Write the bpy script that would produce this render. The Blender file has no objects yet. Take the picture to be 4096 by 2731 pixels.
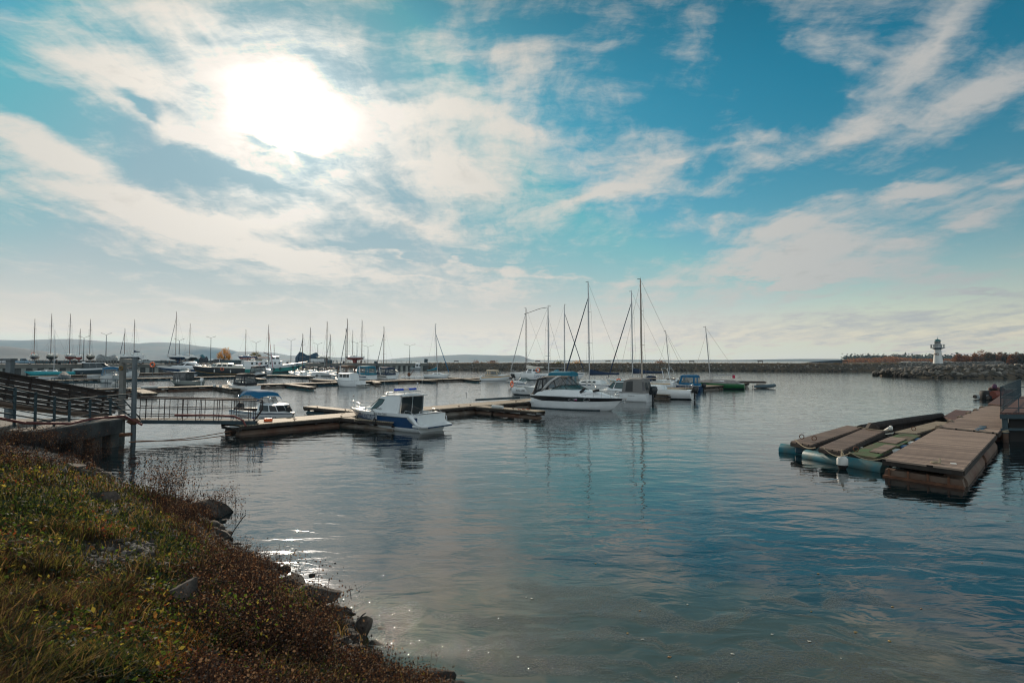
import bpy, math, random
import numpy as np
from mathutils import Vector, Matrix
R = math.radians
sc = bpy.context.scene
col = sc.collection
rnd = random.Random(7)

# ------------------------------------------------------------------ camera
FPX, CX, CY = 2275.0, 2048.0, 1365.5      # photo pixels (4096 wide), used only to measure the place
PITCH = math.atan(78 / FPX)
CAMZ = 4.0
cam_d = bpy.data.cameras.new('camera'); cam = bpy.data.objects.new('camera', cam_d); col.objects.link(cam)
cam.location = (0, 0, CAMZ); cam.rotation_euler = (math.pi / 2 + PITCH, 0, 0)
cam_d.sensor_width = 36; cam_d.lens = 36 * FPX / 4096
cam_d.clip_start = .1; cam_d.clip_end = 60000
cam_d.dof.use_dof = True; cam_d.dof.focus_distance = 45; cam_d.dof.aperture_fstop = 2.8
sc.camera = cam
_fw = Vector((0, math.cos(PITCH), math.sin(PITCH))); _up = Vector((0, -math.sin(PITCH), math.cos(PITCH)))
def ray(px, py):
    return Vector((1, 0, 0)) * ((px - CX) / FPX) + _up * ((CY - py) / FPX) + _fw
def G(px, py, z=0.0):                      # surveyed point at height z
    d = ray(px, py); t = (z - CAMZ) / d.z
    return Vector((d.x * t, d.y * t, z))
def H(px, py, Y):                          # surveyed point at distance Y
    d = ray(px, py); t = Y / d.y
    return Vector((d.x * t, Y, CAMZ + d.z * t))

# ------------------------------------------------------------------ light
sd = ray(1150, 470).normalized()
SUN_EL = math.asin(sd.z); SUN_AZ = math.atan2(sd.x, sd.y)       # azimuth from +Y towards +X
sun_d = bpy.data.lights.new('sun', 'SUN'); sun = bpy.data.objects.new('sun', sun_d); col.objects.link(sun)
sun_d.energy = 3.7; sun_d.angle = R(0.6); sun_d.color = (1.0, .84, .66)
sun.rotation_euler = (-sd).to_track_quat('-Z', 'Y').to_euler()
sun.location = (0, 0, 60)

sc.view_settings.view_transform = 'Standard'; sc.view_settings.look = 'None'
sc.view_settings.gamma = 1; sc.view_settings.exposure = 0.1; sc.view_settings.use_curve_mapping = False
sc.render.engine = 'CYCLES'
sc.cycles.use_denoising = True; sc.cycles.pixel_filter_type = 'BLACKMAN_HARRIS'; sc.cycles.filter_width = 1.15
sc.cycles.max_bounces = 8; sc.cycles.transparent_max_bounces = 12
sc.cycles.volume_bounces = 0
sc.cycles.sample_clamp_indirect = 6
sc.cycles.sample_clamp_direct = 0

# ------------------------------------------------------------------ node helpers
class NT:
    def __init__(s, nt): s.nt = nt; s.n = nt.nodes; s.l = nt.links
    def link(s, a, b): s.l.new(a, b)
    def _set(s, sock, v):
        if v is None: return
        if isinstance(v, bpy.types.NodeSocket): s.l.new(v, sock)
        else: sock.default_value = v
    def math(s, op, a, b=None, c=None, clamp=False):
        n = s.n.new('ShaderNodeMath'); n.operation = op; n.use_clamp = clamp
        for i, v in enumerate((a, b, c)): s._set(n.inputs[i], v)
        return n.outputs[0]
    def vmath(s, op, a, b=None, scale=None):
        n = s.n.new('ShaderNodeVectorMath'); n.operation = op
        s._set(n.inputs[0], a); s._set(n.inputs[1], b)
        if scale is not None: s._set(n.inputs[3], scale)
        return n.outputs['Value'] if op in ('DOT_PRODUCT', 'LENGTH', 'DISTANCE') else n.outputs[0]
    def noise(s, vec, scale, detail=4, rough=.5, dist=0.0, color=False, lac=2.0):
        n = s.n.new('ShaderNodeTexNoise'); s._set(n.inputs['Vector'], vec)
        for k, v in (('Scale', scale), ('Detail', detail), ('Roughness', rough), ('Distortion', dist), ('Lacunarity', lac)): s._set(n.inputs[k], v)
        return n.outputs['Color' if color else 'Fac']
    def mapping(s, vec, loc=(0, 0, 0), rot=(0, 0, 0), scale=(1, 1, 1), typ='POINT'):
        n = s.n.new('ShaderNodeMapping'); n.vector_type = typ; s._set(n.inputs[0], vec)
        n.inputs['Location'].default_value = loc; n.inputs['Rotation'].default_value = rot; n.inputs['Scale'].default_value = scale
        return n.outputs[0]
    def ramp(s, fac, stops, interp='LINEAR'):
        n = s.n.new('ShaderNodeValToRGB'); s._set(n.inputs[0], fac); cr = n.color_ramp; cr.interpolation = interp
        while len(cr.elements) < len(stops): cr.elements.new(.5)
        for e, (p, c) in zip(cr.elements, stops):
            e.position = p; e.color = (c, c, c, 1) if isinstance(c, (int, float)) else (*c, 1)
        return n.outputs[0]
    def mix(s, fac, a, b, typ='MIX'):
        n = s.n.new('ShaderNodeMix'); n.data_type = 'RGBA'; n.blend_type = typ
        s._set(n.inputs[0], fac)
        for i, v in ((6, a), (7, b)):
            if isinstance(v, tuple) and len(v) == 3: v = (*v, 1)
            s._set(n.inputs[i], v)
        return n.outputs[2]
    def smooth(s, v, a, b):
        n = s.n.new('ShaderNodeMapRange'); n.interpolation_type = 'SMOOTHSTEP'
        s._set(n.inputs[0], v); n.inputs[1].default_value = a; n.inputs[2].default_value = b
        return n.outputs[0]
    def comb(s, x, y, z=0.0):
        n = s.n.new('ShaderNodeCombineXYZ')
        for i, v in enumerate((x, y, z)): s._set(n.inputs[i], v)
        return n.outputs[0]
    def sep(s, v):
        n = s.n.new('ShaderNodeSeparateXYZ'); s._set(n.inputs[0], v); return n.outputs

# ------------------------------------------------------------------ sky
world = bpy.data.worlds.new('World'); sc.world = world; world.use_nodes = True
W = NT(world.node_tree); W.n.clear()
tc = W.n.new('ShaderNodeTexCoord'); D = tc.outputs['Generated']
sx, sy, sz = W.sep(D)
zpos = W.math('MAXIMUM', sz, 0.0)
sky = W.n.new('ShaderNodeTexSky'); sky.sky_type = 'NISHITA'; sky.sun_disc = False
sky.sun_elevation = SUN_EL; sky.sun_rotation = SUN_AZ; sky.air_density = 1.0; sky.dust_density = .6; sky.ozone_density = 3.0
base = W.mix(1.0, sky.outputs[0], (.037, .066, .064), 'MULTIPLY')
br, bgc, bb = W.sep(base)
base = W.comb(W.math('MAXIMUM', W.math('SUBTRACT', br, W.math('MULTIPLY', bb, .19)), .003), bgc, bb)
base = W.vmath('MINIMUM', base, (.22, .385, .455))
# warm low haze
hz = W.math('EXPONENT', W.math('MULTIPLY', zpos, -12.5))
base = W.mix(W.math('MULTIPLY', hz, .93), base, (1.42, 1.04, .71))
# cloud deck seen in perspective
den = W.math('ADD', zpos, .13)
px_ = W.math('DIVIDE', sx, den); py_ = W.math('DIVIDE', sy, den)
P = W.comb(px_, py_)
wv = W.vmath('SUBTRACT', W.noise(P, .9, 5, .55, color=True), (.5, .5, .5))
Pw = W.vmath('ADD', P, W.vmath('SCALE', wv, scale=.55))
# picture-independent direction coordinates for the large cloud masses
safe = W.math('MAXIMUM', sy, .05)
uv = W.comb(W.math('DIVIDE', sx, safe), W.math('DIVIDE', sz, safe))
front = W.smooth(sy, .05, .3)
wv2 = W.vmath('SUBTRACT', W.noise(P, 2.3, 5, .62, color=True), (.5, .5, .5))
wl = W.vmath('SUBTRACT', W.noise(P, .7, 3, .5, color=True), (.5, .5, .5))
uvw = W.vmath('ADD', W.vmath('ADD', uv, W.vmath('SCALE', wv2, scale=.10)), W.vmath('SCALE', wl, scale=.06))
blobs = [ # centre x,y radius x,y (2352-wide survey units), turn, weight
 (230,150,500,140,-18,.62),(420,70,330,120,-35,.3),(650,260,300,150,-20,.65),(1010,250,420,100,4,.45),(1060,400,330,140,-20,.62),(960,520,330,80,-14,.42),
 (1380,460,260,60,16,.65),(330,490,560,70,-9,.72),(90,360,300,74,-24,.6),(420,310,420,45,-25,.4),(640,510,170,50,12,.5),
 (1860,580,400,105,12,.62),(1800,520,200,50,16,.5),(2110,440,150,36,8,.75),(2240,500,180,50,25,.5),(2080,560,200,36,5,.3),(2330,410,100,28,22,.6),
 (2160,90,430,80,44,.5),(1950,300,620,70,20,.42),(2290,200,340,110,28,.36),(1700,330,420,50,12,.3),(1130,130,300,130,-20,.3),(1180,300,260,60,-8,.35),
 (500,692,1100,20,0,.34),(1250,635,640,22,-1,.36),(1920,622,620,34,1,.42),(2250,668,260,18,2,.5),(1900,668,160,22,5,.3),(700,600,420,28,-15,.4),(1000,655,700,12,-2,.25),
 (1450,708,700,10,0,.2),(600,745,1200,22,0,.22),(1900,735,900,16,0,.18),(480,560,520,26,-10,.45),(900,600,500,20,-8,.35),
 (1780,140,330,170,-60,-.85),(1560,230,260,130,-30,-.4),(2290,590,170,60,-5,-.6),(60,240,190,60,-30,-.7),(250,600,420,30,-4,-.6),(1900,420,420,50,6,-.55),
 (1540,560,260,50,4,-.5),(300,230,120,30,-38,-.6),(560,400,300,30,-18,-.35),(900,10,300,60,10,-.3),(1250,40,300,90,0,-.3),(2300,340,200,50,8,-.6),(800,570,250,28,0,-.35),(120,560,300,22,-6,-.4),(400,650,600,22,0,-.4),(1150,610,300,14,0,-.45),(1150,690,700,16,0,-.4),(1900,700,700,14,0,-.4),(1750,645,300,10,3,-.3),(575,305,70,30,-25,-.35),(660,340,200,22,-14,-.3),(330,260,160,16,-30,-.3)]
acc = None
for (bx, by, rx, ry, an, w) in blobs:
    m = W.mapping(uvw, ((bx-1176)/1306, (829-by)/1306, 0), (0, 0, R(an)), (rx/1306, ry/1306, 1), 'TEXTURE')
    g = W.n.new('ShaderNodeTexGradient'); g.gradient_type = 'QUADRATIC_SPHERE'; W.link(m, g.inputs[0])
    t = W.math('MULTIPLY_ADD', g.outputs['Fac'], w * 1.7, acc if acc is not None else 0.0)
    acc = t
acc = W.math('MULTIPLY', acc, front)
st1 = W.noise(W.mapping(Pw, (0, 0, 0), (0, 0, R(-8)), (2.1, .42, 1)), 1.0, 5, .62)
st2 = W.noise(W.mapping(Pw, (3, 7, 0), (0, 0, R(12)), (6.0, 1.6, 1)), 1.0, 5, .66)
fine = W.noise(Pw, 5.5, 6, .68)
fib = W.noise(W.mapping(uvw, (1, 4, 0), (0, 0, R(-6)), (3.0, 13.0, 1)), 1.0, 6, .65)
n = W.math('ADD', W.math('MULTIPLY', st1, .75), W.math('ADD', W.math('MULTIPLY', st2, .45), W.math('ADD', W.math('MULTIPLY', fine, .45), W.math('MULTIPLY', fib, .7))))
dens = W.math('ADD', W.math('MULTIPLY', acc, .95), W.math('SUBTRACT', n, 1.08))
dens = W.math('MULTIPLY_ADD', W.math('SUBTRACT', n, 1.17), 1.15, dens)
cov = W.smooth(dens, -.15, .76)
cov = W.math('MULTIPLY', cov, .93)
# brightness: forward scattering of the veiled sun
cs = W.math('MAXIMUM', W.vmath('DOT_PRODUCT', D, tuple(ray(1165, 455).normalized())), 0.0)
g1 = W.math('MULTIPLY', W.math('POWER', cs, 50.0), .26)
g2 = W.math('MULTIPLY', W.math('POWER', cs, 5.0), .10)
g3 = W.math('MULTIPLY', W.math('POWER', cs, 300.0), 1.6)
shade = W.ramp(W.math('ADD', W.math('MULTIPLY', n, .5), W.math('MULTIPLY', fine, .45)), [(.42, .70), (.78, 1.10)])
ccol = W.mix(W.math('MULTIPLY', W.math('SUBTRACT', 1.0, cs), 1.6, clamp=True), (.68, .62, .545), (.38, .40, .41))
ccol = W.vmath('SCALE', ccol, scale=W.math('MULTIPLY', shade, W.math('ADD', .90, W.math('ADD', g1, g2))))
skyc = W.mix(cov, base, ccol)
veil = W.math('MULTIPLY', g1, W.math('ADD', .2, W.math('MULTIPLY', cov, .3)))
veil = W.math('ADD', veil, W.math('MULTIPLY', g3, W.math('ADD', .25, W.math('MULTIPLY', cov, .75))))
veil = W.math('ADD', veil, W.math('MULTIPLY', g2, .12))
vc = W.vmath('SCALE', (1.0, .92, .80), scale=veil)
skyc = W.vmath('MINIMUM', W.vmath('ADD', skyc, vc), (.86, .80, .725))
core = W.math('ADD', W.math('MULTIPLY', W.math('POWER', cs, 1700.0), W.math('MULTIPLY_ADD', cov, 15.0, .1)), W.math('MULTIPLY', W.math('POWER', cs, 400.0), W.math('MULTIPLY', W.math('POWER', cov, 2.0), 2.0)))
skyc = W.vmath('ADD', skyc, W.vmath('SCALE', (1.0, .92, .82), scale=core))
# deep clear zenith
skyc = W.vmath('SCALE', skyc, scale=W.math('SUBTRACT', 1.0, W.math('MULTIPLY', W.smooth(sz, .40, .78), .72)))
# unseen bright cloud added behind the camera to lift the boats' shaded sides
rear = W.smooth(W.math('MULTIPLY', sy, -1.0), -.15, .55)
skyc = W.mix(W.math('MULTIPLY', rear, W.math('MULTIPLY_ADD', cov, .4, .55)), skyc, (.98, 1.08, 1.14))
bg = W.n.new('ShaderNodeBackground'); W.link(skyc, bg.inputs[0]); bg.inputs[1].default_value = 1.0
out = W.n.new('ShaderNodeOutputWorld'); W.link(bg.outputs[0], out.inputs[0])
# ------------------------------------------------------------------ materials
MATS = {}
def mat(name, color, rough=.6, metal=0.0, var=0.0, vscale=3.0, bump=0.0, bscale=20.0, spec=.5, trans=None, var_col=None, alpha=1.0, coat=0.0):
    if name in MATS: return MATS[name]
    m = bpy.data.materials.new(name); m.use_nodes = True; MATS[name] = m
    N = NT(m.node_tree); b = N.n['Principled BSDF']
    b.inputs['Roughness'].default_value = rough; b.inputs['Metallic'].default_value = metal
    b.inputs['Specular IOR Level'].default_value = spec; b.inputs['Alpha'].default_value = alpha
    b.inputs['Coat Weight'].default_value = coat
    b.inputs['Base Color'].default_value = (*color, 1)
    if var or bump:
        t = N.n.new('ShaderNodeTexCoord').outputs['Object']
        if var:
            oi = N.n.new('ShaderNodeObjectInfo').outputs['Random']
            f = N.noise(N.vmath('ADD', t, N.comb(N.math('MULTIPLY', oi, 37.0), N.math('MULTIPLY', oi, 11.0))), vscale, 5, .6)
            f = N.smooth(f, .3, .7)
            c2 = var_col or tuple(c * (1 - var) for c in color)
            N.link(N.mix(f, color, c2), b.inputs['Base Color'])
        if bump:
            bn = N.n.new('ShaderNodeBump'); bn.inputs['Strength'].default_value = 1; bn.inputs['Distance'].default_value = bump
            N.link(N.noise(t, bscale, 5, .6), bn.inputs['Height']); N.link(bn.outputs[0], b.inputs['Normal'])
    if trans:
        tr = N.n.new('ShaderNodeBsdfTranslucent'); tr.inputs[0].default_value = (*[min(1, c * 1.6) for c in color], 1)
        mx = N.n.new('ShaderNodeMixShader'); mx.inputs[0].default_value = trans
        N.link(b.outputs[0], mx.inputs[1]); N.link(tr.outputs[0], mx.inputs[2]); N.link(mx.outputs[0], N.n['Material Output'].inputs[0])
    return m

def glass_mat(name, color, tfac, rough=.05):
    if name in MATS: return MATS[name]
    m = bpy.data.materials.new(name); m.use_nodes = True; MATS[name] = m
    N = NT(m.node_tree); b = N.n['Principled BSDF']
    b.inputs['Base Color'].default_value = (*color, 1); b.inputs['Roughness'].default_value = rough
    t = N.n.new('ShaderNodeBsdfTransparent'); t.inputs[0].default_value = (*[.5 + .5 * c for c in color], 1)
    mx = N.n.new('ShaderNodeMixShader'); mx.inputs[0].default_value = tfac
    N.link(b.outputs[0], mx.inputs[1]); N.link(t.outputs[0], mx.inputs[2]); N.link(mx.outputs[0], N.n['Material Output'].inputs[0])
    return m

white = mat('gelcoat_white', (.72, .74, .73), .28, var=.08, vscale=1.5, coat=.3)
cream = mat('gelcoat_cream', (.62, .60, .52), .35, var=.1, vscale=1.5)
greyhull = mat('painted_grey', (.30, .33, .34), .45, var=.15)
navy = mat('navy_paint', (.010, .035, .085), .25, coat=.3, var=.15)
blueh = mat('police_blue', (.006, .05, .14), .28, coat=.3, var=.15)
black = mat('black_gloss', (.008, .009, .011), .3)
blackr = mat('black_rubber', (.012, .012, .012), .7)
teal = mat('teal_paint', (.01, .22, .24), .5, var=.3)
turq = mat('turquoise_paint', (.02, .34, .38), .45, var=.2)
greenh = mat('green_hull', (.005, .12, .03), .4, var=.3)
redbot = mat('red_antifoul', (.28, .045, .03), .7, var=.3)
darkbot = mat('dark_antifoul', (.02, .035, .04), .7)
yellow = mat('yellow_stripe', (.55, .28, .02), .4)
steel = mat('stainless_steel', (.62, .62, .62), .22, metal=1.0)
alu = mat('mast_aluminium', (.36, .37, .38), .4, metal=.6)
mastbrown = mat('mast_dark', (.12, .09, .08), .4, metal=.4)
wire = mat('rigging_wire', (.12, .12, .13), .4, metal=.6)
canblack = mat('canvas_black', (.012, .013, .015), .85, bump=.004, bscale=6)
cannavy = mat('canvas_navy', (.008, .025, .06), .85, bump=.006, bscale=5)
canblue = mat('canvas_blue', (.005, .12, .25), .8, bump=.006, bscale=5, trans=.25)
canteal = mat('canvas_teal', (.008, .16, .24), .8, bump=.006, bscale=5, trans=.2)
cangrey = mat('canvas_grey', (.17, .165, .155), .85, bump=.008, bscale=4)
canbeige = mat('canvas_beige', (.45, .38, .28), .85, bump=.006, bscale=5, trans=.25)
canbrown = mat('canvas_brown', (.12, .07, .045), .85, bump=.006, bscale=5, trans=.2)
canwhite = mat('sailcloth_white', (.6, .6, .56), .8, bump=.02, bscale=4, trans=.25)
plas = glass_mat('clear_vinyl', (.35, .36, .36), .72, .12)
dglass = glass_mat('dark_glass', (.012, .02, .022), .25, .06)
tglass = glass_mat('tinted_glass', (.05, .12, .12), .5, .06)
orange = mat('lifebuoy_orange', (.75, .12, .02), .5)
fendw = mat('fender_white', (.62, .62, .58), .45, var=.2)
interior = mat('cockpit_interior', (.10, .09, .08), .7)
rope = mat('rope_fibre', (.30, .25, .17), .9)
ropeb = mat('rope_blue', (.03, .10, .16), .9)
concrete = mat('concrete', (.24, .225, .20), .9, var=.45, vscale=1.2, bump=.02, bscale=6)
concdark = mat('concrete_wet', (.065, .07, .065), .8, var=.5, vscale=1.5, bump=.02, bscale=6)
pontoon = mat('float_steel', (.26, .24, .205), .6, var=.6, vscale=.9, var_col=(.11, .07, .045), bump=.008, bscale=3)
pontoonrust = mat('float_rusty', (.15, .105, .075), .7, var=.6, vscale=.8, var_col=(.10, .038, .018), bump=.008, bscale=3)
pontoonblue = mat('float_blue', (.008, .06, .10), .55, var=.4, vscale=.7, var_col=(.05, .07, .06))
pontoonteal = mat('float_teal', (.010, .155, .20), .5, var=.5, vscale=1.2, var_col=(.10, .13, .11), bump=.006, bscale=4)
greysteel = mat('painted_steel_grey', (.11, .135, .145), .5, var=.25, vscale=2)
bluesteel = mat('painted_steel_blue', (.03, .055, .065), .8, var=.25, vscale=2)
browng = mat('steel_brown', (.028, .016, .014), .6, var=.3)
rust = mat('rusty_steel', (.16, .065, .03), .8, var=.5, vscale=4)
hosered = mat('hose_red', (.14, .035, .03), .6)
tyre = mat('tyre_rubber', (.015, .015, .015), .8)

def wood_mat(name, ca, cb, plank=.14, axis=0, gap=.012, rough=.75):
    """weathered planks laid side by side along local axis"""
    if name in MATS: return MATS[name]
    m = bpy.data.materials.new(name); m.use_nodes = True; MATS[name] = m
    N = NT(m.node_tree); b = N.n['Principled BSDF']; b.inputs['Roughness'].default_value = rough
    b.inputs['Specular IOR Level'].default_value = .35
    t = N.n.new('ShaderNodeTexCoord').outputs['Object']; s = N.sep(t)
    u = s[axis]; q = N.math('DIVIDE', u, plank)
    idn = N.math('FLOOR', q); fr = N.math('FRACT', q)
    wn = N.n.new('ShaderNodeTexWhiteNoise'); wn.noise_dimensions = '1D'; N.link(idn, wn.inputs['W'])
    sc_ = (6, 60, 60) if axis == 1 else (60, 6, 60)
    sc_ = (60, 5, 60) if axis == 0 else (5, 60, 60)
    gr = N.noise(N.vmath('ADD', N.mapping(t, scale=tuple(x / 6 for x in sc_)), N.comb(N.math('MULTIPLY', wn.outputs[0], 40.0), 0.0)), 1.0, 5, .65)
    st = N.noise(t, .7, 4, .6)
    f = N.math('ADD', N.math('MULTIPLY', wn.outputs[0], .6), N.math('ADD', N.math('MULTIPLY', gr, .5), N.math('MULTIPLY', N.math('SUBTRACT', st, .5), 1.0)))
    c = N.mix(N.math('MULTIPLY', f, 1.0, clamp=True), ca, cb)
    e = N.math('MULTIPLY', N.math('MINIMUM', fr, N.math('SUBTRACT', 1.0, fr)), plank)
    g = N.math('LESS_THAN', e, gap / 2)
    c = N.mix(g, c, (.012, .010, .008)); N.link(c, b.inputs['Base Color'])
    bn = N.n.new('ShaderNodeBump'); bn.inputs['Distance'].default_value = .006
    hh = N.math('ADD', N.math('MULTIPLY', gr, .4), N.math('MULTIPLY', g, -1.0))
    N.link(hh, bn.inputs['Height']); N.link(bn.outputs[0], b.inputs['Normal'])
    return m
deckwood = wood_mat('dock_planks', (.36, .295, .205), (.17, .135, .095), .16, 0, .02)
deckred = wood_mat('platform_planks', (.38, .28, .215), (.15, .105, .082), .30, 0, .04)
deckdark = wood_mat('old_planks', (.26, .185, .14), (.09, .062, .05), .15, 0, .028)
deckmaroon = wood_mat('maroon_planks', (.15, .075, .06), (.07, .04, .035), .13, 0)
beam = mat('timber_beam', (.042, .031, .024), .8, var=.6, vscale=2.5, bump=.01, bscale=8)
screenwood = mat('stained_timber', (.035, .022, .017), .7, var=.5, vscale=3, bump=.006, bscale=10)

# ------------------------------------------------------------------ mesh helpers
class MB:
    def __init__(s): s.v = []; s.f = []; s.m = []; s.sm = []
    def add(s, verts, faces, mi=0, smooth=False, M=None):
        o = len(s.v)
        for p in verts:
            s.v.append(tuple(M @ Vector(p)) if M is not None else tuple(p))
        for f in faces:
            s.f.append([o + i for i in f]); s.m.append(mi); s.sm.append(smooth)
        return s
    def box(s, c, size, rot=None, mi=0, bev=0.0):
        x, y, z = [k / 2 for k in size]
        if bev:
            b = min(bev, x * .9, y * .9, z * .9)
            V = []
            for zz in (-z, -z + b, z - b, z):
                e = b if abs(zz) == z else 0
                V += [(-x + b, -y + e, zz), (x - b, -y + e, zz), (x - e, -y + b, zz), (x - e, y - b, zz), (x - b, y - e, zz), (-x + b, y - e, zz), (-x + e, y - b, zz), (-x + e, -y + b, zz)]
            F = [tuple(range(7, -1, -1)), tuple(range(24, 32))]
            for k in range(3):
                for i in range(8): F.append((k*8+i, k*8+(i+1) % 8, (k+1)*8+(i+1) % 8, (k+1)*8+i))
        else:
            V = [(sx_*x, sy_*y, sz_*z) for sz_ in (-1, 1) for sx_, sy_ in ((-1, -1), (1, -1), (1, 1), (-1, 1))]
            F = [(3, 2, 1, 0), (4, 5, 6, 7), (0, 1, 5, 4), (1, 2, 6, 5), (2, 3, 7, 6), (3, 0, 4, 7)]
        M = Matrix.Translation(Vector(c))
        if rot is not None: M = M @ (rot if isinstance(rot, Matrix) else Matrix.Rotation(rot, 4, 'Z'))
        return s.add(V, F, mi, False, M)
    def beam(s, a, b, w, h, mi=0, bev=0.0):
        """rectangular bar from a to b, w across, h tall"""
        a = Vector(a); b = Vector(b); d = b - a; L = d.length
        x = d.normalized(); up = Vector((0, 0, 1)) if abs(x.z) < .95 else Vector((0, 1, 0))
        y = up.cross(x).normalized(); z = x.cross(y)
        M = Matrix(((x.x, y.x, z.x, 0), (x.y, y.y, z.y, 0), (x.z, y.z, z.z, 0), (0, 0, 0, 1)))
        return s.box((a + b) / 2, (L, w, h), M, mi, bev)
    def tube(s, pts, r, n=8, mi=0, caps=True, smooth=True):
        pts = [Vector(p) for p in pts]; k = len(pts)
        rs = r if isinstance(r, (list, tuple)) else [r] * k
        V = []; ref = None
        for i, p in enumerate(pts):
            t = (pts[min(i + 1, k - 1)] - pts[max(i - 1, 0)])
            if t.length < 1e-9: t = Vector((0, 0, 1))
            t.normalize()
            if ref is None: ref = Vector((0, 0, 1)) if abs(t.z) < .9 else Vector((1, 0, 0))
            u = (ref - t * ref.dot(t)); u.normalize(); w = t.cross(u); ref = u
            for j in range(n):
                a = 2 * math.pi * j / n
                V.append(p + (u * math.cos(a) + w * math.sin(a)) * rs[i])
        F = []
        for i in range(k - 1):
            for j in range(n):
                F.append((i*n+j, i*n+(j+1) % n, (i+1)*n+(j+1) % n, (i+1)*n+j))
        s.add(V, F, mi, smooth)
        if caps: s.add(V[:n], [tuple(range(n - 1, -1, -1))], mi); s.add(V[-n:], [tuple(range(n))], mi)
        return s
    def lathe(s, prof, c=(0, 0, 0), n=16, mi=0, axis='Z', smooth=True, M=None):
        V = []; k = len(prof)
        for r, z in prof:
            for j in range(n):
                a = 2 * math.pi * j / n; V.append((r * math.cos(a), r * math.sin(a), z))
        F = [(i*n+j, i*n+(j+1) % n, (i+1)*n+(j+1) % n, (i+1)*n+j) for i in range(k-1) for j in range(n)]
        T = Matrix.Translation(Vector(c))
        if axis == 'X': T = T @ Matrix.Rotation(math.pi / 2, 4, 'Y')
        if axis == 'Y': T = T @ Matrix.Rotation(-math.pi / 2, 4, 'X')
        if M is not None: T = T @ M
        s.add(V, F, mi, smooth, T)
        s.add(V[:n], [tuple(range(n - 1, -1, -1))], mi, False, T); s.add(V[-n:], [tuple(range(n))], mi, False, T)
        return s
    def torus(s, c, R_, r, normal=(0, 0, 1), n=20, k=8, mi=0):
        nz = Vector(normal).normalized(); q = nz.to_track_quat('Z', 'Y').to_matrix().to_4x4()
        V = []; F = []
        for i in range(n):
            a = 2 * math.pi * i / n
            for j in range(k):
                b = 2 * math.pi * j / k
                V.append(((R_ + r * math.cos(b)) * math.cos(a), (R_ + r * math.cos(b)) * math.sin(a), r * math.sin(b)))
        for i in range(n):
            for j in range(k): F.append((i*k+j, ((i+1) % n)*k+j, ((i+1) % n)*k+(j+1) % k, i*k+(j+1) % k))
        return s.add(V, F, mi, True, Matrix.Translation(Vector(c)) @ q)
    def loft(s, rings, mi=0, closed=True, caps=(True, True), smooth=True, mis=None):
        n = len(rings[0]); V = [p for r in rings for p in r]; o = len(s.v)
        s.v += [tuple(p) for p in V]
        for i in range(len(rings) - 1):
            for j in range(n if closed else n - 1):
                s.f.append([o+i*n+j, o+i*n+(j+1) % n, o+(i+1)*n+(j+1) % n, o+(i+1)*n+j])
                s.m.append(mis[j] if mis else mi); s.sm.append(smooth)
        if closed:
            if caps[0]: s.f.append([o + j for j in range(n - 1, -1, -1)]); s.m.append(mi); s.sm.append(False)
            if caps[1]: s.f.append([o + (len(rings)-1)*n + j for j in range(n)]); s.m.append(mi); s.sm.append(False)
        return s
    def grid(s, P_, nu, nv, mi=0, smooth=True):
        """P_(i,j) -> point"""
        V = [P_(i, j) for i in range(nu + 1) for j in range(nv + 1)]
        F = [(i*(nv+1)+j, (i+1)*(nv+1)+j, (i+1)*(nv+1)+j+1, i*(nv+1)+j+1) for i in range(nu) for j in range(nv)]
        return s.add(V, F, mi, smooth)
    def build(s, name, mats, parent=None, label=None, kind=None, cat=None, group=None, origin=None):
        if not isinstance(mats, (list, tuple)): mats = [mats]
        me = bpy.data.meshes.new(name)
        V = s.v
        if origin is not None: V = [(x - origin[0], y - origin[1], z - origin[2]) for x, y, z in V]
        me.from_pydata(V, [], s.f)
        me.polygons.foreach_set('material_index', s.m); me.polygons.foreach_set('use_smooth', s.sm)
        for m in mats: me.materials.append(m)
        me.update()
        o = bpy.data.objects.new(name, me); col.objects.link(o)
        if origin is not None: o.location = origin
        if parent is not None: o.parent = parent
        tag(o, label, cat, group, kind)
        return o

def tag(o, label=None, cat=None, group=None, kind=None):
    if label: o['label'] = label
    if cat: o['category'] = cat
    if group: o['group'] = group
    if kind: o['kind'] = kind
    return o
def thing(name, label, cat, loc, rz=0.0, group=None):
    o = bpy.data.objects.new(name, None); col.objects.link(o); o.empty_display_size = .2
    o.location = loc; o.rotation_euler = (0, 0, rz)
    return tag(o, label, cat, group)
def copy_tree(o, parent=None):
    c = o.copy(); col.objects.link(c)
    if parent is not None: c.parent = parent
    for ch in list(o.children): copy_tree(ch, c)
    return c
def np_mesh(name, verts, faces_flat, nper, mats, midx, parent=None, smooth=False):
    me = bpy.data.meshes.new(name); nv = len(verts); nf = len(faces_flat) // nper
    me.vertices.add(nv); me.vertices.foreach_set('co', np.asarray(verts, np.float32).ravel())
    me.loops.add(len(faces_flat)); me.loops.foreach_set('vertex_index', np.asarray(faces_flat, np.int32))
    me.polygons.add(nf); me.polygons.foreach_set('loop_start', np.arange(nf, dtype=np.int32) * nper)
    me.polygons.foreach_set('loop_total', np.full(nf, nper, np.int32))
    me.polygons.foreach_set('material_index', np.asarray(midx, np.int32))
    for m in mats: me.materials.append(m)
    me.update(calc_edges=True); me.validate()
    o = bpy.data.objects.new(name, me); col.objects.link(o)
    return o

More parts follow.
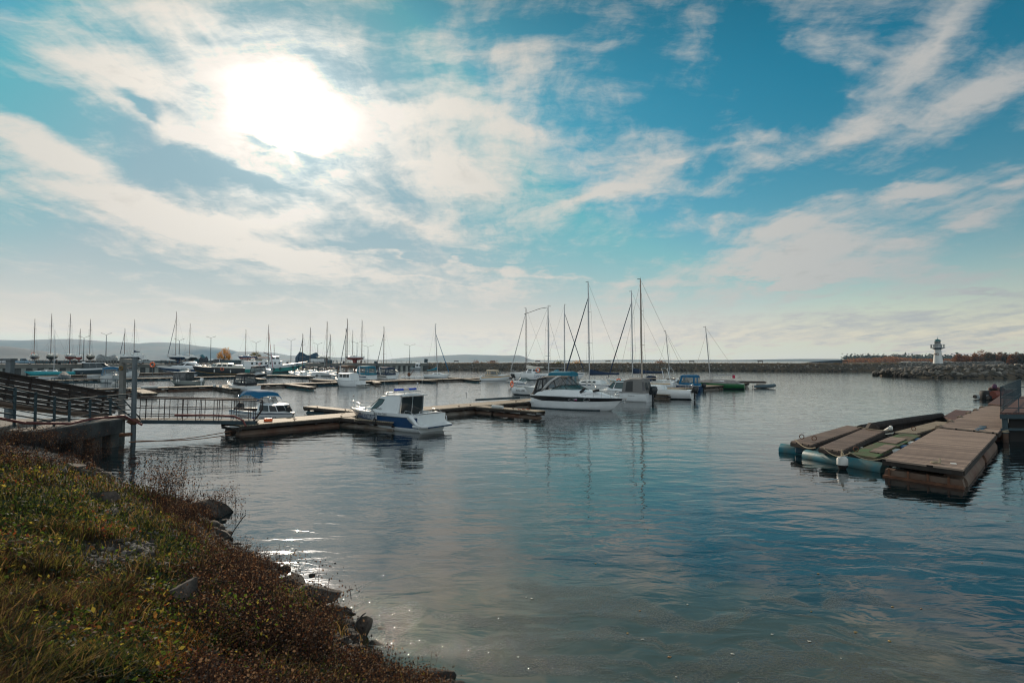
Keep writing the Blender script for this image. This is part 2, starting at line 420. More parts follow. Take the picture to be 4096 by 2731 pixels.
# ------------------------------------------------------------------ water
def water_material():
    m = bpy.data.materials.new('harbour_water'); m.use_nodes = True
    N = NT(m.node_tree); b = N.n['Principled BSDF']
    pos = N.n.new('ShaderNodeNewGeometry').outputs['Position']; x, y, z = N.sep(pos)
    dist = N.vmath('LENGTH', pos)
    calm = N.smooth(dist, 16, 60)                     # sheltered by the bank, ruffled further out
    patch = N.smooth(N.noise(N.mapping(pos, scale=(.05, .022, 1)), 1.0, 3, .5), .35, .65)
    w1 = N.noise(N.mapping(pos, rot=(0, 0, R(18)), scale=(1.0, 2.1, 1)), .95, 3, .45, .6)
    w2 = N.noise(N.mapping(pos, rot=(0, 0, R(-14)), scale=(1.0, 1.9, 1)), 3.2, 3, .5, .5)
    w3 = N.noise(N.mapping(pos, rot=(0, 0, R(6)), scale=(1.0, 1.6, 1)), 9.0, 2, .5)
    w0 = N.noise(N.mapping(pos, rot=(0, 0, R(-30)), scale=(1.0, 2.0, 1)), .28, 2, .5)
    a1 = N.math('MULTIPLY_ADD', calm, .013, .017)
    a2 = N.math('MULTIPLY', N.math('MULTIPLY_ADD', patch, .6, .45), N.math('MULTIPLY_ADD', calm, .0058, .0018))
    a3 = N.math('MULTIPLY', N.math('MULTIPLY_ADD', patch, .7, .3), N.math('MULTIPLY_ADD', calm, .0010, .00025))
    for (cx_, cy_, rx_, ry_, am_) in ((-15.5, 45, 4.5, 5.5, .0042), (-3.9, 11.0, 1.6, 2.6, .0016), (-27, 70, 9, 10, .005)):       # ruffled cat's-paws
        q_ = N.comb(N.math('DIVIDE', N.math('SUBTRACT', x, cx_), rx_), N.math('DIVIDE', N.math('SUBTRACT', y, cy_), ry_))
        a3 = N.math('ADD', a3, N.math('MULTIPLY', N.math('SUBTRACT', 1.0, N.smooth(N.vmath('LENGTH', q_), .2, 1.5)), am_))
    h = N.math('ADD', N.math('MULTIPLY', w1, a1), N.math('ADD', N.math('MULTIPLY', w2, a2), N.math('ADD', N.math('MULTIPLY', w3, a3), N.math('MULTIPLY', w0, .04))))
    # floating weed and murk near the bank
    sw = N.vmath('SUBTRACT', N.noise(pos, .22, 3, .5, 1.2, color=True), (.5, .5, .5))
    q = N.vmath('ADD', pos, N.vmath('SCALE', sw, scale=5.0))
    ctr = N.comb(N.math('SUBTRACT', x, 1.5), N.math('MULTIPLY', N.math('SUBTRACT', y, 7.2), 1.45))
    near = N.math('SUBTRACT', 1.0, N.smooth(N.math('ADD', N.vmath('LENGTH', ctr), N.math('MULTIPLY', N.noise(q, .5, 4, .6), 5.0)), 3.5, 11.0))
    murk = N.smooth(N.math('ADD', N.math('MULTIPLY', N.noise(N.mapping(q, rot=(0, 0, R(-20)), scale=(.5, 1.6, 1)), 1.0, 5, .55), .8), N.math('MULTIPLY', near, .75)), .45, 1.05)
    band = N.noise(N.mapping(q, rot=(0, 0, R(-22)), scale=(.42, 1.7, 1)), 1.1, 4, .55)
    grain = N.noise(pos, 26.0, 3, .7)
    scum = N.math('MULTIPLY', N.smooth(N.math('ADD', N.math('MULTIPLY', band, 1.0), N.math('MULTIPLY', near, .17)), .59, .70), N.smooth(N.math('ADD', grain, N.math('MULTIPLY', N.noise(pos, 3.0, 3, .6), .4)), .60, .72))
    scum = N.math('MULTIPLY', scum, N.smooth(near, .08, .4))
    deep = (.002, .009, .012)
    c = N.mix(N.math('MULTIPLY', murk, .9), deep, (.080, .072, .028))
    c = N.mix(N.math('MULTIPLY', N.noise(q, 2.0, 4, .6), N.math('MULTIPLY', near, .5)), c, (.030, .030, .014))
    c = N.mix(N.math('MULTIPLY', scum, .8), c, (.050, .042, .026))
    N.link(c, b.inputs['Base Color'])
    N.link(N.math('MULTIPLY_ADD', scum, .04, .02), b.inputs['Roughness'])
    b.inputs['IOR'].default_value = 1.9
    h2 = N.math('ADD', h, N.math('MULTIPLY', N.math('MULTIPLY', scum, grain), .004))
    bn = N.n.new('ShaderNodeBump'); bn.inputs['Strength'].default_value = 1; bn.inputs['Distance'].default_value = 1.0
    N.link(h2, bn.inputs['Height']); N.link(bn.outputs[0], b.inputs['Normal'])
    return m
mb = MB(); mb.add([(-8000, -400, 0), (8000, -400, 0), (8000, 7100, 0), (-8000, 7100, 0)], [(0, 1, 2, 3)])
mb.build('water', water_material(), kind='structure', label='dark teal rippled harbour water reflecting the clouded sky')
mb = MB(); mb.add([(-8000, -400, -6), (8000, -400, -6), (8000, 7100, -6), (-8000, 7100, -6)], [(0, 1, 2, 3)])
mb.build('lake_bed', mat('silt', (.06, .055, .04), .95), kind='structure')

# ------------------------------------------------------------------ near bank
shore_px = [(1800, 2731), (1660, 2640), (1480, 2520), (1300, 2430), (1180, 2310), (1060, 2230), (960, 2170), (900, 2110), (850, 2040), (700, 2000), (560, 1950), (430, 1890), (330, 1845)]
shore = [(40, -12), (14, 1.0), (5, 3.6), (2.2, 4.9), (.2, 6.0)] + [tuple(G(a, b)[:2]) for a, b in shore_px] + [(-17.4, 23.2), (-19, 25.0), (-24, 28), (-40, 36), (-70, 52)]
SH = np.array(shore)
def shore_sd(x, y):
    """signed distance, positive on land; arrays"""
    x = np.asarray(x, float); y = np.asarray(y, float)
    best = np.full(x.shape, 1e9); sign = np.ones(x.shape)
    for i in range(len(SH) - 1):
        a = SH[i]; d = SH[i+1] - a; L2 = d @ d
        t = np.clip(((x - a[0]) * d[0] + (y - a[1]) * d[1]) / L2, 0, 1)
        ex = x - (a[0] + t * d[0]); ey = y - (a[1] + t * d[1])
        r = np.hypot(ex, ey); cr = d[0] * ey - d[1] * ex
        u = r < best - 1e-9
        best = np.where(u, r, best); sign = np.where(u, np.sign(cr), sign)
    return best * sign
def vnoise(x, y, s=1.0, seed=0):
    x = np.asarray(x) * s + seed * 17.3; y = np.asarray(y) * s + seed * 5.1
    xi = np.floor(x); yi = np.floor(y); fx = x - xi; fy = y - yi
    fx = fx*fx*(3-2*fx); fy = fy*fy*(3-2*fy)
    def h(a, b):
        v = np.sin(a * 127.1 + b * 311.7 + seed * 74.7) * 43758.5453
        return v - np.floor(v)
    return (h(xi, yi)*(1-fx)+h(xi+1, yi)*fx)*(1-fy) + (h(xi, yi+1)*(1-fx)+h(xi+1, yi+1)*fx)*fy
def bank_z(x, y):
    d = shore_sd(x, y)
    dn = d + (vnoise(x, y, .8, 1) - .5) * .6
    dn = dn - .3
    z = np.where(dn > 0, 2.42 * (1 - np.exp(-(np.maximum(dn, 0) / 2.9) ** 1.25)) + .12 * np.minimum(dn * 3, 1), dn * .7)
    z = z + (vnoise(x, y, 1.7, 2) - .5) * .16 + (vnoise(x, y, 5, 3) - .5) * .07
    far = np.clip((np.hypot(x, y) - 13) / 10, 0, 1) * np.clip(d / 4, 0, 1)
    low = np.clip((np.asarray(y) - 9) / 9, 0, 1) * np.clip(d / 2, 0, 1)
    return np.maximum(z - low * .62 * np.clip(z / 2.4, 0, 1), -3)
xs = np.concatenate([np.linspace(-80, -26, 28), np.linspace(-25.6, 3, 144), np.linspace(3.5, 42, 40)])
ys = np.concatenate([np.linspace(-14, -1, 14), np.linspace(-.8, 30, 154), np.linspace(31, 56, 26)])
XX, YY = np.meshgrid(xs, ys, indexing='ij'); ZZ = bank_z(XX, YY)
n1, n2 = XX.shape
vid = np.arange(n1 * n2).reshape(n1, n2)
q4 = np.stack([vid[:-1, :-1], vid[1:, :-1], vid[1:, 1:], vid[:-1, 1:]], -1).reshape(-1, 4)
keep = ZZ.ravel()[q4].max(1) > -2.9
q4 = q4[keep]
soil = bpy.data.materials.new('bank_soil'); soil.use_nodes = True
N = NT(soil.node_tree); b = N.n['Principled BSDF']; b.inputs['Roughness'].default_value = .95
t = N.n.new('ShaderNodeTexCoord').outputs['Object']
f1 = N.noise(t, .9, 6, .65); f2 = N.noise(t, 9, 5, .7)
c = N.ramp(f1, [(.35, (.014, .015, .007)), (.5, (.024, .018, .011)), (.62, (.045, .036, .025))])
N.link(N.mix(N.smooth(f2, .45, .7), c, (.022, .02, .012)), b.inputs['Base Color'])
bn = N.n.new('ShaderNodeBump'); bn.inputs['Distance'].default_value = .05; N.link(f2, bn.inputs['Height']); N.link(bn.outputs[0], b.inputs['Normal'])
o = np_mesh('ground', np.stack([XX.ravel(), YY.ravel(), ZZ.ravel()], 1), q4.ravel(), 4, [soil], np.zeros(len(q4)))
tag(o, 'sloping earth bank down to the water', kind='structure')

def on_bank(px, py):
    """first point of the bank seen through a photo pixel"""
    d = ray(px, py); t = np.concatenate([np.arange(1.5, 12, .03), np.arange(12, 60, .12)])
    X_, Y_, Z_ = d.x * t, d.y * t, CAMZ + d.z * t
    hit = np.nonzero(Z_ <= bank_z(X_, Y_))[0]
    if len(hit): i = hit[0]; return Vector((X_[i], Y_[i], Z_[i]))
    return G(px, py)

# ------------------------------------------------------------------ hills and far shore
def ridge(name, pts, Y, m, base_drop=0, depth=2500, seed=1, label=None, rough=1.0, amp=18):
    """a real ridge: crest profile surveyed in the photo, lofted with a front and a back slope"""
    mb = MB(); n = 150
    pxs = [p[0] for p in pts]; x0, x1 = pxs[0], pxs[-1]
    rows = 16; P_ = []
    for i in range(n + 1):
        px = x0 + (x1 - x0) * i / n
        py = float(np.interp(px, pxs, [p[1] for p in pts]))
        row = []
        for j in range(rows + 1):
            v = j / rows                            # 0 front foot .. .55 crest .. 1 back foot
            crest = H(px, py, Y)
            yy = Y - depth * .55 + depth * v
            s_ = math.sin(math.pi * min(v / .55, 1) / 2) ** 1.3 if v <= .55 else math.cos(math.pi * (v - .55) / .9)
            nx, ny = crest.x / 900, yy / 700
            nz = float(vnoise(nx * 1.5, ny * 1.5, 1, seed)) * .6 + float(vnoise(nx * 4, ny * 4, 1, seed + 3)) * .3
            z = crest.z * s_ + amp * (nz - .45) * math.sin(math.pi * v) * (0 if abs(v - .55) < .01 else 1)
            row.append((crest.x, yy, max(z, -3) if 0 < j < rows else -3))
        P_.append(row)
    mb.grid(lambda i, j: P_[i][j], n, rows)
    return mb.build(name, m, kind='structure', label=label)
hillm = mat('wooded_hillside', (.055, .06, .03), .95, var=.55, vscale=.0025, var_col=(.17, .10, .05))
hillm2 = mat('wooded_hillside_low', (.10, .075, .05), .95, var=.5, vscale=.004)
ridge('hills', [(-900, 1380), (-300, 1362), (0, 1360), (150, 1360), (290, 1358), (420, 1364), (520, 1372), (560, 1377), (650, 1374), (700, 1374), (790, 1383), (850, 1387), (885, 1400), (905, 1432), (930, 1444)], 5400, hillm, depth=2400, amp=60)
ridge('hills', [(-900, 1400), (-200, 1385), (0, 1386), (40, 1392), (110, 1404), (180, 1420), (260, 1432), (330, 1444)], 2600, hillm2, depth=900, amp=20, seed=4)
ridge('hills', [(880, 1432), (920, 1410), (1000, 1407), (1080, 1409), (1140, 1420), (1220, 1425), (1330, 1431), (1500, 1438), (1620, 1444)], 6000, hillm, depth=1600, amp=25, seed=7)
ridge('hills', [(1480, 1444), (1620, 1430), (1700, 1425), (1790, 1421), (1870, 1418), (1980, 1420), (2020, 1422), (2070, 1421), (2090, 1424), (2105, 1432), (2130, 1440), (2300, 1440), (2500, 1439), (2700, 1441), (3100, 1437), (3500, 1435), (3900, 1437)], 6300, hillm, depth=1200, amp=12, seed=9)
# low wooded shore on the right
landm = mat('reed_shore', (.09, .075, .04), .95, var=.5, vscale=.05)
ridge('far_shore', [(3380, 1441), (3440, 1438), (3700, 1437), (3860, 1436), (4200, 1434), (4700, 1434)], 1150, landm, depth=380, amp=2, seed=12, label='low wooded shore across the open water')

# ------------------------------------------------------------------ breakwater
rockm = bpy.data.materials.new('riprap'); rockm.use_nodes = True
N = NT(rockm.node_tree); b = N.n['Principled BSDF']; b.inputs['Roughness'].default_value = .9
geo = N.n.new('ShaderNodeNewGeometry')
rv = geo.outputs['Random Per Island']
tob = N.n.new('ShaderNodeTexCoord').outputs['Object']
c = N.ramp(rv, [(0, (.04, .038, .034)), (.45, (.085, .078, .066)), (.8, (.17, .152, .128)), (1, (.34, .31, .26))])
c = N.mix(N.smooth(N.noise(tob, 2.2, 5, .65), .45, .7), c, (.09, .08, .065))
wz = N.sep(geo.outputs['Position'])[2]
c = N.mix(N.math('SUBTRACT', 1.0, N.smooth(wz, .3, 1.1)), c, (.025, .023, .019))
N.link(c, b.inputs['Base Color'])
bn = N.n.new('ShaderNodeBump'); bn.inputs['Distance'].default_value = .06; N.link(N.noise(tob, 4, 5, .7), bn.inputs['Height']); N.link(bn.outputs[0], b.inputs['Normal'])

ICO = None
def ico():
    global ICO
    if ICO is None:
        import bmesh
        bm = bmesh.new(); bmesh.ops.create_icosphere(bm, subdivisions=2, radius=1)
        v = np.array([x.co[:] for x in bm.verts]); f = np.array([[q.index for q in k.verts] for k in bm.faces]); bm.free()
        bm = bmesh.new(); bmesh.ops.create_icosphere(bm, subdivisions=1, radius=1)
        v1 = np.array([x.co[:] for x in bm.verts]); f1 = np.array([[q.index for q in k.verts] for k in bm.faces]); bm.free()
        ICO = (v, f, v1, f1)
    return ICO
def rock_verts(rs, size, sq=(1, .8, .6), lod=2, cuts=5):
    v, f = (ico()[0], ico()[1]) if lod == 2 else (ico()[2], ico()[3])
    v = v.copy()
    for _ in range(cuts):                             # flat broken faces
        n_ = rs.normal(size=3); n_ /= np.linalg.norm(n_); dd = rs.uniform(.45, .8)
        s_ = v @ n_; over = s_ > dd
        v[over] -= np.outer(s_[over] - dd, n_)
    v *= 1 + rs.uniform(-.06, .06, (len(v), 1))
    q = Matrix.Rotation(rs.uniform(0, 6.28), 3, 'Z') @ Matrix.Rotation(rs.uniform(-.5, .5), 3, 'X')
    return (v * np.array(sq) * size) @ np.array(q).T, f
def rock_mass(name, centres, sizes, m, seed=3, lod=1, **kw):
    rs = np.random.RandomState(seed); V = []; F = []; off = 0
    for c_, s_ in zip(centres, sizes):
        v, f = rock_verts(rs, s_, (1, rs.uniform(.7, 1), rs.uniform(.5, .85)), lod, 4)
        V.append(v + np.array(c_)); F.append(f + off); off += len(v)
    F = np.concatenate(F)
    o = np_mesh(name, np.concatenate(V), F.ravel(), 3, [m], np.zeros(len(F)))
    tag(o, **kw); return o

# toe line of the breakwater (water edge) from the quay's end to the lighthouse
toe = [G(1700, 1478), G(1900, 1480), G(2200, 1481), G(2600, 1483), G(3000, 1483), G(3300, 1486), G(3520, 1486), G(3620, 1484)]
toe = [Vector((p.x, p.y, 0)) for p in toe]
def embank(name, line, out_dir, width, top, mb_=None, m=None, label=None):
    rows = []
    for p in line:
        a = p; d = out_dir
        rows.append([(a.x, a.y, -1.5), (a.x, a.y, .0), (a.x + d[0]*5.0, a.y + d[1]*5.0, top - .3), (a.x + d[0]*6.5, a.y + d[1]*6.5, top),
                     (a.x + d[0]*(width-6), a.y + d[1]*(width-6), top), (a.x + d[0]*width, a.y + d[1]*width, -1.5)])
    mb_ = MB(); mb_.grid(lambda i, j: rows[i][j], len(line) - 1, 5, smooth=False)
    return mb_.build(name, m, kind='structure', label=label)
bwtop = mat('breakwater_earth', (.10, .072, .045), .95, var=.6, vscale=.3, var_col=(.05, .045, .03), bump=.1, bscale=1.5)
embank('breakwater', toe, (0, 1), 24, 3.15, m=bwtop, label='long low stone breakwater closing the harbour')
rs = np.random.RandomState(11); cs_ = []; ss_ = []
for i in range(len(toe) - 1):
    a, b2 = toe[i], toe[i + 1]; L = (b2 - a).length
    for k in range(int(L * 10)):
        u = rs.uniform(); p = a.lerp(b2, u); v = rs.uniform(-.12, 1.15)
        if v > .95 and rs.uniform() < .5: continue
        z = min(v, 1) * 2.95 + rs.uniform(-.1, .12)
        if v > 1: z = 3.1
        cs_.append((p.x, p.y + v * 5.2 + rs.uniform(-.2, .2), max(z, -.1))); ss_.append(rs.uniform(.15, .5) ** 1.0 * (1.2 if v < .9 else .6))
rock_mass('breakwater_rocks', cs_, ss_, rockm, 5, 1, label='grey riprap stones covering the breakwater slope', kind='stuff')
# dry weeds on the crest
def tuft_mass(name, pts, mats, seed=1, h=.5, n=14, w=.03, spread=.3, kind='stuff', label=None, parent=None, leaf=False, wid=None):
    rs = np.random.RandomState(seed); pts = np.asarray(pts, float); k = len(pts) * n
    base = np.repeat(pts, n, 0) + np.concatenate([rs.normal(0, spread * .5, (k, 2)), np.zeros((k, 1))], 1)
    hh = h * rs.uniform(.4, 1.1, k); an = rs.uniform(0, 6.28, k); ln = rs.uniform(.1, .6, k)
    tip = base + np.stack([np.cos(an) * hh * ln, np.sin(an) * hh * ln, hh], 1)
    an2 = rs.uniform(0, 6.28, k); s_ = np.stack([np.cos(an2) * w, np.sin(an2) * w, np.zeros(k)], 1)
    V = np.stack([base - s_, base + s_, tip], 1).reshape(-1, 3)
    o = np_mesh(name, V, np.arange(len(V)), 3, mats, rs.randint(0, len(mats), k))
    tag(o, label, kind=kind); return o
straw = mat('dry_straw', (.15, .09, .045), .9, trans=.3)
weed = mat('brown_weed', (.09, .045, .02), .9, trans=.25)
olive = mat('olive_leaf', (.07, .075, .02), .8, trans=.35)
pts = []
for i in range(len(toe) - 1):
    a, b2 = toe[i], toe[i + 1]; L = (b2 - a).length
    for k in range(int(L * 3)):
        p = a.lerp(b2, rs.uniform()); pts.append((p.x, p.y + rs.uniform(3.6, 7.5), 2.9 + rs.uniform(-.3, .2)))
tuft_mass('dry_grass', pts, [straw, weed, weed, olive], 2, .55, 9, .05, .6, label='dry brown weeds along the breakwater crest')
# ------------------------------------------------------------------ boats
class Hull:
    """hull in its own axes: x from transom (0) to stem (L), y to port, z up from the water"""
    def __init__(s, L, B, F, Fb, draft=.35, kind='motor', rake=.16, ch=.88, chz=.12, flare=0.0, tumble=0.0):
        s.L, s.B, s.F, s.Fb, s.draft, s.kind, s.rake, s.ch, s.chz, s.flare = L, B, F, Fb, draft, kind, rake, ch, chz, flare
    def hb(s, t):
        if s.kind == 'motor':
            b = .93 + .07 * math.sin(min(t / .5, 1) * math.pi / 2)
            if t > .42: b *= 1 - ((t - .42) / .58) ** 2.3
        else:
            b = 1 - .32 * max(0, (.42 - t) / .42) ** 1.8
            if t > .42: b *= 1 - ((t - .42) / .58) ** 1.9
        return max(b * s.B / 2, .02)
    def sheer(s, t): return s.F + (s.Fb - s.F) * t ** 2.0
    def keel(s, t):
        z = -s.draft
        if t > .55: z += (s.draft + .05) * ((t - .55) / .45) ** 2
        if s.kind == 'sail' and t < .35: z += s.draft * .9 * ((.35 - t) / .35) ** 1.5
        return z
    def chine(s, t):
        if s.kind == 'motor':
            return s.hb(t) * s.ch * (1 - .45 * t ** 4), s.chz * .4 + (s.sheer(t) * .5) * t ** 3 * .9
        return s.hb(t) * (.80 if t > .1 else .74), s.chz + .08 * (1 - t)
    def X(s, t, z):
        k, sh = s.keel(t), s.sheer(t)
        f = min(max((z - k) / max(sh - k, .01), 0), 1)
        return s.L * t - s.L * s.rake * (1 - f) * t ** 5
    def P(s, t, f, side=1, off=0.0):
        """point on the topside, f 0 at chine .. 1 at sheer"""
        cb, cz = s.chine(t); sb, sz = s.hb(t), s.sheer(t)
        z = cz + (sz - cz) * f; bow = math.sin(math.pi * f) * (.05 * s.B if s.kind == 'sail' else .018 * s.B) * (1 - t * .5)
        y = cb + (sb - cb) * f + bow - s.flare * math.sin(math.pi * f) * t
        return Vector((s.X(t, z), side * (max(y, .01) + off), z))
    def mesh(s, bands, mats, nt=18, parent=None, name='hull', bottom=0):
        """bands: list of (f_top, material index)"""
        fs = [0.0]; mi = []
        for ft, m_ in bands:
            k = max(1, int(round((ft - fs[-1]) / .12)))
            f0 = fs[-1]
            for q in range(1, k + 1): fs.append(f0 + (ft - f0) * q / k); mi.append(m_)
        rings = []
        for i in range(nt + 1):
            t = (i / nt) ** .85
            cb, cz = s.chine(t); kz = s.keel(t)
            half = [Vector((s.X(t, kz), 0, kz)), Vector((s.X(t, (kz + cz) / 2), cb * .62, kz + (cz - kz) * .45))] + [s.P(t, f) for f in fs]
            rings.append([Vector((p.x, -p.y, p.z)) for p in half[::-1]] + half[1:])
        nh = len(fs) + 1
        seg = mi[::-1] + [bottom, bottom] + [bottom, bottom] + mi
        mb = MB(); mb.loft(rings, closed=False, mis=seg)
        o = len(mb.v); mb.v += [tuple(p) for p in rings[0]]
        mb.f.append(list(range(o, o + len(rings[0])))); mb.m.append(bands[-1][1]); mb.sm.append(False)
        return mb.build(name, mats, parent)
    def deck(s, m, parent=None, well=None, wellm=None, camber=.06, name='deck', nt=20, inset=.0):
        mb = MB(); rows = []
        x0, x1, wf, dep = well or (0, 0, 0, 0)
        for i in range(nt + 1):
            t = i / nt; z = s.sheer(t) + .004; b = s.hb(t) - inset; x = s.X(t, s.sheer(t))
            rows.append([(x, b * q, z + camber * (1 - q * q) * min(1, b)) for q in (-1, -.85, -.6, -.3, 0, .3, .6, .85, 1)])
        for i in range(nt):
            tm = (i + .5) / nt
            for j in range(8):
                if well and x0 <= tm <= x1 and 1 <= j <= 6: continue
                mb.add([rows[i][j], rows[i+1][j], rows[i+1][j+1], rows[i][j+1]], [(0, 1, 2, 3)], 0, True)
        if well:
            ia, ib = None, None
            for i in range(nt):
                if x0 <= (i + .5) / nt <= x1: ia = i if ia is None else ia; ib = i + 1
            fl = s.sheer((ia / nt + ib / nt) / 2) - dep
            P0 = [rows[i][1] for i in range(ia, ib + 1)]; P1 = [rows[i][7] for i in range(ia, ib + 1)]
            lo = lambda p: (p[0], p[1] * .96, fl)
            for k in range(len(P0) - 1):
                mb.add([P0[k], P0[k+1], lo(P0[k+1]), lo(P0[k])], [(0, 1, 2, 3)], 1); mb.add([P1[k], lo(P1[k]), lo(P1[k+1]), P1[k+1]], [(0, 1, 2, 3)], 1)
                mb.add([lo(P0[k]), lo(P0[k+1]), lo(P1[k+1]), lo(P1[k])], [(0, 1, 2, 3)], 1)
            for k in (0, -1):
                mb.add([P0[k], P1[k], lo(P1[k]), lo(P0[k])], [(0, 1, 2, 3)], 1)
        return mb.build(name, [m, wellm or m], parent)
    def rub(s, m, parent, f=.985, r=.025, name='rub_rail', t0=0, t1=1):
        mb = MB()
        for side in (1, -1):
            mb.tube([s.P(t0 + (t1 - t0) * i / 14, f, side, .01) for i in range(15)], r, 6)
        return mb.build(name, m, parent)
    def strip(s, m, parent, t0, t1, f0, f1, name='stripe', f0b=None, f1b=None, off=.006):
        f0b = f0 if f0b is None else f0b; f1b = f1 if f1b is None else f1b; mb = MB()
        res = None
        for side in (1, -1):
            mb = MB(); mb.grid(lambda i, j: s.P(t0 + (t1-t0)*i/12, (f0 + (f0b-f0)*i/12) + ((f1 + (f1b-f1)*i/12) - (f0 + (f0b-f0)*i/12)) * j/2, side, off), 12, 2)
            res = mb.build(name, m, parent)
        return res
    def rail(s, m, parent, t0=.45, t1=.99, h=.45, r=.014, n=5, inset=.06, name='bow_rail', mid=True):
        mb = MB()
        def q(t, hh, side): 
            z = s.sheer(t); return Vector((s.X(t, z) - (.0 if t < .95 else .1), side * max(s.hb(t) - inset, .03), z + hh))
        for side in (1, -1):
            ts = [t0 + (t1 - t0) * i / 12 for i in range(13)]
            mb.tube([q(t0 - .04, .02, side)] + [q(t, h * min(1, .35 + 1.3 * i / 12), side) for i, t in enumerate(ts)], r, 6)
            if mid: mb.tube([q(t, h * .5 * min(1, .35 + 1.3 * i / 12), side) for i, t in enumerate(ts)], r * .7, 5)
            for k in range(n):
                i = (k + .6) / n; t = t0 + (t1 - t0) * i
                mb.tube([q(t, 0, side), q(t, h * min(1, .35 + 1.3 * i), side)], r * .85, 5)
        mb.tube([q(t1, h, 1), q(t1, h, 1) + Vector((.08, -.02, 0)), q(t1, h, -1) + Vector((.08, .02, 0)), q(t1, h, -1)], r, 6)
        return mb.build(name, m, parent)

class Cabin:
    """shell between a lower and an upper half outline (points (x,y>=0,z), front centre to back centre)"""
    def __init__(s, bot, top, camber=.05):
        s.bot = [Vector(p) for p in bot]; s.top = [Vector(p) for p in top]; s.camber = camber; s.n = len(bot)
    def at(s, a, v, side=1, off=0.0):
        i = min(int(a), s.n - 2); f = a - i
        p = s.bot[i].lerp(s.bot[i+1], f).lerp(s.top[i].lerp(s.top[i+1], f), v)
        if off:
            e = s.bot[i+1] - s.bot[i] + s.top[i+1] - s.top[i]; u = (s.top[i].lerp(s.top[i+1], f) - s.bot[i].lerp(s.bot[i+1], f))
            n_ = u.cross(e)
            if n_.length > 1e-9:
                n_.normalize(); c = (s.bot[0] + s.bot[-1]) / 2
                if n_.dot(p - Vector((c.x, 0, p.z))) < 0: n_ = -n_
                p = p + n_ * off
        return Vector((p.x, p.y * side, p.z))
    def mesh(s, name, m, parent, roof=True, roofm=None, sub=3):
        mb = MB(); n = (s.n - 1) * sub
        for side in (1, -1):
            mb.grid(lambda i, j: s.at(i / sub, j / 3, side), n, 3, 0, False)
        if roof:
            def rp(i, j):
                p = s.at(i / sub, 1.0, 1); q = j / 8 * 2 - 1
                return Vector((p.x, p.y * q, p.z + s.camber * (1 - q * q) * min(1, p.y)))
            mb.grid(rp, n, 8, 1 if roofm else 0)
        return mb.build(name, [m] + ([roofm] if roofm else []), parent)
    def panes(s, specs, m, parent, name='window', off=.012, sides=(1, -1), frame=None):
        """specs: (a0,a1,v0,v1[,v0b,v1b]) each a window of its own on each side"""
        res = []
        for sp in specs:
            a0, a1, v0, v1 = sp[:4]; v0b, v1b = (sp[4], sp[5]) if len(sp) > 4 else (v0, v1)
            both = a0 <= .001
            for side in sides:
                mb = MB()
                def gp(i, j, side=side, o_=off):
                    u = i / 8; lo = v0 + (v0b - v0) * u; hi = v1 + (v1b - v1) * u
                    return s.at(a0 + (a1 - a0) * u, lo + (hi - lo) * j / 3, side, o_)
                mb.grid(gp, 8, 3)
                if both:
                    mb.grid(lambda i, j: gp(i, j, -side), 8, 3)
                w = mb.build(name, m, parent)
                if frame:
                    f = MB(); loop = [gp(i, 0, side, off + .004) for i in range(9)] + [gp(8, j, side, off + .004) for j in range(1, 4)] + [gp(i, 3, side, off + .004) for i in range(7, -1, -1)] + [gp(0, j, side, off + .004) for j in (2, 1, 0)]
                    f.tube(loop, .022, 5); f.build('window_frame', frame, w)
                res.append(w)
                if both: break
        return res

def outboard(parent, x, z, m=black, s=1.0, y=0, name='outboard_motor'):
    mb = MB(); mb.loft([[(x - .02 + q * k * s + c * s, y + w * k2 * s, z + h * s) for c, w in ((0, -.18), (-.42, -.20), (-.55, -.1), (-.55, .1), (-.42, .20), (0, .18), (.05, .1), (.05, -.1))]
                        for h, k, k2, q in ((-.05, 0, .7, 0), (.1, 0, 1, 0), (.4, .08, 1, -1), (.58, 1, .75, -.05), (.63, 1, .4, -.12))])
    mb.box((x - .25 * s, y, z - .35 * s), (.16 * s, .1 * s, .7 * s)); mb.box((x - .3 * s, y, z - .68 * s), (.35 * s, .05 * s, .05 * s))
    return mb.build(name, m, parent)
def fender(parent, p, r=.1, h=.5, m=fendw):
    mb = MB(); mb.lathe([(.02, -h/2), (r*.8, -h/2+.06), (r, -h/2+.14), (r, h/2-.14), (r*.8, h/2-.06), (.02, h/2)], p, 10)
    mb.tube([(p[0], p[1], p[2] + h/2), (p[0], p[1], p[2] + h/2 + .35)], .012, 4)
    return mb.build('fender', m, parent)
def buoy(parent, p, normal=(0, 1, .1), r=.3, m=orange):
    mb = MB(); mb.torus(p, r, .075, normal, 20, 8); return mb.build('lifebuoy', m, parent)
def text_on(parent, s, fn, size, m, name='lettering', side_flip=False, slant=0.0):
    """letters wrapped on a surface: fn(u, v) metres along / up -> point"""
    cu = bpy.data.curves.new('t', 'FONT'); cu.body = s; cu.size = size; cu.resolution_u = 2; cu.shear = slant
    tmp = bpy.data.objects.new('t', cu); col.objects.link(tmp)
    dg = bpy.context.evaluated_depsgraph_get(); dg.update()
    me = bpy.data.meshes.new_from_object(tmp.evaluated_get(dg)); bpy.data.objects.remove(tmp); bpy.data.curves.remove(cu)
    for v in me.vertices: v.co = fn(v.co.x, v.co.y)
    me.materials.clear(); me.materials.append(m); me.name = name
    o = bpy.data.objects.new(name, me); col.objects.link(o); o.parent = parent
    return o
def hull_text(H_, parent, s, t_start, f0, size, m, side=1, toward_stern=True, slant=0.0, name='lettering', off=.02):
    """letters on a hull side; on the port side reading runs from bow to stern"""
    sg = -1 if side == 1 else 1
    def fn(u, v):
        t = t_start + sg * u / H_.L
        span = max(H_.sheer(t) - H_.chine(t)[1], .2)
        return H_.P(min(max(t, .01), .99), f0 + v / span, side, off)
    return text_on(parent, s, fn, size, m, name, slant=slant)

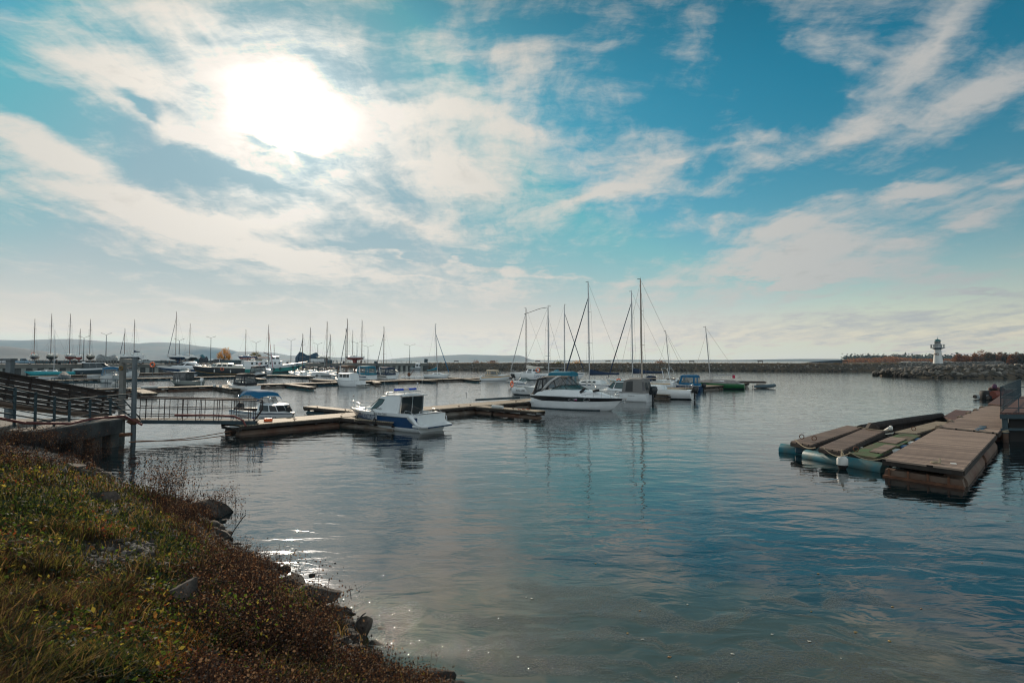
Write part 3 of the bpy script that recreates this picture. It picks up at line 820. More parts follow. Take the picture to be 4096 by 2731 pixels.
def place(stern, bow):
    """pose of a boat from surveyed stern and bow points on the water"""
    d = Vector((bow[0] - stern[0], bow[1] - stern[1], 0)); return math.atan2(d.y, d.x), d.length

BOATGRP = 'boats moored in the marina'
def root_at(name, label, cat, x, y, rz, group=None, z=0.0, heel=0.0):
    o = thing(name, label, cat, (x, y, z), rz, group)
    if heel: o.rotation_euler[0] = heel
    return o

def motor_boat(label, x, y, rz, L=6, B=2.3, F=.75, Fb=1.05, hull=None, stripe=None, canopy=None, cab=None, ob=True, ws=True, cheight=1.25, name='motor_boat',
               c0=.12, c1=.60, arch=False, bands=None, railh=.35, rear_open=False, z=0.0, group=BOATGRP, bottom=darkbot, cuddy=True, canopy_x=None, clear=True, cover=None, heel=0):
    r = root_at(name, label, 'motor boat' if name != 'rowing_boat' else 'boat', x, y, rz, group, z, heel)
    h = Hull(L, B, F, Fb); hm = hull or white
    h.mesh(bands or [(1, 1)], [bottom, hm, stripe or navy], parent=r, bottom=1)
    h.deck(white if hull is not navy else cream, r, well=(.06, .5, .7, .45), wellm=interior)
    h.rub(steel if hull is navy else greyhull, r)
    if stripe and not bands: h.strip(stripe, r, .05, .97, .55, .78, f0b=.75, f1b=.9)
    hw = B / 2
    if cuddy:
        zb = h.sheer(.6); b = Cabin([(L*.90, .0, h.sheer(.9)+.02), (L*.86, hw*.25, h.sheer(.86)+.02), (L*.72, hw*.55, zb+.03), (L*.55, hw*.74, zb), (L*.44, hw*.80, zb-.02), (L*.42, 0, zb-.02)],
                                    [(L*.80, .0, zb+.16), (L*.76, hw*.2, zb+.20), (L*.66, hw*.45, zb+.28), (L*.55, hw*.62, zb+.34), (L*.45, hw*.68, zb+.36), (L*.43, 0, zb+.36)], .06)
        b.mesh('foredeck', white if hull is not greyhull else greyhull, r)
    if ws:
        zb = h.sheer(.55) + (.30 if cuddy else .02)
        w = Cabin([(L*.66, 0, zb), (L*.62, hw*.45, zb), (L*.50, hw*.82, zb-.05), (L*.34, hw*.86, zb-.1)],
                  [(L*.56, 0, zb+.46), (L*.53, hw*.40, zb+.46), (L*.44, hw*.74, zb+.42), (L*.34, hw*.80, zb+.18)])
        w.mesh('windscreen', tglass, r, roof=False)
        f = MB()
        for sd in (1, -1): f.tube([w.at(a / 4, 1, sd) for a in range(13)], .02, 6); f.tube([w.at(1, v, sd) for v in (0, 1)], .015, 5); f.tube([w.at(2, v, sd) for v in (0, 1)], .015, 5)
        f.build('windscreen_frame', steel, r)
    if canopy:
        cx = canopy_x or (c0, c1); zb = h.sheer(.3) + .05; xa, xb = L * cx[0], L * cx[1]; zt = F + cheight
        c = Cabin([(xb+.35, 0, zb+.45), (xb+.25, hw*.62, zb+.42), (xb-.15, hw*.86, zb+.12), (xa+.5, hw*.92, zb), (xa, hw*.86, zb), (xa-.05, 0, zb)],
                  [(xb-.25, 0, zt-.04), (xb-.3, hw*.60, zt-.06), (xb-.5, hw*.74, zt), (xa+.45, hw*.76, zt), (xa+.2, hw*.70, zt-.06), (xa+.15, 0, zt-.06)], .14)
        if clear:
            rf = MB()
            def rp(i, j):
                p = c.at(i / 3, 1.0, 1); q = j / 8 * 2 - 1; return Vector((p.x, p.y * q, p.z + .16 * (1 - q * q) * min(1, p.y)))
            rf.grid(rp, 15, 8); rf.build('canopy_roof', canopy, r)
            sd_ = MB()
            for sd in (1, -1):
                for a0, a1 in ((1.0, 1.1), (1.95, 2.12), (2.9, 3.08), (3.9, 4.15)): sd_.grid(lambda i, j: c.at(a0 + (a1 - a0) * i, j / 3, sd, .004), 1, 3)
                sd_.grid(lambda i, j: c.at(i / 3, .82 + .18 * j, sd, .004), 15, 1)
                if not rear_open: sd_.grid(lambda i, j: c.at(2 + i / 3, .22 * j, sd, .004), 9, 1)
            sd_.build('canopy_skirt', canopy, r)
            c.panes([(0, 1.0, .02, .85), (1.1, 1.95, .02, .85), (2.12, 2.9, .2, .85), (3.08, 3.9, .2, .85)] + ([] if rear_open else [(4.15, 4.98, .2, .85)]), plas, r, 'canopy_window', 0)
        else:
            c.mesh('canopy', canopy, r)
    if arch:
        mb = MB(); xa = L * .36
        for sd in (1, -1): mb.beam((xa - .5, sd * hw * .9, F + .1), (xa, sd * hw * .78, F + cheight + .02), .06, .28)
        mb.beam((xa, -hw * .8, F + cheight + .08), (xa, hw * .8, F + cheight + .08), .3, .07); mb.build('radar_arch', white, r)
    if cover:
        c = Cabin([(L*.97, 0, Fb), (L*.8, h.hb(.8)*.95, h.sheer(.8)), (L*.4, hw*.98, h.sheer(.4)), (L*.02, hw*.9, F), (0, 0, F)],
                  [(L*.80, 0, Fb+.15), (L*.68, hw*.2, Fb+.35), (L*.45, hw*.3, Fb+.55), (L*.2, hw*.25, F+.35), (L*.1, 0, F+.2)], .08)
        c.mesh('boat_cover', cover, r)
    if railh: h.rail(steel, r, .5, .98, railh)
    if ob: outboard(r, 0, F * .75, black, .85)
    else:
        mb = MB(); mb.box((-.3, 0, .22), (.62, B * .82, .09), bev=.03); mb.build('swim_platform', white, r)
    return r, h

def yacht(label, x, y, rz, L=8, B=2.6, F=.85, Fb=1.05, mast=11, mastx=.56, lean=0.0, hullm=None, stripe=None, cover=None, jib=None, boom=True, spread=(.38, .70), z=0.0,
          ashore=False, keelm=None, name='sailing_boat', deckhouse=False, furl_only=False, group=BOATGRP, mastr=.075, backstay=True, rakef=0.0, wires=True, dodger=None, mastm=None, cabh=.36, heel=0.0, bottom=None, forestay_top=.88, rail=True, bandspec=None, boomup=.0):
    r = root_at(name, label, 'sailing boat', x, y, rz, group, z, heel)
    h = Hull(L, B, F, Fb, draft=.42, kind='sail', rake=.13, chz=.12 if ashore else .0)
    hm = hullm or white
    h.mesh(bandspec or [(.06, 0), (1, 1)], [bottom or darkbot, hm, stripe or navy], parent=r)
    h.deck(white, r, well=(.05, .33, .6, .4), wellm=cream)
    if stripe and not bandspec: h.strip(stripe, r, .03, .98, .80, .90)
    hw = B / 2; zd = h.sheer(.5)
    bot = [(L*.82, 0, h.sheer(.82)+.03), (L*.76, hw*.30, h.sheer(.76)+.02), (L*.6, hw*.55, zd), (L*.42, hw*.62, h.sheer(.42)), (L*.34, hw*.58, h.sheer(.34)), (L*.335, 0, h.sheer(.34))]
    top = [(L*.72, 0, zd+cabh*.6), (L*.69, hw*.24, zd+cabh*.7), (L*.58, hw*.46, zd+cabh), (L*.43, hw*.52, zd+cabh), (L*.36, hw*.50, zd+cabh), (L*.36, 0, zd+cabh)]
    c = Cabin(bot, top, .09); cb = c.mesh('cabin', white, r)
    c.panes([(1.5, 2.1, .3, .8), (2.3, 3.0, .3, .85)], dglass, r, 'cabin_window')
    if deckhouse:
        d = Cabin([(L*.60, 0, zd+cabh-.05), (L*.57, hw*.42, zd+cabh-.05), (L*.42, hw*.56, zd+cabh-.1), (L*.27, hw*.56, zd+cabh-.15), (L*.26, 0, zd+cabh-.15)],
                  [(L*.54, 0, zd+cabh+.5), (L*.52, hw*.36, zd+cabh+.5), (L*.41, hw*.48, zd+cabh+.55), (L*.26, hw*.48, zd+cabh+.5), (L*.25, 0, zd+cabh+.5)], .08)
        d.mesh('deckhouse', white, r); d.panes([(0, .9, .3, .9), (1.15, 1.9, .3, .9), (2.1, 2.9, .3, .9)], dglass, r, 'deckhouse_window')
    if dodger:
        d = Cabin([(L*.43, 0, zd+cabh-.02), (L*.42, hw*.45, zd+cabh-.05), (L*.34, hw*.55, zd+.05), (L*.30, hw*.55, zd+.05)],
                  [(L*.37, 0, zd+cabh+.42), (L*.365, hw*.3, zd+cabh+.40), (L*.33, hw*.45, zd+cabh+.36), (L*.29, hw*.45, zd+cabh+.3)], .12)
        d.mesh('sprayhood', dodger, r); d.panes([(0, .9, .2, .8)], plas, r, 'sprayhood_window')
    # mast
    mx = L * mastx; base = Vector((mx, 0, zd + cabh * .9)); mt = Vector((mx - rakef * mast, math.tan(lean) * mast, mast))
    mm = mastm or alu
    mb = MB(); mb.tube([base - Vector((0, 0, .3)), base.lerp(mt, .7), mt], [mastr, mastr, mastr * .7], 8)
    mo = mb.build('mast', mm, r)
    if spread:
        for k, fr in enumerate(spread):
            p = base.lerp(mt, fr); w = hw * (.52 if k == 0 else .38)
            s_ = MB(); s_.tube([p + Vector((-.12, -w, .05)), p, p + Vector((-.12, w, .05))], .022, 5); s_.build('spreader', mm, mo)
    s_ = MB(); s_.tube([mt, mt + Vector((0, 0, .25))], .012, 4); s_.box(mt + Vector((.15, 0, .08)), (.4, .04, .05)); s_.build('masthead_gear', blackr, mo)
    if wires:
        w = MB(); hi = base.lerp(mt, forestay_top); stem = Vector((L * .985, 0, Fb + .05))
        if not jib: w.tube([hi, stem], .012, 4)
        if backstay: w.tube([mt, Vector((.05, 0, F + .05))], .012, 4)
        for sd in (1, -1):
            pts = [base.lerp(mt, .93)]
            for k in range(len(spread) - 1, -1, -1): pts.append(base.lerp(mt, spread[k]) + Vector((-.12, sd * hw * (.52 if k == 0 else .38), .05)))
            pts.append(Vector((mx - .1, sd * hw * .93, zd + .03))); w.tube(pts, .010, 4)
            w.tube([base.lerp(mt, spread[0] if spread else .5), Vector((mx - .25, sd * hw * .9, zd + .03))], .009, 4)
        w.build('rigging', wire, r)
    if jib:
        hi = base.lerp(mt, forestay_top - .02); stem = Vector((L * .965, 0, Fb + .35))
        j = MB(); j.tube([hi, hi.lerp(stem, .08), hi.lerp(stem, .55), hi.lerp(stem, .93), stem], [.03, .055, .075, .09, .05], 8); j.build('furled_jib', jib, r)
        j = MB(); j.tube([stem, Vector((L*.985, 0, Fb + .02))], .02, 5); j.build('furler', blackr, r)
    if boom:
        bz = zd + cabh + .75; a = Vector((mx - .08, 0, bz)); bl = L * .44; e = Vector((mx - bl, 0, bz + .12 + boomup))
        j = MB(); j.tube([a, e], .05, 6); bo = j.build('boom', mm, r)
        if cover:
            j = MB(); k = 12; rings = []
            for i in range(k + 1):
                u = i / k; p = a.lerp(e, u); hgt = (.55 * (1 - u) ** 2.2 + .16); wd = .13 * (1 - .5 * u)
                rings.append([(p.x, -wd, p.z + .02), (p.x, -wd * .9, p.z + hgt * .5), (p.x, 0, p.z + hgt), (p.x, wd * .9, p.z + hgt * .5), (p.x, wd, p.z + .02), (p.x, 0, p.z - .1)])
            j.loft(rings); j.build('sail_cover', cover, bo)
    if rail:
        h.rail(steel, r, .82, .985, .55, n=2, name='pulpit')
        j = MB()
        for sd in (1, -1):
            j.tube([(L * .02, 0, F + .55), (L * .02, sd * h.hb(0) * .9, F + .55), (L * .12, sd * h.hb(.12) * .95, F + .55)], .014, 5)
            for t in (.02, .12): j.tube([(L * t, sd * h.hb(t) * .93, F), (L * t, sd * h.hb(t) * .93, F + .55)], .012, 5)
            for t in (.3, .48, .66): j.tube([(L * t, sd * h.hb(t) * .97, h.sheer(t)), (L * t, sd * h.hb(t) * .97, h.sheer(t) + .55)], .010, 4)
            j.tube([(L * .12, sd * h.hb(.12) * .95, F + .55)] + [(L * t, sd * h.hb(t) * .97, h.sheer(t) + .55) for t in (.3, .48, .66, .82)], .006, 4)
        j.build('guard_rail', steel, r)
    if ashore:
        km = keelm or darkbot; j = MB()
        j.loft([[(L*.58 - q*.15, 0, -.3 - q*1.25), (L*.50 - q*.12, .09, -.3 - q*1.25), (L*.36, 0, -.3 - q*1.25), (L*.50 - q*.12, -.09, -.3 - q*1.25)] for q in (0, .5, 1)]); j.build('keel', km, r)
        j = MB()
        for sd in (1, -1):
            for t in (.22, .72): j.beam((L * t, sd * hw * 1.0, -1.6), (L * t, sd * hw * .55, -.02), .08, .08)
            j.beam((L * .15, sd * hw, -1.58), (L * .8, sd * hw, -1.58), .1, .1)
        j.build('cradle', rust, r)
    return r, h
def dirv(rz): return Vector((math.cos(rz), math.sin(rz), 0))
def stern_from(px, py, rz, L, ref='centre', B=0):
    """stern centre from a surveyed waterline point: 'centre', 'bow', 'stern', or near stern corner"""
    p = G(px, py); p.z = 0; d = dirv(rz)
    if ref == 'centre': p = p - d * L / 2
    elif ref == 'bow': p = p - d * L
    elif ref == 'corner':
        n_ = Vector((-d.y, d.x, 0))
        if n_.y < 0: n_ = -n_
        p = p + n_ * B / 2
    return p.x, p.y

# ---- police launch
rz = R(144); c0 = G(1665, 1734); dd = dirv(rz)
nn = Vector((.58, .81, 0)); p0 = c0 + nn * 1.22
L = 7.1
r = root_at('police_boat', 'white and blue police launch with blue light bar and ПОЛИЦИЯ on its side', 'police boat', p0.x, p0.y, rz)
h = Hull(L, 2.45, 1.0, 1.02, draft=.4, rake=.13, flare=.05, chz=.2)
hl = h.mesh([(.16, 0), (.80, 1), (1, 0)], [white, blueh], parent=r)
h.deck(white, r, well=(.05, .26, .8, .55), wellm=white)
h.rub(greysteel, r, .80, .02)
# raised trunk and cabin
hb = lambda x, k=1: h.hb(x / L) * k
fd = Cabin([(6.55, 0, 1.04), (6.1, hb(6.1, .45), 1.04), (5.2, hb(5.2, .72), 1.03), (4.2, hb(4.2, .82), 1.02), (3.2, 1.05, 1.01), (3.0, 0, 1.01)],
           [(6.0, 0, 1.10), (5.6, hb(5.6, .3), 1.12), (4.9, hb(4.9, .58), 1.2), (4.1, hb(4.1, .76), 1.27), (3.2, 1.0, 1.3), (3.0, 0, 1.3)], .06)
fd.mesh('foredeck', white, r)
cb = Cabin([(4.85, 0, 1.18), (4.65, .62, 1.16), (4.2, .98, 1.06), (3.0, 1.10, 1.0), (1.75, 1.10, .98), (1.70, .98, .98), (1.70, 0, .98)],
           [(3.75, 0, 1.86), (3.65, .52, 1.86), (3.3, .84, 1.90), (2.6, .90, 1.98), (1.62, .92, 2.02), (1.55, .84, 2.02), (1.55, 0, 2.02)], .09)
cab = cb.mesh('cabin', white, r)
cb.panes([(0.04, 1.0, .10, .90)], tglass, r, 'windscreen', .014)
for sd in (1, -1):
    mb = MB(); pts = [cb.at(a, v, sd, .014) for a, v in ((1.12, .08), (1.35, .88), (2.0, .86), (2.75, .78), (2.72, .5), (2.45, .2), (2.05, .07))]
    mb.add(pts, [tuple(range(len(pts)))]); w_ = mb.build('cabin_window', tglass, r)
    mb = MB(); mb.tube(pts + [pts[0]], .014, 5); mb.build('window_frame', blackr, w_)
mb = MB()
for y0, y1 in ((-.86, -.03), (.03, .86)):
    mb.add([(1.655, y0, 1.02), (1.655, y1, 1.02), (1.545, y1 * .95, 1.93), (1.545, y0 * .95, 1.93)], [(0, 1, 2, 3)])
    mb.add([(1.66, y0, .48), (1.66, y1, .48), (1.655, y1, 1.02), (1.655, y0, 1.02)], [(0, 1, 2, 3)])
dr = mb.build('door', dglass, r)
mb = MB()
for y in (-.9, 0, .9): mb.beam((1.64, y, .48), (1.63, y, 1.02), .03, .06); mb.beam((1.63, y, 1.02), (1.525, y * .95, 1.95), .03, .06)
mb.beam((1.53, -.9, 1.95), (1.53, .9, 1.95), .06, .05); mb.tube([(1.5, .12, 1.2), (1.47, .12, 1.5)], .012, 5); mb.build('door_frame', steel, dr)
mb = MB(); mb.loft([[(q, s_ * .96, 2.03 + .03 * (1 - abs(s_))) for s_ in (-1, 0, 1)] for q in (1.35, 3.1)], closed=False); mb.box((1.4, 0, 2.0), (.16, 1.9, .07), bev=.02); mb.build('roof_visor', white, r)
mb = MB()
for sd in (1, -1):
    mb.tube([(3.4, sd * .62, 1.95), (3.25, sd * .64, 2.10), (2.4, sd * .66, 2.2), (1.6, sd * .66, 2.22), (1.5, sd * .66, 2.08)], .018, 6)
    mb.tube([(2.4, sd * .66, 2.03), (2.4, sd * .66, 2.2)], .015, 5)
mb.tube([(3.4, -.62, 1.95), (3.4, .62, 1.95)], .018, 6); mb.tube([(1.6, -.66, 2.22), (1.6, .66, 2.22)], .02, 6); mb.build('roof_rail', steel, r)
mb = MB(); mb.box((2.15, 0, 2.24), (.36, 1.5, .06), bev=.02); lb = mb.build('light_bar', white, r)
for y0 in (-.52, .52):
    mb = MB(); mb.box((2.15, y0, 2.325), (.30, .60, .13), bev=.05); mb.build('blue_lens', mat('blue_lens', (.003, .05, .42), .15, coat=.5), lb)
mb = MB(); mb.box((2.15, 0, 2.32), (.28, .36, .11), bev=.03); mb.build('loudspeaker', mat('lens_clear', (.5, .42, .38), .3), lb)
mb = MB(); mb.tube([(1.75, -.5, 2.2), (1.7, -.55, 2.62)], .015, 5); mb.lathe([(.02, 0), (.055, .03), (.055, .09), (.02, .13)], (1.7, -.55, 2.6), 10); mb.build('masthead_light', steel, r)
mb = MB(); mb.tube([(3.0, .8, 2.0), (2.9, .95, 3.0)], .007, 4); mb.build('whip_antenna', white, r)
mb = MB(); mb.tube([(1.6, -.8, 2.05), (1.75, -1.0, 3.2)], .007, 4); mb.build('whip_antenna', white, r)
mb = MB(); mb.lathe([(.03, 0), (.09, .04), (.09, .14), (.05, .18)], (3.05, .55, 1.98), 10, axis='X'); mb.tube([(3.05, .55, 1.9), (3.05, .55, 2.0)], .02); mb.build('searchlight', steel, r)
h.rail(steel, r, .55, .985, .42, r=.016, n=3, inset=.1)
# stern: sloping quarters, transom locker, platform
mb = MB()
for sd in (1, -1):
    mb.loft([[(x, sd * (1.14 + w), z) for w, z in ((.06, z0), (.06, z1), (-.12, z1), (-.12, z0))] for x, z0, z1 in ((.75, .75, 1.04), (.35, .5, .92), (-.05, .36, .5), (-.4, .34, .42))])
mb.box((.22, 0, .62), (.16, 2.1, .58), bev=.05); mb.build('transom', white, r)
mb = MB(); mb.add([(.128, -.42, .64), (.128, .42, .64), (.128, .48, .70), (.128, .42, .78), (.128, -.42, .78), (.128, -.48, .70)], [(0, 1, 2, 3, 4, 5)]); mb.build('transom_window', dglass, r)
mb = MB(); mb.loft([[(-.62, -.95, .30), (-.62, .95, .30), (-.35, 1.16, .30), (.3, 1.2, .30), (.3, -1.2, .30), (-.35, -1.16, .30)], [(-.66, -1.0, .38), (-.66, 1.0, .38), (-.36, 1.2, .38), (.3, 1.22, .38), (.3, -1.22, .38), (-.36, -1.2, .38)], [(-.64, -.98, .43), (-.64, .98, .43), (-.35, 1.18, .43), (.3, 1.2, .43), (.3, -1.2, .43), (-.35, -1.18, .43)]], smooth=False)
mb.build('swim_platform', white, r)
mb = MB(); mb.box((-.66, 0, .33), (.05, 1.9, .07)); mb.build('platform_edge', navy, r)
for sd in (1, -1):
    mb = MB(); mb.tube([(1.1, sd * 1.1, 1.02), (1.0, sd * 1.1, 1.18), (.55, sd * 1.14, 1.16), (-.1, sd * 1.14, .78), (-.12, sd * 1.14, .5)], .018, 6); mb.build('stern_rail', steel, r)
mb = MB(); mb.tube([(.22, .75, .9), (.22, .75, 1.16), (.22, .1, 1.16), (.22, .1, .9)], .016, 6); mb.build('transom_rail', steel, r)
hull_text(h, r, 'ПОЛИЦИЯ', .70, .50, .34, mat('letters_white', (.75, .78, .8), .5), 1, off=.035)
hull_text(h, r, 'Silver Star Cabin', .50, .86, .17, blackr, 1, slant=.3, off=.03)
def cabfn(a_start, v0):
    def fn(u, v):
        return cb.at(a_start + u / 1.22, v0 + v / 1.0, 1, .02)
    return fn
text_on(r, 'Condor', cabfn(2.42, .14), .2, blackr, slant=.3)
def fdfn(u, v): p = fd.at(1.75 + u / 1.0, .25 + v / .25, 1, .015); return p
text_on(r, 'Госинспекция', fdfn, .12, mat('violet_letters', (.05, .05, .3), .5))
fender(r, (5.3, h.hb(5.3/L) + .12, .45), .11, .42, blackr); fender(r, (3.3, 1.35, .45), .11, .42, blackr)
mb = MB(); mb.box((7.0, 0, 1.02), (.3, .14, .08)); mb.tube([(6.85, 0, 1.0), (6.9, .0, 1.75)], .02, 6); mb.lathe([(.05, 0), (.05, .1)], (6.9, 0, 1.72), 8); mb.build('bow_roller', steel, r)
mb = MB()
for k in range(9): mb.tube([(6.9 + .25 * k, .1, .95 - .5 * math.sin(k / 8 * 1.7)), (7.15 + .25 * k, .1, .95 - .5 * math.sin((k + 1) / 8 * 1.7))], .014, 4, caps=False)
mb.build('mooring_line', rope, r)
mb = MB(); mb.tube([h.P(.72, 1, 1, .03), h.P(.66, .3, 1, .3) + Vector((0, .5, 0)), Vector((3.6, 2.1, .62)), Vector((2.6, 1.9, .6))], .014, 5); mb.build('mooring_line', rope, r)

# ---- big cruiser with the black band
rz = R(-35); L = 8.0
r = root_at('cabin_cruiser', 'white cabin cruiser with a broad black hull band and black canopy, bow to the right', 'motor boat', 2.3, 49.8, rz, BOATGRP)
h = Hull(L, 2.65, 1.12, 1.05, draft=.45, rake=.13, flare=.06, chz=.16)
h.mesh([(.58, 0), (.93, 1), (1, 0)], [white, black, darkbot], parent=r, bottom=0)
mb = MB()
for sd in (1, -1): mb.tube([Vector((h.X(t_, .03), sd * (h.chine(t_)[0] * (1 if t_ < .5 else 1 - (t_ - .5) * .9) + .01), .03)) for t_ in (0, .2, .4, .5, .6, .7, .8)], .05, 5)
mb.build('boot_stripe', darkbot, r)
h.strip(white, r, .0, .16, .5, .8, f0b=.5, f1b=.55); h.rub(greyhull, r, .95, .022)
h.deck(white, r, well=(.06, .3, .7, .4), wellm=cream)
hb = lambda x, k=1: h.hb(x / L) * k
fd = Cabin([(7.7, 0, 1.08), (7.2, hb(7.2, .8), 1.08), (6.2, hb(6.2, .93), 1.09), (4.6, 1.26, 1.11), (3.0, 1.30, 1.12), (1.2, 1.26, 1.12), (.3, 1.2, 1.1), (.3, 0, 1.1)],
           [(7.2, 0, 1.16), (6.7, hb(6.7, .5), 1.22), (5.8, hb(5.8, .62), 1.42), (4.5, 1.0, 1.60), (3.0, 1.16, 1.64), (1.3, 1.16, 1.55), (.6, 1.1, 1.35), (.6, 0, 1.35)], .10)
fd.mesh('deck_moulding', white, r)
ws = Cabin([(4.9, 0, 1.66), (4.55, .6, 1.62), (3.9, .98, 1.6), (2.9, 1.12, 1.6), (2.0, 1.14, 1.58)], [(3.9, 0, 2.02), (3.7, .5, 2.02), (3.3, .86, 2.0), (2.8, .98, 1.96), (2.1, 1.1, 1.68)])
ws.mesh('windscreen', tglass, r, roof=False)
mb = MB()
for sd in (1, -1):
    mb.tube([ws.at(a / 3, 1, sd) for a in range(13)], .028, 6); mb.tube([ws.at(a / 3, 0, sd) for a in range(13)], .028, 6)
    for a in (1, 2.4): mb.tube([ws.at(a, 0, sd), ws.at(a, 1, sd)], .022, 5)
mb.build('windscreen_frame', blackr, r)
tp = Cabin([(3.9, 0, 2.02), (3.7, .5, 2.02), (3.3, .88, 2.0), (2.4, 1.06, 1.84), (1.7, 1.12, 1.66)], [(3.1, 0, 2.60), (3.0, .48, 2.60), (2.75, .74, 2.60), (2.0, .84, 2.64), (1.35, .84, 2.60)], .12)
tp.mesh('canopy_front', plas, r, roof=False)
mb = MB()
for sd in (1, -1):
    for a in (0, 1, 2, 3): mb.tube([tp.at(a, 0, sd), tp.at(a, 1, sd)], .022, 5)
def rp(i, j):
    xs_ = (3.15, 2.6, 2.0, 1.3, .7, .35); ws_ = (.62, .8, .86, .86, .82, .78); zs = (2.58, 2.63, 2.65, 2.62, 2.56, 2.46)
    q = j / 8 * 2 - 1; return (xs_[i], ws_[i] * q, zs[i] + .12 * (1 - q * q))
mb.grid(rp, 5, 8)
mb.build('canopy_roof', canblack, r)
bk = Cabin([(1.7, 1.14, 1.62), (1.2, 1.16, 1.5), (.3, 1.1, 1.1), (-.25, .9, .9), (-.3, 0, .9)], [(1.35, .84, 2.6), (1.0, .84, 2.58), (.55, .8, 2.52), (.35, .74, 2.46), (.32, 0, 2.5)])
mb = MB()
for sd in (1, -1):
    for a0, a1 in ((0, .12), (.9, 1.15), (1.85, 3.15), (3.85, 4)): mb.grid(lambda i, j: bk.at(min(a0 + (a1 - a0) * i / 3, 3.999), j / 3, sd, .003), 3, 3)
    mb.grid(lambda i, j: bk.at(min(i / 3, 3.999), .25 * j, sd, .003), 12, 1); mb.grid(lambda i, j: bk.at(min(i / 3, 3.999), .88 + .12 * j, sd, .003), 12, 1)
mb.build('canopy_curtain', canblack, r)
bk.panes([(.12, .9, .25, .88), (1.15, 1.85, .25, .88), (3.15, 3.85, .3, .85)], plas, r, 'canopy_window', 0)
mb = MB()
for sd in (1, -1):
    mb.loft([[(x - .16, sd * y, z), (x + .16, sd * y, z), (x + .16, sd * (y - .06), z + .03), (x - .16, sd * (y - .06), z + .03)] for x, y, z in ((1.15, 1.16, 1.5), (1.4, 1.14, 1.8), (1.8, 1.06, 2.25), (2.3, .92, 2.6), (2.5, .7, 2.72))])
mb.build('radar_arch', mat('arch_grey', (.42, .41, .39), .35, coat=.3), r)
mb = MB(); mb.loft([[(-.75, -.9, .42), (-.75, .9, .42), (-.3, 1.2, .42), (.3, 1.25, .42), (.3, -1.25, .42), (-.3, -1.2, .42)], [(-.8, -.95, .55), (-.8, .95, .55), (-.3, 1.25, .58), (.3, 1.3, .62), (.3, -1.3, .62), (-.3, -1.25, .58)]], smooth=False); mb.build('swim_platform', white, r)
h.rail(steel, r, .60, .99, .45, r=.016, n=5, inset=.12, mid=False)
for sd in (1, -1):
    for t in (.50, .66):
        mb = MB(); c = h.P(t, .74, sd, .012); a = h.P(t + .02, .74, sd, .012) - c; a.normalize()
        for k in range(16):
            q0, q1 = 2 * math.pi * k / 16, 2 * math.pi * (k + 1) / 16
            mb.tube([c + a * .26 * math.cos(q0) + Vector((0, 0, .10 * math.sin(q0))), c + a * .26 * math.cos(q1) + Vector((0, 0, .10 * math.sin(q1)))], .016, 4, caps=False)
        mb.build('porthole', steel, r)
def flag(fn, w, hgt, parent, name='flag_decal'):
    for k, cc in enumerate(((.02, .02, .3), )): pass
    for k, (nm, cc) in enumerate((('flag_red', (.45, .02, .02)), ('flag_blue', (.02, .04, .3)), ('flag_white', (.6, .6, .6)))):
        m_ = MB(); m_.add([fn(0, hgt * k / 3), fn(w, hgt * k / 3), fn(w, hgt * (k + 1) / 3), fn(0, hgt * (k + 1) / 3)], [(0, 1, 2, 3)]); m_.build(name, mat(nm, cc, .5), parent)
def hfn(H_, t0, f0, side):
    sg = -1 if side == 1 else 1
    return lambda u, v: H_.P(t0 + sg * u / H_.L, f0 + v / (H_.sheer(t0) - H_.chine(t0)[1]), side, .014)
flag(hfn(h, .535, .68, -1), .22, .14, r)
hull_text(h, r, 'AA 2385 RUS 63', .563, .72, .105, mat('green_letters', (.02, .10, .08), .4), -1)
for x_, y_, rr in ((4.9, -1.05, 0), (6.0, -.85, .5)):
    mb = MB(); mb.lathe([(.02, -.3), (.1, -.26), (.11, -.1), (.11, .1), (.1, .26), (.02, .3)], (0, 0, 0), 10, M=Matrix.Rotation(.9 + rr, 4, 'Y')); o = mb.build('fender', blackr, r); o.location = (x_, y_, 1.62)
mb = MB(); mb.lathe([(.03, 0), (.1, .05), (.1, .2), (.05, .25)], (7.35, 0, 1.35), 10, axis='X'); mb.tube([(7.4, 0, 1.1), (7.4, 0, 1.35)], .02); mb.build('searchlight', steel, r)
mb = MB(); mb.box((8.05, 0, 1.02), (.35, .14, .07)); mb.beam((8.2, 0, 1.02), (8.05, 0, .75), .05, .05); mb.box((7.98, 0, .72), (.3, .25, .05)); mb.build('anchor', steel, r)
# ---- grey tent cuddy
rz = R(146); x_, y_ = stern_from(2583, 1609, rz, 0, 'corner', 2.2); L = 6.2
r = root_at('cuddy_boat', 'white cuddy boat under a grey canvas tent with black outboard, beside the big cruiser', 'motor boat', x_, y_, rz, BOATGRP)
h = Hull(L, 2.3, .85, 1.05, draft=.35, chz=.1); h.mesh([(.9, 1), (.94, 2), (1, 1)], [darkbot, white, black], parent=r, bottom=1); h.deck(white, r, well=(.06, .45, .7, .3), wellm=interior)
c = Cabin([(5.5, 0, 1.02), (5.2, .35, 1.02), (4.3, .75, 1.0), (3.3, .95, .98), (3.2, 0, .98)], [(5.0, 0, 1.1), (4.8, .3, 1.14), (4.2, .6, 1.22), (3.3, .85, 1.3), (3.2, 0, 1.3)], .07); c.mesh('foredeck', white, r)
c = Cabin([(4.5, 0, 1.25), (4.3, .55, 1.22), (3.6, .92, 1.05), (2.3, 1.02, .95), (2.2, 0, .95)], [(3.7, 0, 1.9), (3.55, .5, 1.9), (3.2, .78, 1.92), (2.2, .84, 1.96), (2.1, 0, 1.96)], .08)
c.mesh('wheelhouse', white, r); c.panes([(0.03, .95, .12, .9), (1.1, 1.95, .2, .9), (2.1, 2.9, .3, .88)], tglass, r, 'window', .012, frame=blackr)
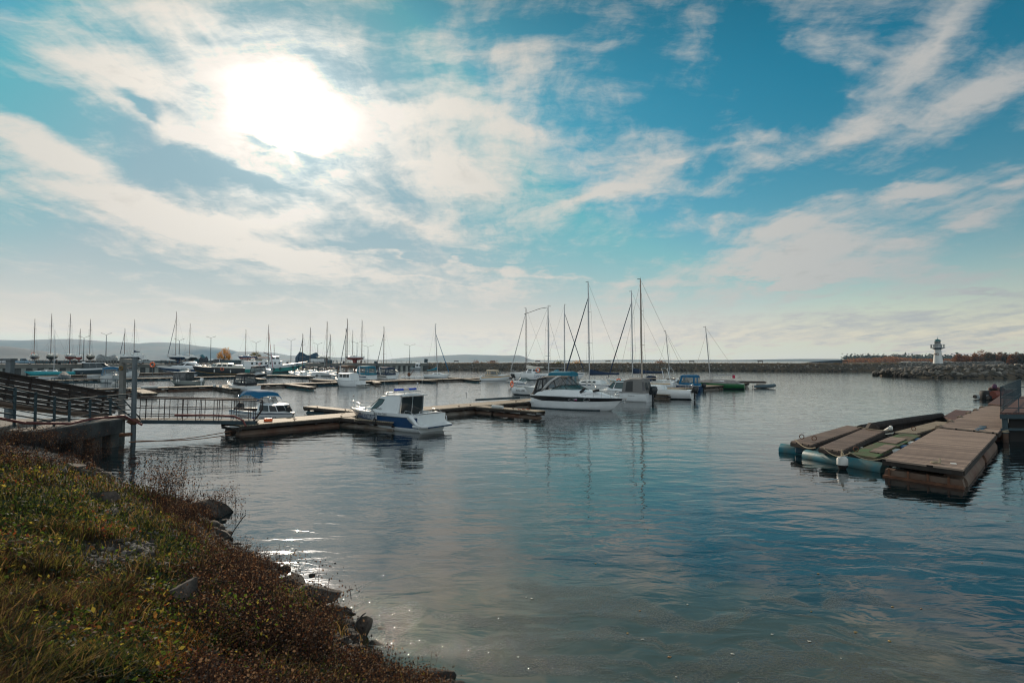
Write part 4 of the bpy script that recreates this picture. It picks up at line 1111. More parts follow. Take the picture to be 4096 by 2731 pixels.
mb = MB(); mb.grid(lambda i, j: Vector((3.9 - i * .45, (.60 + .08 * min(i, 3)) * (j / 4 - 1), 1.94 + .015 * i + .07 * (1 - (j / 4 - 1) ** 2))), 4, 8); mb.build('wheelhouse_roof', mat('roof_dark_teal', (.02, .06, .07), .4), r)
c = Cabin([(2.5, 1.06, .92), (1.6, 1.1, .88), (.3, 1.06, .86), (.05, .95, .86), (0, 0, .86)], [(2.35, .86, 2.04), (1.6, .88, 2.22), (.5, .85, 2.18), (.3, .75, 2.12), (.28, 0, 2.14)], .16)
c.mesh('canopy', cangrey, r); c.panes([(.42, 1.2, .10, .86), (3.1, 3.85, .25, .8)], mat('mesh_window', (.02, .022, .022), .5), r, 'canopy_window')
c.panes([(2.05, 2.9, .2, .85)], glass_mat('vinyl_dark', (.10, .10, .10), .35, .15), r, 'canopy_window')
outboard(r, -.02, .75, mat('outboard_black', (.01, .016, .02), .3), 1.15)
h.rail(steel, r, .62, .98, .4, n=3)
def tf(u, v): return h.P(.30 - u / L, .60 + v / .85, 1, .012)
text_on(r, 'VELVETTE', tf, .16, blackr, slant=.2)
# ---- small boat with blue bimini and lettering
ps, pb = Vector((-18.6, 39.4, 0)), Vector((-13.4, 35.2, 0)); rz, L = place(ps, pb)
r = root_at('runabout', 'small old white cabin boat with blue bimini, black windscreens and lettering, beside the gangway', 'motor boat', ps.x, ps.y, rz, BOATGRP)
h = Hull(L, 2.0, .72, .82, draft=.3, rake=.10, chz=.1, ch=.84); h.mesh([(.04, 2), (.80, 1), (.9, 2), (1, 1)], [darkbot, white, navy], parent=r, bottom=1); h.rub(navy, r, .86, .02)
h.deck(white, r, well=(.08, .5, .72, .4), wellm=interior)
c = Cabin([(5.75, 0, .82), (5.6, .5, .82), (5.1, .78, .80), (3.7, .88, .78), (3.6, 0, .78)], [(5.35, 0, 1.22), (5.22, .46, 1.22), (4.8, .68, 1.24), (3.7, .76, 1.26), (3.6, 0, 1.26)], .07)
c.mesh('cabin', white, r); c.panes([(.03, .98, .08, .92), (1.06, 1.96, .08, .92), (2.05, 2.85, .10, .90)], black, r, 'window', .012)
c2 = Cabin([(3.9, 0, 1.24), (3.75, .55, 1.24), (3.2, .76, 1.1), (2.5, .8, .85)], [(3.55, 0, 1.62), (3.45, .5, 1.62), (3.0, .68, 1.6), (2.6, .72, 1.5)]); c2.mesh('windscreen', plas, r, roof=False)
mb = MB()
for sd in (1, -1): mb.tube([c2.at(a / 3, 1, sd) for a in range(10)], .018, 5); mb.tube([c2.at(1, v, sd) for v in (0, 1)], .018, 5)
mb.build('windscreen_frame', blackr, r)
mb = MB()
def rp(i, j):
    xs_ = (3.7, 3.5, 2.8, 1.9, 1.3, 1.1); zs = (1.62, 1.84, 1.98, 2.0, 1.92, 1.62); q = j / 8 * 2 - 1
    return (xs_[i], .84 * q, zs[i] + .10 * (1 - q * q) - (.22 if abs(q) == 1 else 0))
mb.grid(rp, 5, 8); mb.build('bimini', canblue, r)
mb = MB()
for sd in (1, -1): mb.tube([(1.15, sd * .84, 1.7), (.9, sd * .9, .75)], .02, 5); mb.tube([(2.0, sd * .84, 1.8), (1.8, sd * .9, .75)], .016, 5); mb.tube([(2.8, sd * .84, 1.8), (1.8, sd * .9, .75)], .014, 5)
mb.build('bimini_frame', steel, r)
mb = MB()
for sd in (1, -1): mb.add([(1.2, sd * .87, 1.2), (.55, sd * .9, .76), (2.0, sd * .9, .76), (1.9, sd * .87, 1.15)], [(0, 1, 2, 3)])
mb.build('side_curtain', canblack, r)
mb = MB(); mb.lathe([(.03, 0), (.11, .04), (.12, .16), (.06, .2)], (4.0, -.2, 1.55), 12, axis='X'); mb.tube([(4.05, -.2, 1.3), (4.05, -.2, 1.5)], .03, 6); mb.box((4.1, .15, 1.36), (.2, .3, .14)); mb.build('searchlight', steel, r)
mb = MB(); mb.tube([(6.3, .05, .84), (5.95, .1, 1.1), (5.7, .2, 1.02), (5.6, .3, .86)], .02, 6); mb.box((6.0, 0, .95), (.35, .28, .2), bev=.06); mb.lathe([(.10, 0), (.12, .08), (.08, .16)], (5.95, 0, 1.0), 10); mb.build('anchor_winch', blackr, r)
hull_text(h, r, 'ВОСТОК', .20, .18, .34, mat('letters_blue', (.03, .10, .16), .5), -1); hull_text(h, r, 'AA 1702 RUS 63', .53, .22, .28, mat('letters_dark', (.02, .03, .05), .5), -1)
flag(hfn(h, .48, .25, -1), .3, .22, r)
outboard(r, 0, .62, blackr, .8)

# ---- cabin boat with three round-cornered windows
rz = R(150); x_, y_ = stern_from(1421, 1548, rz, 0, 'corner', 2.2); L = 5.6
r = root_at('cabin_boat', 'squat white cabin boat with three round-cornered side windows at the second pier', 'motor boat', x_, y_, rz, BOATGRP)
h = Hull(L, 2.3, .95, 1.25, draft=.3, chz=.1, rake=.2); h.mesh([(.9, 1), (.95, 2), (1, 1)], [rust, white, greyhull], parent=r, bottom=1); h.deck(white, r, well=(.05, .2, .7, .4), wellm=white)
c = Cabin([(4.3, 0, 1.1), (4.25, .75, 1.08), (3.9, .98, 1.05), (1.3, 1.02, .98), (1.2, .95, .98), (1.2, 0, .98)], [(4.15, 0, 2.05), (4.1, .7, 2.05), (3.8, .9, 2.06), (1.45, .93, 2.06), (1.35, .85, 2.06), (1.35, 0, 2.06)], .09)
c.mesh('cabin', white, r); c.panes([(0.05, .9, .35, .88), (1.1, 1.9, .35, .88), (2.12, 2.36, .45, .86), (2.44, 2.68, .45, .86), (2.75, 2.95, .45, .86)], dglass, r, 'window', .012, frame=blackr)
mb = MB(); mb.box((-.1, 0, .55), (.5, 1.6, .55), bev=.05); mb.box((-.55, 0, .38), (.8, 2.1, .08), bev=.02); mb.build('swim_platform', white, r); h.rail(steel, r, .7, .98, .3, n=2)
mb = MB(); mb.lathe([(.05, 0), (.14, .03), (.14, .09), (.02, .2)], (2.0, .3, 2.14), 12); mb.tube([(3, -.4, 2.1), (3, -.4, 2.35)], .02); mb.box((3, -.4, 2.35), (.2, .4, .08)); mb.build('roof_gear', steel, r)

# ---- motor boats from the common builder
def mboat(label, px, py, deg, L, ref='centre', B=2.5, **k):
    x, y = stern_from(px, py, R(deg), L, ref, B)
    return motor_boat(label, x, y, R(deg), L=L, B=B, **k)
mboat('white cruiser with black side panel, tall arch and brown bimini at the second pier', 1392, 1521, 146, 7.8, 'corner', 2.8, F=1.0, Fb=1.3, canopy=canbrown, stripe=black, arch=True, ob=False, cheight=1.95, c0=.05, c1=.5, rear_open=True)
mboat('white cruiser with bright blue bimini and navy curtains at the second pier', 1468, 1521, 146, 7.6, 'corner', 2.9, F=1.0, Fb=1.3, canopy=canteal, stripe=navy, arch=True, ob=False, cheight=1.85, c0=.0, c1=.48)
mboat('white cruiser with dark grey and black canopy, last one along the second pier', 1548, 1519, 146, 7.4, 'corner', 2.8, F=.95, Fb=1.25, canopy=cannavy, stripe=black, arch=True, ob=False, cheight=1.6, c0=.0, c1=.48)
mboat('white bowrider with beige bimini and orange pinstripes, moored alone mid harbour', 1925, 1522, -12, 6.3, 'stern', 2.3, F=.95, Fb=1.1, canopy=canbeige, stripe=yellow, ob=False, cheight=1.15, c0=.16, c1=.62)
mboat('white speedboat with black and clear canopy at the floating finger, left of centre', 985, 1568, 150, 5.6, 'corner', 2.2, F=.75, Fb=1.0, canopy=canblack, ob=False, cheight=1.5, c0=.12, c1=.56)
mboat('white cruiser with navy stripe, black canopy frame and round bow facing right', 1065, 1518, -46, 8.2, 'bow', 2.9, F=1.15, Fb=1.45, canopy=canblack, stripe=black, ob=False, cheight=1.6, c0=.22, c1=.64, bands=[(.2, 0), (.72, 2), (1, 1)])
mboat('white cruiser with blue bimini facing the camera beside the steel posts', 452, 1532, -50, 8.2, 'bow', 3.0, F=1.15, Fb=1.55, canopy=canblue, ob=False, cheight=1.6, c0=.22, c1=.64, railh=.5)
mboat('white cruiser seen between the two steel posts', 545, 1510, -46, 8.0, 'bow', 2.8, F=1.1, Fb=1.4, canopy=canblack, ob=False, cheight=1.2, c0=.22, c1=.6)
mboat('white speedboat with raked windscreen behind the grey wheelhouse boat', 752, 1503, -48, 7.0, 'bow', 2.6, F=1.0, Fb=1.3, ob=False, c0=.2, c1=.6, canopy=None)
mboat('small white speedboat with bow rail behind the sailing boat with lifebuoy', 2160, 1551, 158, 5.4, 'stern', 2.1, F=.65, Fb=.95, stripe=navy, canopy=None)
mboat('small boat with bright blue and clear canopy and black outboard near the pier end', 2800, 1566, 148, 5.4, 'corner', 2.1, F=.7, Fb=.9, hull=blueh, canopy=canblue, cheight=1.35, c0=.05, c1=.55)
mboat('white cruiser with beige cover among the masts behind the second pier', 1225, 1497, 146, 7.0, 'corner', 2.7, F=1.0, Fb=1.3, canopy=canbeige, ob=False, clear=False, cheight=1.2)
mboat('low white motor boat behind the small white sailing dinghy', 1190, 1503, 160, 6.2, 'centre', 2.3, F=.8, Fb=1.0, ob=False, canopy=None)
mboat('white motor boat with dark windscreen in the far row of the marina', 1285, 1499, 150, 7.2, 'centre', 2.6, F=1.0, Fb=1.25, stripe=navy, canopy=canblack, ob=False, clear=False, cheight=.95)
mboat('small boat under a pointed grey cover by the far left pier', 246, 1514, -60, 5.2, 'bow', 2.2, F=.7, Fb=.95, hull=greyhull, canopy=None, ws=False, cover=cangrey, railh=0)
mboat('low white tender with black outboard on the far left pier', 370, 1506, 20, 4.2, 'centre', 1.7, F=.45, Fb=.6, cuddy=False, canopy=None, ws=False, railh=0)
mboat('open white dinghy lying low beside the pointed grey cover', 200, 1514, 15, 3.8, 'centre', 1.5, F=.4, Fb=.55, cuddy=False, canopy=None, ws=False, railh=0, ob=False)
mboat('dark grey workboat with flared bow below the far quay', 1612, 1478, 176, 9.5, 'centre', 2.8, F=1.3, Fb=2.0, hull=greyhull, canopy=None, ws=False, ob=False, cover=greyhull, railh=0)
mboat('pale blue motor boat with small wheelhouse below the end of the quay', 1648, 1479, 178, 7.5, 'centre', 2.6, F=.9, Fb=1.4, hull=greyhull, canopy=white, clear=True, ob=False, cheight=2.0, c0=.0, c1=.3)

# ---- grey wheelhouse boat
rz = R(168); x_, y_ = stern_from(800, 1541, rz, 0, 'stern'); L = 5.8
r = root_at('wheelhouse_boat', 'grey aluminium boat with boxy black wheelhouse and white fenders at the second pier', 'motor boat', x_, y_, rz, BOATGRP)
h = Hull(L, 2.3, .75, .95, draft=.3); h.mesh([(.1, 0), (1, 1)], [darkbot, mat('aluminium_hull', (.22, .24, .22), .45, metal=.3)], parent=r); h.deck(greyhull, r, well=(.05, .3, .75, .35), wellm=interior)
c = Cabin([(4.7, 0, .95), (4.65, .7, .93), (4.4, .88, .9), (2.0, .95, .8), (1.9, .85, .8), (1.9, 0, .8)], [(4.5, 0, 2.0), (4.45, .68, 2.0), (4.2, .84, 2.04), (1.9, .88, 2.1), (1.8, .8, 2.1), (1.8, 0, 2.1)], .07)
c.mesh('wheelhouse', mat('wheelhouse_black', (.02, .025, .028), .4), r); c.panes([(.06, .94, .3, .88), (1.1, 1.9, .35, .85), (2.08, 2.45, .35, .85), (2.55, 2.92, .35, .85), (4.1, 4.9, .3, .85)], plas, r, 'window', .012)
mb = MB(); mb.box((3.1, 0, 2.17), (3.2, 1.95, .05), bev=.02)
for k in range(3): mb.box((2.4 + k * .7, 0, 2.215), (.55, 1.2, .03))
mb.build('roof', greyhull, r)
fender(r, (3.4, 1.2, .75), .13, .5); fender(r, (3.0, 1.2, .75), .13, .5); outboard(r, 0, .65, white, .9)
# ---- dark classic motor yacht
rz = R(-136); sx_, sy_ = -80.4, 170; L = 13.6
r = root_at('motor_yacht', 'black-hulled classic motor yacht with cream deckhouse and orange lifebuoy', 'motor boat', sx_, sy_, rz, BOATGRP)
h = Hull(L, 3.9, 1.9, 2.6, draft=.7, rake=.10, ch=.9); h.mesh([(.08, 2), (.12, 3), (.93, 0), (1, 1)], [mat('black_hull', (.012, .017, .02), .3), rust, darkbot, yellow], parent=r, bottom=2)
h.deck(cream, r)
c = Cabin([(9.2, 0, 2.1), (9.0, 1.2, 2.1), (8.4, 1.5, 2.1), (2.6, 1.6, 1.95), (2.4, 0, 1.95)], [(8.0, 0, 3.2), (7.8, 1.1, 3.2), (7.4, 1.35, 3.22), (3.0, 1.4, 3.2), (2.9, 0, 3.2)], .12)
c.mesh('deckhouse', cream, r); c.panes([(.05, .95, .4, .88), (1.15, 1.9, .35, .9), (2.08, 2.28, .35, .88), (2.36, 2.56, .35, .88), (2.64, 2.86, .35, .88)], dglass, r, 'window')
c = Cabin([(2.9, 0, 1.95), (2.85, 1.5, 1.95), (.3, 1.6, 1.9), (.2, 0, 1.9)], [(2.9, 0, 2.75), (2.85, 1.45, 2.75), (.5, 1.5, 2.75), (.4, 0, 2.75)], .1); c.mesh('aft_cabin', cream, r)
c = Cabin([(6.2, 0, 3.3), (6.0, .9, 3.3), (4.4, 1.0, 3.3), (4.3, 0, 3.3)], [(6.0, 0, 3.75), (5.8, .85, 3.75), (4.2, .95, 3.7), (4.1, 0, 3.7)]); c.mesh('flybridge_screen', tglass, r, roof=False)
for t in (.30, .62): fender(r, h.P(t, .45, 1, .2), .17, .8)
buoy(r, h.P(.47, .8, 1, .25), (0, 1, .1), .42)
h.rail(steel, r, .5, .98, .6, n=5); mb = MB(); mb.tube([(6.6, 0, 3.3), (6.3, 0, 5.2)], .05); mb.box((6.35, 0, 4.6), (.1, 1.2, .06)); mb.build('mast', steel, r)
# ---- long sports yacht
rz = R(-136); sx_, sy_ = -101, 190; L = 15.5
r = root_at('sports_yacht', 'long low white sports yacht with dark wraparound windows and navy lower hull', 'motor boat', sx_, sy_, rz, BOATGRP)
h = Hull(L, 4.2, 1.9, 2.5, draft=.7, rake=.2); h.mesh([(.08, 2), (.15, 1), (.62, 0), (1, 1)], [navy, white, darkbot], parent=r); h.deck(white, r)
c = Cabin([(11.8, 0, 2.15), (10.8, .9, 2.1), (8.6, 1.55, 2.0), (2.6, 1.75, 1.9), (1.8, 0, 1.9)], [(8.2, 0, 3.5), (7.8, .7, 3.55), (6.8, 1.2, 3.7), (4.2, 1.3, 3.6), (4.0, 0, 3.6)], .2)
c.mesh('deckhouse', white, r); c.panes([(.1, 1.0, .30, .95), (1.1, 1.9, .30, .8), (2.05, 2.85, .32, .72, .45, .5)], black, r, 'window', .03)
h.rail(steel, r, .55, .98, .45, n=5, mid=False)
# ---- navy and white express yacht on the far left
rz = R(44); x_, y_ = stern_from(290, 1497, rz, 0, 'stern'); L = 13
r = root_at('express_yacht', 'dark hulled express yacht with white hardtop and black side windows, far left', 'motor boat', x_, y_, rz, BOATGRP)
h = Hull(L, 3.9, 1.7, 2.3, draft=.6); h.mesh([(.06, 2), (.72, 0), (1, 1)], [mat('hull_midnight', (.015, .03, .04), .3), white, darkbot], parent=r); h.deck(white, r)
c = Cabin([(9.8, 0, 2.0), (9.0, .9, 2.0), (7.6, 1.45, 1.95), (2.4, 1.6, 1.8), (2.2, 0, 1.8)], [(7.8, 0, 3.2), (7.3, .8, 3.25), (6.6, 1.2, 3.35), (2.4, 1.35, 3.3), (2.2, 0, 3.3)], .12)
c.mesh('deckhouse', mat('saloon_glass', (.01, .018, .02), .1), r)
mb = MB(); mb.loft([[(8.0, -1.0, 3.22), (8.0, 1.0, 3.22), (6.6, 1.45, 3.38), (1.2, 1.5, 3.36), (1.0, 0, 3.4), (1.2, -1.5, 3.36), (6.6, -1.45, 3.38)], [(7.8, -.9, 3.36), (7.8, .9, 3.36), (6.5, 1.35, 3.54), (1.4, 1.4, 3.5), (1.2, 0, 3.56), (1.4, -1.4, 3.5), (6.5, -1.35, 3.54)]]); mb.box((2.6, 0, 3.7), (.9, .5, .3), bev=.1); mb.build('hardtop', white, r)
mb = MB()
for sd in (1, -1): mb.beam((5.6, sd * 1.55, 1.9), (5.4, sd * 1.3, 3.35), .05, .12); mb.beam((4.0, sd * 1.55, 1.9), (3.9, sd * 1.35, 3.35), .05, .12)
mb.build('window_pillar', greyhull, r); h.rail(steel, r, .5, .98, .45, n=4, mid=False)
# ---- coaster in green and white
rz = R(38); x_, y_ = -92.3, 193; L = 32
r = root_at('passenger_ship', 'green and white passenger ship with tyres along its side, moored at the quay', 'ship', x_, y_, rz, BOATGRP); r.scale = (.72, .9, .9)
h = Hull(L, 5.6, 2.3, 4.3, draft=1.0, ch=.92, rake=.16, flare=.3); h.mesh([(.05, 1), (.58, 0), (1, 2)], [mat('ship_green', (.015, .23, .20), .5, var=.25, vscale=.5), darkbot, white], parent=r, bottom=1); h.deck(greyhull, r)
c = Cabin([(19, 0, 2.6), (18.9, 2.0, 2.6), (18.5, 2.3, 2.6), (1.2, 2.3, 2.3), (1, 0, 2.3)], [(18.8, 0, 4.5), (18.7, 2.0, 4.5), (18.4, 2.25, 4.5), (1.2, 2.25, 4.45), (1, 0, 4.45)], .05)
c.mesh('deckhouse', white, r); c.panes([(2.05 + k * .12, 2.1 + k * .12, .35, .75) for k in range(7)], dglass, r, 'window', .02, sides=(-1,))
c = Cabin([(18, 0, 4.5), (17.9, 1.4, 4.5), (13, 1.5, 4.5), (12.9, 0, 4.5)], [(17.6, 0, 6.2), (17.5, 1.3, 6.2), (13.2, 1.4, 6.2), (13.1, 0, 6.2)], .1); c.mesh('bridge', white, r); c.panes([(.05, .95, .4, .85), (1.1, 1.4, .4, .85), (1.55, 1.85, .4, .85)], dglass, r, 'bridge_window', .02, sides=(-1,))
mb = MB()
for z_ in (4.95, 5.4):
    for y__ in (-2.3, 2.3): mb.tube([(1.2, y__, z_), (12.8, y__, z_)], .03, 5)
for k in range(12):
    for y__ in (-2.3, 2.3): mb.tube([(1.2 + k * 1.05, y__, 4.45), (1.2 + k * 1.05, y__, 5.4)], .03, 5)
mb.build('deck_rail', white, r)
mb = MB(); mb.tube([(4.5, -1, 5.0), (6.2, -1, 5.0)], .4, 10); mb.build('life_raft', fendw, r)
mb = MB(); mb.loft([[(7.5, -2, 5.2), (7.5, 0, 6.2), (7.5, 2, 5.2)], [(12.5, -2, 5.2), (12.5, 0, 6.2), (12.5, 2, 5.2)]], closed=False); mb.build('awning', cannavy, r)
mb = MB(); mb.tube([(15.5, 0, 6.2), (15.3, 0, 11)], .09); mb.tube([(15.4, -1, 8.5), (15.4, 1, 8.5)], .05); mb.tube([(15.4, -.7, 9.6), (15.4, .7, 9.6)], .04); mb.beam((14, 0, 6.6), (10.5, 0, 7.8), .15, .25); mb.build('mast', rust, r)
for t in (.45, .55, .76, .86):
    mb = MB(); p = h.P(t, .45, -1, .12); mb.torus(p, .42, .14, (0.1, -1, 0), 14, 6); mb.build('tyre_fender', tyre, r)
hull_text(h, r, 'БЕЛЛЕЦКИЙ', .72, .66, .85, mat('letters_teal', (.02, .2, .25), .5), -1)
buoy(r, (8, -2.45, 3.3), (0, -1, 0), .4)
# ---- sailing boats afloat
def sboat(label, stern, deg, **k): return yacht(label, stern[0], stern[1], R(deg), **k)
def mst(px, py, Y): return H(px, py, Y).z
r, h = sboat('white yacht with bare boom, white mast and dark outboard, stern towards the camera', (18.8, 59.3), 146, L=8.6, B=2.5, F=.95, Fb=1.15, mast=mst(2570, 1118, 62.2), mastx=.64, lean=.02, mastr=.10, mastm=mat('mast_cream', (.32, .27, .22), .4), forestay_top=.98, boomup=-.1)
outboard(r, -.05, .75, black, 1.0, y=.4)
r, h = sboat('white yacht with navy and yellow hull stripes, navy sail cover and steel stern arch', (21.8, 76), 146, L=10, B=3.1, F=1.15, Fb=1.4, mast=mst(2542, 1168, 79.4), mastx=.60, lean=.02, cover=cannavy, jib=cannavy, stripe=yellow, dodger=cannavy, forestay_top=.90, mastr=.085)
mb = MB()
for x in (.3, 1.1): mb.tube([(x, 1.1, 1.15), (x + .3, 1.1, 2.6), (x + .5, .8, 3.0), (x + .5, -.8, 3.0), (x + .3, -1.1, 2.6), (x, -1.1, 1.15)], .035, 6)
mb.build('stern_arch', steel, r)
r, h = sboat('white yacht with the navy furled jib and long navy sail cover behind the big cruiser', (14.2, 70), 145, L=9.3, B=2.8, F=1.1, Fb=1.3, mast=mst(2369, 1131, 73), mastx=.56, lean=.02, cover=cannavy, jib=cannavy, stripe=navy, forestay_top=.87, mastr=.085)
buoy(r, (.6, 1.3, 1.5), (0, 1, .1), .3)
mb = MB()
for k, x in enumerate((4.2, 4.9)): mb.tube([(x, 1.35, .9), (x, 1.35, 1.5)], .13, 8)
mb.build('fender', fendw, r)
r, h = sboat('small white sailing boat lettered RUS 6341 with orange lifebuoy on its stern', (.4, 68.5), -36, L=7.4, B=2.2, F=.85, Fb=1.0, mast=mst(2187, 1228, 65.6), mastx=.64, lean=-.01, boom=False, mastm=alu, cabh=.22)
buoy(r, (-.15, -.5, 1.25), (1, .2, 0), .32)
hull_text(h, r, 'RUS 6341', .10, .45, .36, blackr, -1)
mb = MB(); mt_ = h; mb.tube([(4.5, 0, 10.2), (3.8, -.3, 10.1), (2.4, -1.6, 9.4)], .03, 5); mb.build('windex', blackr, r)
x_, y_ = stern_from(2198, 1520, R(168), 0, 'stern')
r, h = sboat('white yacht lettered СИРИУС with white sail cover and deckhouse, bow to the left', (x_, y_), 168, L=8.6, B=2.8, F=1.35, Fb=1.6, mast=mst(2108, 1236, 122), mastx=.58, cover=canwhite, jib=alu, deckhouse=True, mastm=mastbrown, dodger=canteal, forestay_top=.96, mastr=.1)
hull_text(h, r, 'СИРИУС', .36, .45, .62, mat('letters_navy', (.02, .03, .10), .5), 1)
buoy(r, (2.2, 1.6, 2.1), (0, 1, .1), .42)
mb = MB(); mb.tube([h.P(.96, .8, 1, .1), h.P(.96, .3, 1, .1)], .25, 8); mb.tube([h.P(.90, .8, 1, .1), h.P(.90, .3, 1, .1)], .2, 8); mb.build('bow_fender', blackr, r)
r, h = sboat('white yacht with blue furled jib and teal sprayhood, bow right, beside the lettered yacht', (6.6, 121.5), -20, L=9.2, B=2.9, F=1.3, Fb=1.55, mast=mst(2243, 1218, 119), mastx=.52, jib=cannavy, dodger=canteal, forestay_top=.90, mastr=.1, stripe=navy)
x_, y_ = stern_from(1702, 1512, R(-25), 0, 'stern')
r, h = sboat('white sloop with bright blue sail cover and blue furled jib, alone at the pier end', (x_, y_), -25, L=6.6, B=2.3, F=.85, Fb=1.05, mast=12.5, mastx=.50, lean=0, rakef=.055, cover=canteal, jib=canblue, forestay_top=.83, mastr=.09, boomup=-.4)
r, h = sboat('sailing dinghy with green hull under a grey tarpaulin at the pier end', G(2978, 1556)[:2], 152, L=7.4, B=2.2, F=.75, Fb=.95, mast=8.9, mastx=.62, hullm=greenh, lean=0, rakef=-.07, boom=True, mastr=.07, bandspec=[(.1, 0), (1, 1)], rail=False)
c = Cabin([(7.2, 0, .98), (6.4, .6, .93), (4.4, 1.1, .82), (.8, .95, .76), (.1, 0, .78)], [(6.2, 0, 1.1), (5.6, .2, 1.2), (4.4, .25, 1.3), (1.5, .2, 1.25), (.8, 0, 1.05)], .05); c.mesh('boat_cover', mat('tarpaulin_grey', (.30, .27, .25), .6, var=.4, bump=.05, bscale=3), r)
mb = MB(); mb.box((1.4, .1, 1.75), (.35, .05, .45)); mb.build('pennant', mat('pennant_red', (.4, .02, .06), .7), r)
mp_ = H(2681, 1443, 92)
d_ = dirv(R(150)); r, h = sboat('small white sailing boat with a thin leaning mast behind the steel stern arch', (mp_.x - d_.x * 3.6, 92 - d_.y * 3.6), 150, L=6.2, B=2.1, F=.8, Fb=.95, mast=mst(2665, 1326, 92), mastx=.58, rakef=-.08, boom=False, mastr=.06, backstay=True)
# low turquoise yacht on the far left
x_, y_ = stern_from(300, 1499, R(-150), 0, 'stern')
r, h = sboat('long low turquoise sailing boat with bare white mast, far left below the quay', (x_, y_), -150, L=11.5, B=2.6, F=1.0, Fb=1.15, mast=12.6, mastx=.42, hullm=turq, boom=False, mastm=white, rail=False)
x_, y_ = stern_from(1245, 1511, R(158), 0, 'stern')
r, h = sboat('stubby white dinghy with a square black hatch near the blue pier end', (x_, y_), 158, L=4.8, B=1.9, F=.7, Fb=.9, mast=1.6, mastx=.5, boom=False, spread=(), wires=False, rail=False, cabh=.6)
# row of yachts behind the second pier: mast foot px, mast top px/py, distance, heading
specs = [
 (1210, 1210, 1336, 148, 140, 'yacht with slim dark mast, first of the far row of masts', cannavy, .0),
 (1240, 1239, 1311, 160, 140, 'yacht with a tall dark mast just behind the blue tarpaulin', None, .0),
 (1307, 1306, 1287, 150, 140, 'yacht whose mast carries a radar reflector, left of the brown bimini', None, .0),
 (1320, 1321, 1339, 156, 140, 'yacht with the shortest mast of the far row', alu, .0),
 (1388, 1387, 1276, 152, 142, 'yacht with the tallest brown mast of the far row', cannavy, .0),
 (1383, 1384, 1316, 168, 142, 'yacht half hidden behind the tallest brown mast', None, .0),
 (1447, 1444, 1282, 158, 142, 'yacht with brown mast and two long spreaders above the blue bimini', None, .0),
 (1535, 1535, 1308, 150, 142, 'yacht with steep dark furled jib behind the last cruiser of the pier', cannavy, .0),
 (1073, 1074, 1299, 185, -44, 'yacht with a red furled jib in front of the green and white ship', mat('jib_red', (.30, .02, .05), .7), .0)]
for (pf, pt, ptop, Y, deg, lab, jb, ln) in specs:
    L_ = 8.5 if Y < 160 else 9.2; d_ = dirv(R(deg)); mp = H(pf, 1443, Y); s_ = Vector((mp.x, Y, 0)) - d_ * L_ * .58
    ztop = mst(pt, ptop, Y)
    sboat(lab, (s_.x, s_.y), deg, L=L_, B=2.7, F=1.0, Fb=1.25, mast=ztop, mastx=.58, jib=jb, cover=None if jb is None else cannavy, mastm=mastbrown, mastr=.10, stripe=navy if Y > 155 else None)
# ---- yachts ashore on the quay (z of the hard = 3)
QZ = 3.0
ash = [ # mast px at foot, top px, top py, Y, heading, L, hull, bottom, label
 (135, 141, 1275, 176, -60, 7.4, white, navy, 'small white yacht ashore with orange lifebuoy, leftmost on the quay'),
 (202, 207, 1255, 174, -62, 8.6, cream, darkbot, 'white yacht ashore with dark green underbody, second from the left'),
 (277, 275, 1256, 174, -62, 8.6, white, redbot, 'white yacht ashore with red underbody on the left quay'),
 (318, 318, 1316, 200, -40, 6.6, white, redbot, 'small distant yacht ashore with red underbody and thin mast'),
 (358, 361, 1278, 176, -64, 6.8, cream, black, 'cream yacht ashore with black underbody on a stand'),
 (497, 504, 1315, 190, 150, 7.2, white, navy, 'white yacht ashore with furled foresail behind the steel post'),
 (535, 537, 1279, 186, 150, 8.2, white, navy, 'white yacht ashore with navy sail cover, partly behind the steel post'),
 (702, 703, 1247, 190, 158, 9.4, white, navy, 'white yacht ashore with dark blue underbody below the tallest mast on the quay'),
 (758, 765, 1294, 205, 158, 7.6, white, darkbot, 'small yacht ashore with a leaning thin mast beside the teal tarpaulin'),
 (982, 986, 1319, 214, 170, 8.0, blueh, redbot, 'blue and red yacht ashore beside the green bush'),
 (1410, 1415, 1322, 226, 172, 8.0, white, redbot, 'white yacht with red underbody ashore on a cradle, alone on the quay'),
 (1285, 1286, 1436, 238, 150, 7.5, cream, darkbot, 'mastless cream yacht hull ashore beside the big blue tarpaulin')]
for (pf, pt, ptop, Y, deg, L_, hm, bt, lab) in ash:
    d_ = dirv(R(deg)); mp = H(pf, 1443, Y); s_ = Vector((mp.x, Y, 0)) - d_ * L_ * .58
    zt = mst(pt, ptop, Y); lift = 1.75
    cov = cannavy if 'navy sail cover' in lab else None
    has = ptop < 1400
    r, h = yacht(lab, s_.x, s_.y, R(deg), L=L_, B=L_ * .31, F=.95, Fb=1.15, mast=(zt - QZ - lift) if has else 1.3, mastx=.58, hullm=hm, bottom=bt, z=QZ + lift, ashore=True, keelm=bt, cover=cov, boom=has and (cov is not None),
          jib=(cannavy if 'tallest' in lab or 'furled foresail' in lab else None), mastm=mastbrown, mastr=.09, group='yachts standing ashore on the quay', lean=math.atan((H(pt, 1400, Y).x - H(pf, 1400, Y).x) / max(1, zt - 5)) * (-1 if deg > 90 or deg < -90 else 1) * .0, name='yacht_ashore', bandspec=[(.42, 0), (1, 1)], wires=has, spread=(.38, .70) if has else ())
    if 'lifebuoy' in lab: buoy(r, (.1, -1.0, 1.5), (1, 0, 0), .42)
